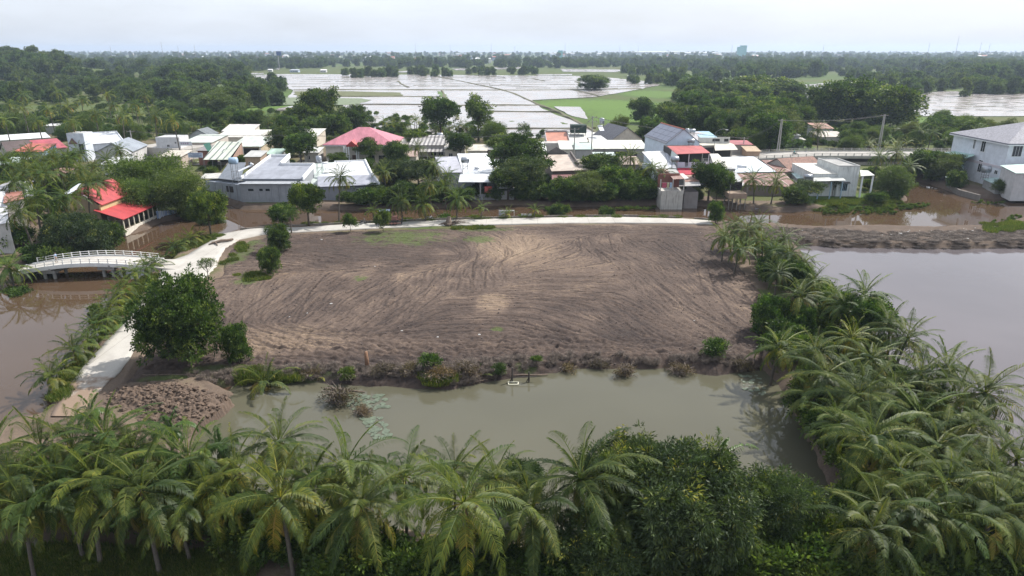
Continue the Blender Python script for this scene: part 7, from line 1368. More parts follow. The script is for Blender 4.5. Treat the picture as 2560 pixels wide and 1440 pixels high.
for x in (bx0, bx1): mb = MB(); mb.box(x-.8, x+.8, by(x)-.2, by(x)+bw_+.2, -1.8, bz(x)-.24); mb.build('abutment', DARKC, br)

# ---- people
def skinmesh(name, pts, edges, rad, mat, parent, levels=1):
    me = bpy.data.meshes.new(name); me.from_pydata(pts, edges, []); o = bpy.data.objects.new(name, me); C.objects.link(o)
    o.modifiers.new('skin', 'SKIN'); 
    for i, sv in enumerate(me.skin_vertices[0].data): sv.radius = (rad[i], rad[i]); sv.use_root = (i == 0)
    s_ = o.modifiers.new('sub', 'SUBSURF'); s_.levels = levels; s_.render_levels = levels; me.materials.append(mat)
    if parent: o.parent = parent
    return o
def chain(P, E, Rr, start, pts, rads):
    k = start
    for p, r in zip(pts, rads): P.append(p); Rr.append(r); E.append((k, len(P)-1)); k = len(P)-1
    return k
SKIN = m_plain((.36, .22, .15), .6, .1, 3, name='skin'); HAIR = m_plain((.015, .012, .01), .6, .1, 3, name='hair')
def person(loc, rz, label, shirt, trous, pose='walk', hat=None):
    r = bpy.data.objects.new('person', None); r = empty('person', loc, rz, label=label, cat='person')
    sit = pose == 'ride'
    P = [(0, 0, .92)]; E = []; Rr = [.13]
    chest = chain(P, E, Rr, 0, [(0, .02, 1.1), (0, .03, 1.3), (0, .02, 1.42)], [.12, .145, .11])
    neck = chain(P, E, Rr, chest, [(0, .03, 1.49), (0, .04, 1.56)], [.05, .055]); chain(P, E, Rr, neck, [(0, .05, 1.62), (0, .045, 1.69)], [.085, .07])
    hands = []
    for s in (-1, 1):
        if sit: arm = [(s*.19, .05, 1.38), (s*.24, .22, 1.20), (s*.24, .45, 1.12)]
        else: arm = [(s*.19, .02, 1.40), (s*.24, s*.10, 1.14), (s*.23, s*.22, .90)]
        w_ = chain(P, E, Rr, chest, arm, [.055, .042, .028]); h = P[w_]; palm_ = chain(P, E, Rr, w_, [(h[0], h[1]+.03, h[2]-.06 if not sit else h[2])], [.032])
        for f in range(5):
            ll = (.05, .075, .085, .075, .06)[f]; chain(P, E, Rr, palm_, [(h[0]+(f-2)*.016, h[1]+.04+.01*f*(f == 0), h[2]-.06-ll if not sit else h[2]-.03), (h[0]+(f-2)*.018, h[1]+.055, h[2]-.08-ll if not sit else h[2]-.06)], [.009, .007])
        if sit: leg = [(s*.11, .05, .88), (s*.17, .42, .80), (s*.16, .38, .40), (s*.16, .50, .34)]
        else: leg = [(s*.10, 0, .84), (s*.10, s*.14, .48), (s*.10, s*.16-.06*(s < 0), .08), (s*.11, s*.16+.13, .04)]
        chain(P, E, Rr, 0, leg, [.095, .06, .04, .035])
    skinmesh('body', P, E, Rr, SKIN, r)
    S = [(0, 0, .90)]; E = []; Q = [.15]; c = chain(S, E, Q, 0, [(0, .02, 1.1), (0, .03, 1.3), (0, .02, 1.44)], [.14, .165, .10])
    for s in (-1, 1): chain(S, E, Q, c, [(s*.19, .03, 1.39), (s*.235, (.16 if sit else s*.07), 1.22)], [.07, .062])
    skinmesh('shirt', S, E, Q, m_plain(shirt, .8, .2, 5, name='shirt_cloth'), r)
    S = [(0, 0, .96)]; E = []; Q = [.145]
    for s in (-1, 1):
        leg = [(s*.11, .05, .88), (s*.17, .42, .80), (s*.16, .38, .46)] if sit else [(s*.10, 0, .84), (s*.10, s*.14, .48), (s*.10, s*.16-.06*(s < 0), .14)]
        chain(S, E, Q, 0, leg, [.11, .078, .06])
    skinmesh('trousers', S, E, Q, m_plain(trous, .8, .2, 5, name='trouser_cloth'), r)
    mb = MB(); mb.ball((0, .03, 1.70), .10, .11, .085, 10, 7); hr = mb.build('hair' if not hat else 'helmet', HAIR if not hat else m_plain(hat, .4, .1), None, smooth=True); hr.parent = r
    mb = MB(); mb.ball((0, .145, 1.645), .014, .02, .02, 6, 4)
    for s in (-1, 1): mb.ball((s*.085, .045, 1.64), .012, .02, .028, 6, 4)
    k = mb.build('nose_and_ears', SKIN, None); k.parent = r
    mb = MB(); [mb.ball((s*.032, .125, 1.665), .012, .008, .007, 6, 4) for s in (-1, 1)]; mb.box(-.025, .025, .120, .128, 1.596, 1.603); k = mb.build('eyes_and_mouth', HAIR, None); k.parent = r
    return r
xx = RY(135, 650, 102.5)[0]; person((xx, by(xx)+1.9, bz(xx)+.01), R_(-80), 'person in a light blue shirt walking over the white bridge', (.30, .42, .60), (.30, .26, .22))
# ---- motorbikes
def local(o, mb, name, mat, smooth=False, parent=None):
    k = mb.build(name, mat, None, smooth=smooth); k.parent = parent or o; return k
def motorbike(loc, rz, label, col, col2=(.55, .55, .56)):
    r = empty('motorbike', loc, rz, label=label, cat='motorbike'); BL = m_plain((.02, .02, .02), .6, .2, 5, name='rubber'); CH = m_plain((.4, .4, .42), .3, .2, 5, .6, name='chrome')
    for y in (-.62, .62):
        mb = MB(); n = 16
        for i in range(n):
            a = 2*math.pi*i/n; b_ = 2*math.pi*(i+1)/n; mb.bar((0, y+.27*math.cos(a), .3+.27*math.sin(a)), (0, y+.27*math.cos(b_), .3+.27*math.sin(b_)), .045, n=5, cap=False)
        w_ = local(r, mb, 'wheel', BL); mb = MB()
        for i in range(6): a = math.pi*i/6; mb.bar((0, y-.24*math.cos(a), .3-.24*math.sin(a)), (0, y+.24*math.cos(a), .3+.24*math.sin(a)), .008, n=4)
        mb.bar((-.06, y, .3), (.06, y, .3), .05, n=8); local(r, mb, 'rim', CH, parent=w_)
    mb = MB(); mb.tube([(0, -.65, .52), (0, -.35, .62), (0, .0, .48), (0, .25, .50), (0, .42, .78)], [.08, .12, .12, .11, .07], 8); local(r, mb, 'body', m_plain(col, .35, .15, 4), True)
    mb = MB(); mb.tube([(0, -.72, .76), (0, -.4, .78), (0, .05, .72)], [.07, .12, .10], 8); local(r, mb, 'seat', BL, True)
    mb = MB(); mb.bar((0, .42, .95), (0, .62, .3), .035); mb.bar((-.32, .36, 1.0), (.32, .36, 1.0), .02); mb.bar((0, .38, .8), (0, .36, 1.02), .04); local(r, mb, 'handlebar', CH)
    mb = MB(); mb.ball((0, .45, .93), .08, .07, .08, 8, 5); local(r, mb, 'headlight', m_plain(col2, .2, .05), True)
    mb = MB(); mb.bar((.1, -.1, .30), (.12, -.75, .36), .045, n=8); mb.ball((0, .02, .34), .13, .17, .12, 8, 5); local(r, mb, 'engine', CH, True)
    for s in (-1, 1): mb = MB(); mb.bar((s*.2, .36, 1.0), (s*.26, .36, 1.16), .008); mb.ball((s*.27, .36, 1.18), .05, .01, .035, 6, 4); local(r, mb, 'mirror', BL)
    return r
x, y, _ = G(1074, 549, .1); motorbike((x, y, .10), R_(-92), 'parked motorbike with white fairing and red front on the far path', (.60, .60, .60), (.5, .06, .05))
x, y, _ = G(908, 560, .1); motorbike((x, y, .10), R_(-30), 'dark motorbike left of the bulldozer', (.05, .05, .055))
x, y, _ = RY(1985, 388, 211); mbk = motorbike((x, 210.5, rz(x)+.005), R_(-88), 'motorbike ridden along the raised road', (.05, .12, .12)); person((x-.25, 210.5, rz(x)-.12), R_(-88), 'rider in teal jacket on the raised road', (.05, .36, .36), (.06, .07, .09), 'ride', hat=(.35, .55, .5))
# ---- bulldozer
def bulldozer(loc, rz_):
    r = empty('bulldozer', loc, rz_, label='small bulldozer with blue canopy and faded red hood on the far path', cat='bulldozer'); BL = m_plain((.035, .033, .032), .8, .4, 3, name='track_steel'); RD = m_plain((.36, .17, .13), .6, .4, 3, name='faded_red'); 
    for s in (-1, 1):
        mb = MB(); pts = []; 
        for i in range(25):
            a = math.pi*(i/12 if i <= 12 else 1+(i-12)/12)
        prof = [(1.55*c if False else 0, 0) for c in (0,)]; k = []
        for i in range(9): a = -math.pi/2+math.pi*i/8; k.append((1.35+.42*math.cos(a), .45+.42*math.sin(a)))
        for i in range(9): a = math.pi/2+math.pi*i/8; k.append((-1.35+.42*math.cos(a), .45+.42*math.sin(a)))
        n = len(mb.v); m_ = len(k); mb.v += [(x, s*1.05-.24, z) for x, z in k]+[(x, s*1.05+.24, z) for x, z in k]; mb.f += [tuple(range(m_-1, -1, -1)), tuple(range(m_, 2*m_))]+[(i, (i+1) % m_, m_+(i+1) % m_, m_+i) for i in range(m_)]
        L_ = 0
        for i in range(m_):
            a, b_ = Vector((k[i][0], 0, k[i][1])), Vector((k[(i+1) % m_][0], 0, k[(i+1) % m_][1])); q = max(1, int((b_-a).length/.18)); nn = Vector((a.z-b_.z, 0, b_.x-a.x)); nn = -nn.normalized()*.05
            for j in range(q): p = a.lerp(b_, (j+.5)/q); mb.bar((p.x+nn.x, s*1.05-.27, p.z+nn.z), (p.x+nn.x, s*1.05+.27, p.z+nn.z), .035, n=4)
        t_ = local(r, mb, 'track', BL)
        for x in (-1.3, -.65, 0, .65, 1.3): mb = MB(); mb.bar((x, s*1.31, .38), (x, s*1.36, .38), .2, n=10); local(r, mb, 'roller', RD, parent=t_)
    mb = MB(); mb.box(.15, 1.75, -.48, .48, .75, 1.55); mb.box(-1.5, .2, -.75, .75, .6, 1.05); local(r, mb, 'body', RD)
    mb = MB(); mb.box(1.76, 1.82, -.42, .42, .8, 1.5); local(r, mb, 'radiator', BL); mb = MB(); mb.bar((1.0, .2, 1.5), (1.0, .2, 2.15), .06, n=8); local(r, mb, 'exhaust', BL)
    mb = MB(); mb.box(-1.0, -.4, -.35, .35, 1.05, 1.3); mb.box(-1.15, -1.0, -.35, .35, 1.05, 1.8); local(r, mb, 'seat', BL)
    for x in (-1.35, .05):
        for s in (-.65, .65): mb = MB(); mb.bar((x, s, 1.0), (x, s, 2.6), .05); local(r, mb, 'post', BL)
    mb = MB(); mb.hexa([(-1.7, -.95, 2.58), (.35, -.95, 2.72), (.35, .95, 2.72), (-1.7, .95, 2.58)], [(-1.7, -.95, 2.68), (.35, -.95, 2.82), (.35, .95, 2.82), (-1.7, .95, 2.68)]); local(r, mb, 'canopy', m_plain((.20, .25, .36), .5, .3, 2))
    mb = MB()
    for i in range(5):
        a = -.5+i*.25; b_ = a+.25; xa = 2.75-.28*math.cos(a*2.2); xb = 2.75-.28*math.cos(b_*2.2); za = .62+a*.9; zb = .62+b_*.9; mb.hexa([(xa, -1.5, za), (xa+.07, -1.5, za), (xa+.07, 1.5, za), (xa, 1.5, za)], [(xb, -1.5, zb), (xb+.07, -1.5, zb), (xb+.07, 1.5, zb), (xb, 1.5, zb)])
    bl = local(r, mb, 'blade', BL); mb = MB(); [mb.bar((-.2, s*1.4, .45), (2.5, s*1.4, .45), .09) for s in (-1, 1)]; [mb.bar((1.3, s*.55, 1.2), (2.5, s*.7, .7), .05) for s in (-1, 1)]; local(r, mb, 'push_arm', RD)
    mb = MB(); mb.box(-2.2, -1.75, -.7, .7, .55, .8); [mb.bar((-2.15, s, .7), (-2.3, s, .15), .06) for s in (-.5, 0, .5)]; local(r, mb, 'ripper', BL)
    return r
x, y, _ = G(972, 560, .1); bulldozer((x, y, .12), R_(6))
# ---- boats, logs
def boat(loc, rz_, L_, label, col):
    r = empty('sampan', loc, rz_, label=label, cat='boat'); n = 12; V = []; 
    for i in range(n+1):
        s = -1+2*i/n; w_ = .55*(1-abs(s)**2.6)+.06; z = .12+.38*s*s
        V += [(s*L_/2, -w_, z+.2), (s*L_/2*.97, -w_*.6, z-.22), (s*L_/2*.97, w_*.6, z-.22), (s*L_/2, w_, z+.2), (s*L_/2*.98, w_-.07, z+.2), (s*L_/2*.95, w_*.55, z-.14), (s*L_/2*.95, -w_*.55, z-.14), (s*L_/2*.98, -w_+.07, z+.2)]
    F_ = []
    for i in range(n):
        for j in range(8): a = i*8+j; b_ = i*8+(j+1) % 8; F_.append((a, a+8, b_+8, b_))
    F_ += [tuple(range(7, -1, -1)), tuple(n*8+j for j in range(8))]; mb = MB(); mb.v = V; mb.f = F_; local(r, mb, 'hull', m_plain(col, .8, .4, 3))
    for s in (-.4, 0, .4): mb = MB(); mb.box(s*L_/2-.1, s*L_/2+.1, -.45, .45, .28, .33); local(r, mb, 'thwart', m_plain(dk(col, .8), .8, .4, 3))
    return r
x, y, _ = G(1908, 524, -1); boat((x, y, -1.02), R_(28), 5.2, 'light grey wooden boat moored under the bank palm', (.36, .36, .37))
x, y, _ = G(255, 607, -1); boat((x, y, -1.02), R_(10), 5.8, 'brown wooden sampan along the bank near the red riverside house', (.13, .10, .075))
x, y, _ = G(400, 676, -.5); boat((x, y, -.6), R_(5), 4.5, 'dark boat prow pulled up beside the bridge end', (.045, .042, .05))
LOGM = m_plain((.17, .125, .095), .9, .5, 6, name='dead_wood')
lg = empty('fallen_tree', G(548, 607, .1), 0, label='forked brown trunk lying across the pale path bend', cat='log'); mb = MB(); mb.tube([(-1.2, -1.6, .15), (-.5, -.6, .28), (.3, .2, .35), (1.2, .6, .3), (2.0, 1.4, .3)], [.1, .2, .26, .24, .2], 8); mb.tube([(-.5, -.6, .28), (.2, -1.5, .2), (.6, -2.2, .12)], [.18, .12, .06], 6); mb.tube([(.3, .2, .3), (-1.3, -.2, .2)], [.16, .05], 6); local(lg, mb, 'trunk', LOGM, True)
st_ = empty('uprooted_stump', G(1122, 562, .05), 0, label='grey uprooted tree stump with branches at the edge of the far path', cat='stump'); mb = MB(); mb.tube([(0, 0, -.1), (0, 0, .7), (.1, .1, 1.7)], [1.1, .6, .28], 9); rr = random.Random(4)
for i in range(12): a = rr.uniform(0, 6.28); mb.tube([(0, 0, .5), (math.cos(a)*1.2, math.sin(a)*.9, .3), (math.cos(a)*2.1, math.sin(a)*1.4, rr.uniform(0, .5))], [.22, .14, .05], 5)
local(st_, mb, 'trunk', LOGM, True); mb = MB()
for i in range(26): a = rr.uniform(-.5, .6); l = rr.uniform(1.5, 5); mb.tube([(.5, 0, .3), (l*.5, l*.5*math.sin(a), .5+rr.uniform(0, .5)), (l, l*math.sin(a)*.8, rr.uniform(.1, .9))], [.06, .04, .02], 4)
local(st_, mb, 'branch', M_TWIG, True)
for k, (u, v, dx, dy, L_, lab) in enumerate([(825, 590, .8, .6, 3.2, 'pale branch lying on the upper left of the lot'), (1320, 921, 1, .1, 4.5, 'grey log lying at the pond edge by the fishing frame'), (860, 955, 1, -.2, 4.5, 'dark trunk half sunk at the pond edge'), (1180, 940, 1, .35, 3.5, 'broken pale pole on the pond bank'), (455, 938, 1, 0, 8.5, 'long thin log on the grass below the large dark tree'), (2520, 560, .6, -.7, 5, 'pale floating bamboo pole near the right border'), (520, 668, 1, .5, 3, 'thin branch on the lot corner')]):
    x, y, _ = G(u, v, 0); z = lotz(x, y)+.12 if v not in (560,) else -.96; z = max(z, -.95); r = empty('log', (x, y, z), math.atan2(dy, dx), label=lab, cat='log'); mb = MB(); mb.tube([(-L_/2, 0, 0), (-L_/6, .1, .05), (L_/6, -.05, .02), (L_/2, .05, 0)], [.13, .12, .10, .06] if k in (1, 2) else [.07, .06, .05, .03], 6); local(r, mb, 'trunk', LOGM if k != 5 else m_plain((.5, .46, .38), .8, .2), True)
# standing post stump in bank debris
x, y, _ = G(917, 915, 0); r = empty('stump', (x, y, lotz(x, y)), 0, label='orange-topped broken palm stump standing in the bank debris', cat='stump'); mb = MB(); mb.tube([(0, 0, -.3), (.05, 0, .8), (0, .05, 1.9)], [.3, .25, .2], 8); local(r, mb, 'trunk', m_plain((.22, .12, .07), .9, .5, 5), True)
# fishing frame
x, y, _ = G(1298, 955, WZ); r = empty('fishing_frame', (x, y, WZ), 0, label='dark wooden post frame standing in the pond with a white float', cat='frame'); DW_ = m_plain((.06, .05, .045), .8, .4, 5)
for a in (-.75, 1.05): mb = MB(); mb.bar((a, 0, -.8), (a, 0, 1.7 if a < 0 else 1.2), .09); mb.bar((a-.35, .2, -.3), (a, 0, .6), .05); local(r, mb, 'post', DW_)
mb = MB(); mb.bar((-1.0, 0, .55), (1.9, .1, .62), .05); local(r, mb, 'crossbar', DW_); mb = MB(); q = [(-1.15, -.7, .05), (-.15, -.7, .05), (-.1, -.1, .05), (-1.2, -.1, .05)]
for i in range(4): mb.bar(q[i], q[(i+1) % 4], .06)
local(r, mb, 'float', m_plain((.6, .58, .45), .6, .1))
# white boards on the canal bank
bd = thing_at('board', *G(1266, 545, -.2), label='tattered white advertising board frame on the canal bank', cat='board'); fq = Fr((1247, 543), (1286, 543), 139.3); z0 = fq.h
box(fq, bd, 'panel', 0, fq.W*.42, 0, .05, z0+.2, z0+1.35, m_plain((.55, .54, .56), .7, .5, 2)); mb = MB()
mb.hexa([fq(0, 0, z0+1.35), fq(fq.W, 0, z0+1.3), fq(fq.W, .06, z0+1.3), fq(0, .06, z0+1.35)], [fq(0, 0, z0+1.5), fq(fq.W, 0, z0+1.5), fq(fq.W, .06, z0+1.5), fq(0, .06, z0+1.5)]); mb.build('frame', WHITE, bd); posts(fq, bd, [.05, fq.W*.53, fq.W-.05], .1, z0-.8, z0+1.4, WHITE, .04)
for k, (u0, u1) in enumerate([(1303, 1309), (1310, 1316), (1319, 1329)]):
    fq = Fr((u0, 540), (u1, 540), 139); bd = thing_at('marker_board', *fq(0, 0, -.3), label=['small square white marker on the canal bank', 'small narrow white marker on the canal bank', 'small wide white marker on the canal bank'][k], cat='marker'); box(fq, bd, 'panel', 0, fq.W, 0, .05, fq.h, fq.h+.5, m_plain((.6, .58, .56), .7, .4, 3)); posts(fq, bd, [fq.W/2], .1, -.6, fq.h+.4, WHITE, .03)
# ---- dead brush, tufts, litter
def twigbush(name, seed, n, R, Hh, rad=.018, leaf=None):
    mb = MB(); r = random.Random(seed)
    for i in range(n):
        a = r.uniform(0, 6.28); q = r.uniform(.3, 1)*R; h = r.uniform(.15, 1)*Hh; p0 = (r.uniform(-.3, .3)*R, r.uniform(-.3, .3)*R, 0); p1 = (math.cos(a)*q*.6, math.sin(a)*q*.6, h*.8); p2 = (math.cos(a+.3)*q, math.sin(a+.3)*q, h*r.uniform(.5, 1.1))
        mb.tube([p0, p1, p2], [rad*1.5, rad, rad*.5], 3)
    return mbmesh(mb, name, M_TWIG, False)
TLOW = twigbush('twigs', 8, 130, 1.6, .30, .02)
TB = [twigbush('twigs', 1, 120, 1.1, 1.1), twigbush('twigs', 2, 120, 1.3, .8), twigbush('twigs', 3, 90, .9, 1.3)]
def grassmesh(name, seed, n, R, h, mat):
    r = np.random.default_rng(seed); a = r.uniform(0, 6.28, n); q = R*np.sqrt(r.random(n)); c = np.c_[q*np.cos(a), q*np.sin(a), np.zeros(n)]; d = np.c_[r.normal(0, .35, n), r.normal(0, .35, n), np.ones(n)]; V, F_ = leaves(c, d, h, .05, r); o = mesh_np(name, V, F_, mat, attrs={'tint': np.repeat(r.random(n), 4)}); me = o.data; bpy.data.objects.remove(o); return me
M_GRS = m_leaf('grass_blade', [(0, (.05, .075, .018)), (.6, (.09, .13, .03)), (1, (.20, .18, .07))], .3); GM = grassmesh('blades', 5, 420, .9, .45, M_GRS)
DM_ = crown_mesh('crown', broad_crown(77, [(0, 0, .5, .9), (.6, .3, .4, .6), (-.5, -.4, .4, .7)], 60, 12, .2, .07, .3, .3), m_leaf('withered_leaf', [(0, (.07, .05, .035)), (.5, (.12, .09, .055)), (1, (.20, .15, .09))], .2))
DB = [(1075, 925, 1.7, 'heap of green and brown cut bushes at the pond edge', 0), (1105, 938, 1.5, 'withered brush beside the cut bushes', 1), (1170, 930, 1.4, 'brown brush pile on the pond bank', 2), (1030, 925, 1.3, 'small brush pile left of the cut bushes', 1), (960, 928, 1.2, 'tangled roots on the pond bank', 2), (870, 935, 1.3, 'dark root pile left of the palm stump', 0),
      (845, 985, 1.9, 'round dead bush standing in the pond', 2), (905, 1010, 1.0, 'small dead branches among the lily pads', 1), (1790, 890, 2.2, 'large reddish dry bush at the pond corner', 0), (1700, 912, 1.4, 'dry grass bush hanging into the pond', 1), (1565, 918, 1.4, 'pale dry reed clump in the pond edge', 2), (1850, 905, 1.3, 'dead brush by the corner palms', 2), (1420, 905, 1.1, 'low brush on the ragged pond bank', 1), (1500, 900, 1.0, 'thin twigs on the ragged pond bank', 2), (1340, 905, 1.0, 'twigs beside the fishing frame', 0), (780, 930, 1.2, 'grassy root clump on the bank by the pond palm', 1), (1250, 925, 1.2, 'withered frond heap by the fishing frame', 0)]
for u, v, s, lab, k in DB:
    x, y, _ = G(u, v, 0); z = max(lotz(x, y), -1.0)-.05; r = empty('dead_bush', (x, y, z), k*1.3+u, label=lab, cat='brush pile', group='dead bushes along the pond bank'); r.scale = (s, s, s*.85)
    o = bpy.data.objects.new('branch', TB[k]); C.objects.link(o); o.parent = r; o = bpy.data.objects.new('withered_leaves', DM_ if k != 0 else TREE['shrub'][0][0]); C.objects.link(o); o.parent = r; o.scale = (.85, .85, .7) if k != 0 else (.5, .5, .5); o.rotation_euler[2] = u
bushc = [o for o in C.objects if o.name.startswith('branch') and o.data in TB]
def scat(proto, name, seed, zones, smin, smax, lab, cat, zc=0, zf=None, mat=None):
    r = random.Random(seed); pts = []; sc_ = []; rot = []
    for P, n in zones:
        for i in range(n):
            u, v = in_poly_px(P, r); x, y, _ = G(u, v, zc); z = lotz(x, y) if zf is None else zf
            if z < -.98 and zf is None: continue
            pts.append((x, y, z-.03)); sc_.append(r.uniform(smin, smax)); rot.append(r.uniform(0, 6.28))
    o = scatter(name, pts, sc_, rot, proto, lab); o['category'] = cat
    if mat: o.data.materials.clear(); o.data.materials.append(mat)
    return o
bankz = [([(720, 925), (1000, 938), (1150, 948), (1330, 912), (1440, 898), (1680, 898), (1900, 912), (1900, 895), (1440, 885), (1300, 898), (1000, 915), (720, 915)], 420), ([(470, 935), (720, 920), (730, 940), (560, 950), (470, 950)], 60)]
bl_ = empty('dry_brush_clump', G(2000, 590, .0), 0, label='low clump of dry twigs at the near end of the dike', cat='brush'); bl_.location[2] = lotz(*G(2000, 590, 0)[:2]); blo = bpy.data.objects.new('twigs', TLOW); C.objects.link(blo); blo.parent = bl_
scat(blo, 'dry_brush', 401, [([(1820, 575), (1960, 568), (2200, 580), (2480, 575), (2560, 560), (2700, 560), (2700, 612), (2400, 614), (2050, 606), (1900, 600)], 1000)], .35, .95, 'tangle of dry brown twigs on the low dike', 'brush', mat=M_TWIG)
scat(bushc[0], 'dry_brush', 411, bankz, .25, .7, 'tangle of dry brown twigs along the pond bank', 'brush', mat=M_TWIG)
gp = empty('grass_tuft', G(640, 925, .1), 0, label='tuft of green grass on the bank left of the pond palm', cat='grass'); go_ = bpy.data.objects.new('blades', GM); C.objects.link(go_); go_.parent = gp
scat(go_, 'grass', 402, [([(600, 925), (760, 930), (720, 942), (600, 938)], 60), ([(1060, 930), (1130, 935), (1130, 945), (1060, 945)], 20), ([(590, 690), (640, 684), (700, 695), (640, 712)], 14), ([(550, 660), (590, 610), (640, 600), (580, 660)], 14), ([(1140, 566), (1230, 564), (1230, 572), (1140, 574)], 12), ([(150, 1000), (240, 850), (320, 770), (400, 700), (370, 690), (290, 750), (205, 850), (130, 960)], 260), ([(420, 640), (560, 590), (520, 585), (430, 625)], 70), ([(2040, 500), (2250, 495), (2250, 518), (2040, 520)], 170),
     ([(2460, 560), (2560, 555), (2560, 575), (2470, 580)], 60), ([(0, 1380), (500, 1400), (500, 1440), (0, 1440)], 260), ([(470, 1400), (620, 1400), (620, 1440), (470, 1440)], 120), ([(740, 560), (1100, 546), (1400, 539), (1700, 542), (1700, 545), (1400, 542), (1100, 549), (740, 564)], 60)], .6, 1.4, 'grass growing along the path, banks and dike', 'grass', mat=M_GRS)
hy = tree('bright', 1385, 515, H=1.2, r_m=.6, label='light green water plant at the shaded canal bank', name='water_plant', cat='plant')
bc = [c for r_, k, c in TREES if r_ == hy][0]
scat(bc, 'water_hyacinth', 403, [([(1360, 511), (1420, 511), (1420, 518), (1360, 518)], 60), ([(1500, 512), (1640, 510), (1640, 516), (1500, 516)], 70), ([(2050, 515), (2240, 512), (2240, 526), (2060, 527)], 130), ([(2240, 505), (2330, 500), (2310, 512), (2250, 516)], 60), ([(2260, 572), (2330, 576), (2330, 580), (2260, 578)], 12), ([(2480, 545), (2560, 530), (2560, 548), (2490, 556)], 40), ([(220, 760), (250, 745), (262, 770), (230, 800)], 40), ([(2430, 495), (2520, 497), (2520, 503), (2430, 501)], 20)], .14, .32, 'floating green water plants along the canal banks', 'water plants', zf=WZ+.05, mat=M_LEAFL)
mb = MB(); rr = random.Random(9)
for P, n in [([(2250, 575), (2380, 578), (2360, 596), (2240, 590)], 40), ([(1850, 572), (2250, 578), (2250, 600), (1900, 598)], 14), ([(2400, 568), (2560, 560), (2560, 590), (2400, 600)], 22), ([(600, 600), (1800, 570), (1850, 850), (650, 880)], 11), ([(2440, 548), (2540, 540), (2520, 556), (2440, 560)], 6)]:
    for i in range(n): u, v = in_poly_px(P, rr); x, y, _ = G(u, v, 0); z = max(lotz(x, y), -1)+.03; s = rr.uniform(.05, .22); mb.hexa([(x-s, y-s*.6, z), (x+s, y-s*.5, z), (x+s*.8, y+s*.5, z), (x-s*.9, y+s*.6, z)], [(x-s*.8, y-s*.5, z+s*.4), (x+s*.9, y-s*.4, z+s*.3), (x+s*.7, y+s*.4, z+s*.4), (x-s*.8, y+s*.5, z+s*.3)])
tag(mb.build('litter', m_plain((.62, .62, .60), .7, .3, 3)), 'scraps of white litter on the dike and the lot', 'litter', kind='stuff')
mb = MB()
for i in range(900):
    u, v = rr.uniform(560, 1900), rr.uniform(575, 925); x, y, _ = G(u, v, 0); s = rr.uniform(.05, .16); mb.ball((x, y, lotz(x, y)+s*.3), s, s*.8, s*.6, 5, 3)
tag(mb.build('clods', m_plain((.12, .092, .08), .95, .4, 3)), 'small clods of earth strewn over the bare lot', 'clods', kind='stuff')
# lily pads
for (P, n, lab) in [([(850, 990), (960, 985), (970, 1020), (900, 1030), (850, 1005)], 95, 'lily pads round the dead branches in the pond'), ([(905, 1045), (960, 1040), (975, 1090), (940, 1100), (915, 1080)], 60, 'lily pads nearer the palms in the pond'), ([(1840, 935), (1900, 940), (1920, 990), (1860, 975)], 35, 'lily pads in the pond corner by the palms')]:
    mb = MB()
    for i in range(n):
        u, v = in_poly_px(P, rr); x, y, _ = G(u, v, WZ); s = rr.uniform(.12, .34); k = len(mb.v); a0 = rr.uniform(0, 6.28); m_ = 9; mb.v += [(x, y, WZ+.012+i*.0003)]+[(x+s*math.cos(a0+j*5.9/m_), y+s*math.sin(a0+j*5.9/m_), WZ+.014+i*.0003+rr.uniform(0, .03)) for j in range(m_+1)]; mb.f += [(k, k+1+j, k+2+j) for j in range(m_)]
    tag(mb.build('lily_pads', m_plain((.12, .15, .10), .5, .5, 2.5)), lab, 'lily pads', kind='stuff')
# fallen fronds and yellow frond in the pond
for k, (u, v, rot, s, lab) in enumerate([(785, 945, .2, .62, 'yellowing palm crown fallen into the pond edge'), (1195, 945, 1.0, .6, 'withered brown palm crown at the pond edge')]):
    x, y, _ = G(u, v, WZ); r = empty('fallen_palm', (x, y, WZ+.1), rot, label=lab, cat='palm'); o = bpy.data.objects.new('crown', crown_mesh('crown', palm_crown(60+k, nf=11, L=3.4, nleaf=24, ll=.7, lw=.08, old=11, dead=3 if k == 0 else 11, up=1.2, low=-.1), M_PALM)); C.objects.link(o); o.parent = r; o.scale = (s, s, s)
FF = frond(4.5, 0, .15, .25, 40, .7, 9, .3); 
for k, (u, v, a, lab) in enumerate([(390, 1405, .9, 'dry grey frond lying near the fallen palm branches'), (500, 1375, .1, 'brown frond on the dark soil under the near palms'), (820, 1410, 1.2, 'dead frond hanging to the soil between near palms'), (1320, 1390, 2.6, 'brown frond under the near palms at centre')]):
    x, y, _ = G(u, v, .1); r = empty('fallen_frond', (x, y, hz(x, y)+.15), a, label=lab, cat='frond'); o = mesh_np('leaflets', FF[0], [FF[1], FF[2]], M_PALM, parent=r, attrs={'tint': np.full(len(FF[0]), .95)})
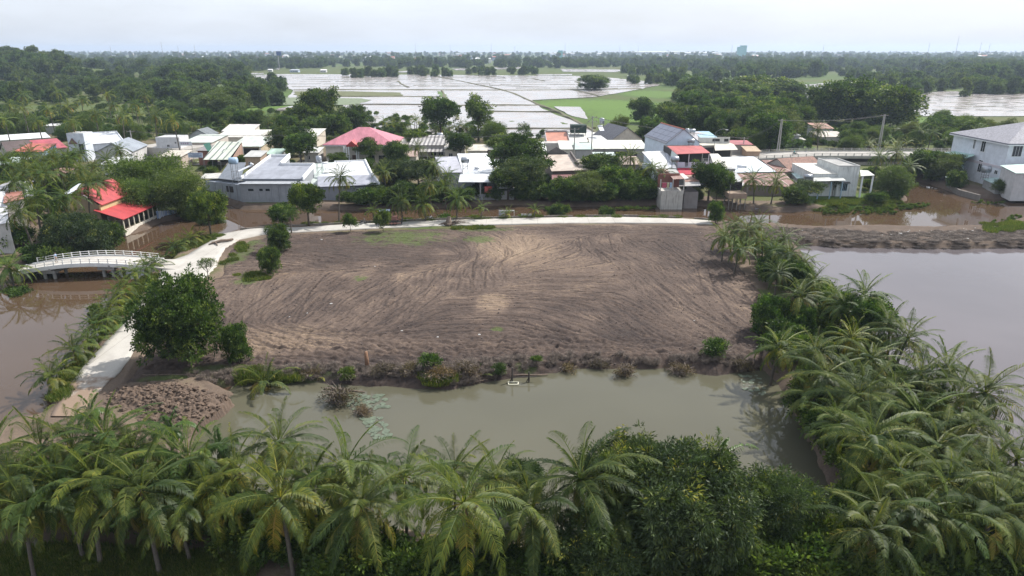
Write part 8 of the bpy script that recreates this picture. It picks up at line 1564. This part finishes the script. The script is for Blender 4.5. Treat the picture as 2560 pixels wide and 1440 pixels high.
# ---- poles, wires, lamps
PC = m_plain((.36, .35, .33), .85, .3, 3, name='pole_concrete'); tops = []
def pole(u, v0, v1, y, label, arms=1, double=False, group=None):
    x, yy, z1 = RY(u, v0, y); z0 = .2; r = thing_at('utility_pole', x, yy, z0, label=label, cat='utility pole')
    for o in ((-.35, .35) if double else (0,)): mb = MB(); mb.bar((x+o, yy, z0-.3), (x+o*.5, yy, z1), .22, .14, n=6); mb.build('shaft', PC, r)
    for k in range(arms):
        mb = MB(); zz = z1-.35-k*1.3; mb.bar((x-1.3, yy, zz), (x+1.3, yy, zz), .07, n=4); mb.build('crossarm', PC, r)
        for o in (-1.15, 0, 1.15): mb = MB(); mb.bar((x+o, yy, zz), (x+o, yy, zz+.35), .07, n=6); mb.build('insulator', m_plain((.2, .1, .07), .4, .1), r)
    tops.append((x, yy, z1)); return r
pole(325, 326, 366, 222, 'utility pole beside the temple-like white house'); pole(764, 334, 404, 212, 'thick utility pole left of the pink villa', 2); pole(1086, 340, 372, 226, 'thin utility pole behind the white-roofed house'); pole(1437, 320, 395, 200, 'utility pole with double crossarm before the white roofs', 2); pole(1482, 290, 386, 206, 'tall utility pole left of the charcoal gable', 2)
pole(1861, 343, 385, 219, 'brown utility pole beside the stall row'); pole(1955, 298, 385, 219, 'double concrete pole standing at the raised road', 1, True); pole(2212, 286, 352, 226, 'leaning double concrete pole behind the raised road', 1, True)
def lamp(u, v0, v1, y, label, s=1):
    x, yy, z1 = RY(u, v0, y); r = thing_at('street_lamp', x, yy, .2, label=label, cat='street lamp'); mb = MB(); mb.bar((x, yy, 0), (x, yy, z1), .10, .06, n=8); mb.build('pole', STAND, r); mb = MB(); mb.tube([(x, yy, z1), (x+s*.9, yy, z1+.8), (x+s*2.2, yy, z1+1.1), (x+s*3.2, yy, z1+.9)], .05, 5); mb.build('arm', STAND, r); mb = MB(); mb.box(x+s*2.9, x+s*3.6, yy-.15, yy+.15, z1+.78, z1+.92); mb.build('lamp_head', WHITE, r)
lamp(1145, 322, 365, 224, 'street lamp with arm to the left behind the white-roofed house', -1); lamp(1789, 332, 380, 205, 'street lamp with long arm before the light blue roof'); lamp(748, 374, 398, 206, 'short grey lamp pole left of the thick utility pole')
WM = m_plain((.05, .05, .05), .6, .1); tp_ = sorted(tops)
for i in range(len(tp_)-1):
    a, b_ = Vector(tp_[i]), Vector(tp_[i+1]); r = thing_at('power_line', *((a+b_)/2), label=f'thin power wires between utility poles, {ORD[i]} span from the left', cat='power line')
    for o in (-1.0, .1, 1.0):
        mb = MB(); pts = []
        for k in range(13): s = k/12; p = a.lerp(b_, s); pts.append((p.x, p.y+o, p.z-.3-1.6*4*s*(1-s)*.5))
        for k in range(12): mb.bar(pts[k], pts[k+1], .028, n=3, cap=False)
        mb.build('wire', WM, r)
# ---- far buildings
fm = [m_plain(c, .8, .25, .05) for c in ((.62, .62, .62), (.55, .5, .44), (.42, .5, .6), (.66, .64, .6))]; fr_ = [m_plain(c, .8, .25, .05) for c in ((.72, .72, .72), (.42, .16, .12), (.35, .38, .42), (.60, .62, .60))]
def fb_(u, v, wpx, hpx, y, wm, rm, label, group, name='distant_house', gable=True, cat='house'):
    y = min(max(G(u, v+hpx)[1], 400), 4200); x, yy, z = RY(u, v+hpx, y); z = min(max(z, 5 if y > 1300 else 0), 14); w_ = wpx*y/1707; h = min(hpx*y/1707, 9); r = thing_at(name, x, yy, 0, label=label, cat=cat, group=group); mb = MB(); mb.box(x-w_/2, x+w_/2, yy, yy+w_*.8, 0, z+h*.7); mb.build('wall', wm, r); mb = MB()
    if gable: mb.hexa([(x-w_*.55, yy-.5, z+h*.7), (x+w_*.55, yy-.5, z+h*.7), (x+w_*.55, yy+w_*.85, z+h*.7), (x-w_*.55, yy+w_*.85, z+h*.7)], [(x-w_*.4, yy+w_*.38, z+h), (x+w_*.4, yy+w_*.38, z+h), (x+w_*.4, yy+w_*.42, z+h), (x-w_*.4, yy+w_*.42, z+h)])
    else: mb.box(x-w_*.52, x+w_*.52, yy-.5, yy+w_*.82, z+h*.7, z+h*.78)
    mb.build('roof', rm, r)
    if wpx > 7:
        for k in range(3): mb = MB(); mb.box(x-w_*.35+k*w_*.28, x-w_*.25+k*w_*.28, yy-.3, yy+.1, z+h*.3, z+h*.5); mb.build('window', m_glass(), r)
rr = random.Random(21)
for i in range(150):
    u = rr.choice((rr.uniform(640, 1300), rr.uniform(880, 1300), rr.uniform(200, 700), rr.uniform(1350, 2100), rr.uniform(2100, 2560))); v = rr.uniform(129, 152) if u < 1350 else rr.uniform(126, 143); y = rr.uniform(1300, 2400); k = rr.randint(0, 3)
    fb_(u, v, rr.uniform(5, 14), rr.uniform(4, 8), y, fm[k], fr_[rr.randint(0, 3)], 'small pale house in the hazy town on the horizon', 'distant houses on the horizon', gable=rr.random() < .6)
for (u, v, w_, h, y, a, b_, lab, nm) in [(770, 140, 26, 9, 1500, 0, 0, 'white block building in the far town, left', 'distant_building'), (812, 146, 30, 8, 1500, 3, 0, 'long white building in the far town', 'distant_building'), (835, 135, 22, 8, 1600, 1, 1, 'red-roofed building in the far town', 'distant_building'), (1405, 131, 60, 5, 2600, 0, 0, 'long white factory roof on the horizon, left', 'factory'), (1480, 134, 90, 5, 2700, 0, 0, 'long white factory roof on the horizon, middle', 'factory'), (1650, 128, 110, 5, 3000, 0, 3, 'long pale factory roof on the horizon, right', 'factory'), (1760, 130, 80, 5, 2900, 0, 0, 'bright factory hall left of the teal tower', 'factory'),
   (1888, 143, 14, 6, 1500, 0, 1, 'white house with red roof in the right woods', 'distant_house'), (2045, 155, 26, 7, 1000, 0, 0, 'pale hall among the right woods', 'distant_building'), (2535, 175, 40, 14, 700, 3, 0, 'grey-white house at the far right shore', 'distant_house'), (2482, 186, 20, 10, 640, 2, 2, 'small blue-roofed house at the far right shore', 'distant_house'), (675, 173, 10, 6, 760, 0, 0, 'tiny white hut behind the paddies, left', 'hut'), (735, 174, 20, 7, 780, 2, 2, 'blue hut behind the paddies', 'hut'), (808, 174, 14, 7, 780, 0, 0, 'white hut behind the paddies, right', 'hut'), (1576, 189, 12, 6, 600, 0, 0, 'small white-roofed hut at the paddy corner', 'hut'), (1800, 205, 14, 6, 480, 0, 0, 'white tent-like hut on the right meadow', 'hut')]:
    fb_(u, v, w_, h, y, fm[a], fr_[b_], lab, None, name=nm, gable=(nm != 'distant_building'), cat='building' if nm == 'distant_building' else nm.replace('distant_', ''))
tw = thing_at('tower_block', *RY(1857, 122, 3000)[:2], 0, label='teal tower block standing on the horizon', cat='building'); TM = m_plain((.16, .42, .42), .6, .2, .05)
for (u0, u1, v0) in ((1847, 1854, 117), (1854.2, 1868, 113.5)): x0, _, z1 = RY(u0, v0, 3000); x1 = RY(u1, v0, 3000)[0]; mb = MB(); mb.box(x0, x1, 3000, 3022, 0, z1); mb.build('wall', TM, tw)
tw = thing_at('tower_block', *RY(1401, 128, 2550)[:2], 0, label='smaller teal building beside the white factory', cat='building'); x0, _, z1 = RY(1396, 126, 2550); x1 = RY(1407, 126, 2550)[0]; mb = MB(); mb.box(x0, x1, 2550, 2570, 0, z1); mb.build('wall', TM, tw)
for i, (u, v0, y) in enumerate([(402, 104, 2200), (485, 112, 2200), (444, 116, 2300), (1038, 108, 2400), (1125, 112, 2500), (1228, 108, 2400), (1287, 116, 2600), (1413, 107, 2500), (1596, 116, 2700), (1831, 111, 2600), (2060, 112, 2500), (2398, 90, 2100), (2325, 106, 2300), (2454, 106, 2400), (2476, 108, 2500), (1550, 114, 2600), (275, 116, 2400)]):
    x, yy, z = RY(u, v0, y); r = thing_at('radio_mast', x, yy, 0, label=f'thin radio mast on the horizon, {ORD[sorted([402,485,444,1038,1125,1228,1287,1413,1596,1831,2060,2398,2325,2454,2476,1550,275]).index(u)]} from the left', cat='mast', group='radio masts on the horizon'); mb = MB()
    for a in range(3): mb.bar((x+1.2*math.cos(a*2.09), yy+1.2*math.sin(a*2.09), 0), (x+.3*math.cos(a*2.09), yy+.3*math.sin(a*2.09), z), .22, .16, n=3)
    for k in range(14): zz = z*k/14; mb.bar((x-1.2+k*.06, yy, zz), (x+1.2-k*.06, yy, zz+z/14), .1, n=3)
    mb.build('lattice', m_plain((.3, .3, .32), .6, .1), r)
bb = thing_at('billboard', *RY(695, 150, 1250)[:2], 0, label='dark blue and white billboard above the far trees', cat='billboard'); x0, _, z1 = RY(684, 128, 1250); x1 = RY(702, 128, 1250)[0]; xm_ = RY(690, 128, 1250)[0]; mb = MB(); mb.box(x0, xm_, 1250, 1251, z1-7, z1); mb.build('panel', WHITE, bb); mb = MB(); mb.box(xm_+.05, x1, 1249.8, 1251, z1-7, z1); mb.build('panel', m_plain((.05, .10, .25), .6, .2, .2), bb); mb = MB(); mb.bar(((x0+x1)/2, 1251.5, 0), ((x0+x1)/2, 1251.5, z1-6.9), .7, n=8); mb.build('pillar', PC, bb)

# ================================================================== HAZE
mb = MB(); mb.box(-5200, 5200, -60, 9200, -4, 72)
hz_m = bpy.data.materials.new('pale_haze'); hz_m.use_nodes = True; t = hz_m.node_tree; t.nodes.clear(); out = N(t, 'ShaderNodeOutputMaterial'); pv = N(t, 'ShaderNodeVolumePrincipled')
pv.inputs['Color'].default_value = (.66, .80, 1.0, 1); pv.inputs['Density'].default_value = .00012; pv.inputs['Anisotropy'].default_value = .25
t.links.new(pv.outputs[0], out.inputs['Volume']); tag(mb.build('haze', hz_m), kind='stuff')
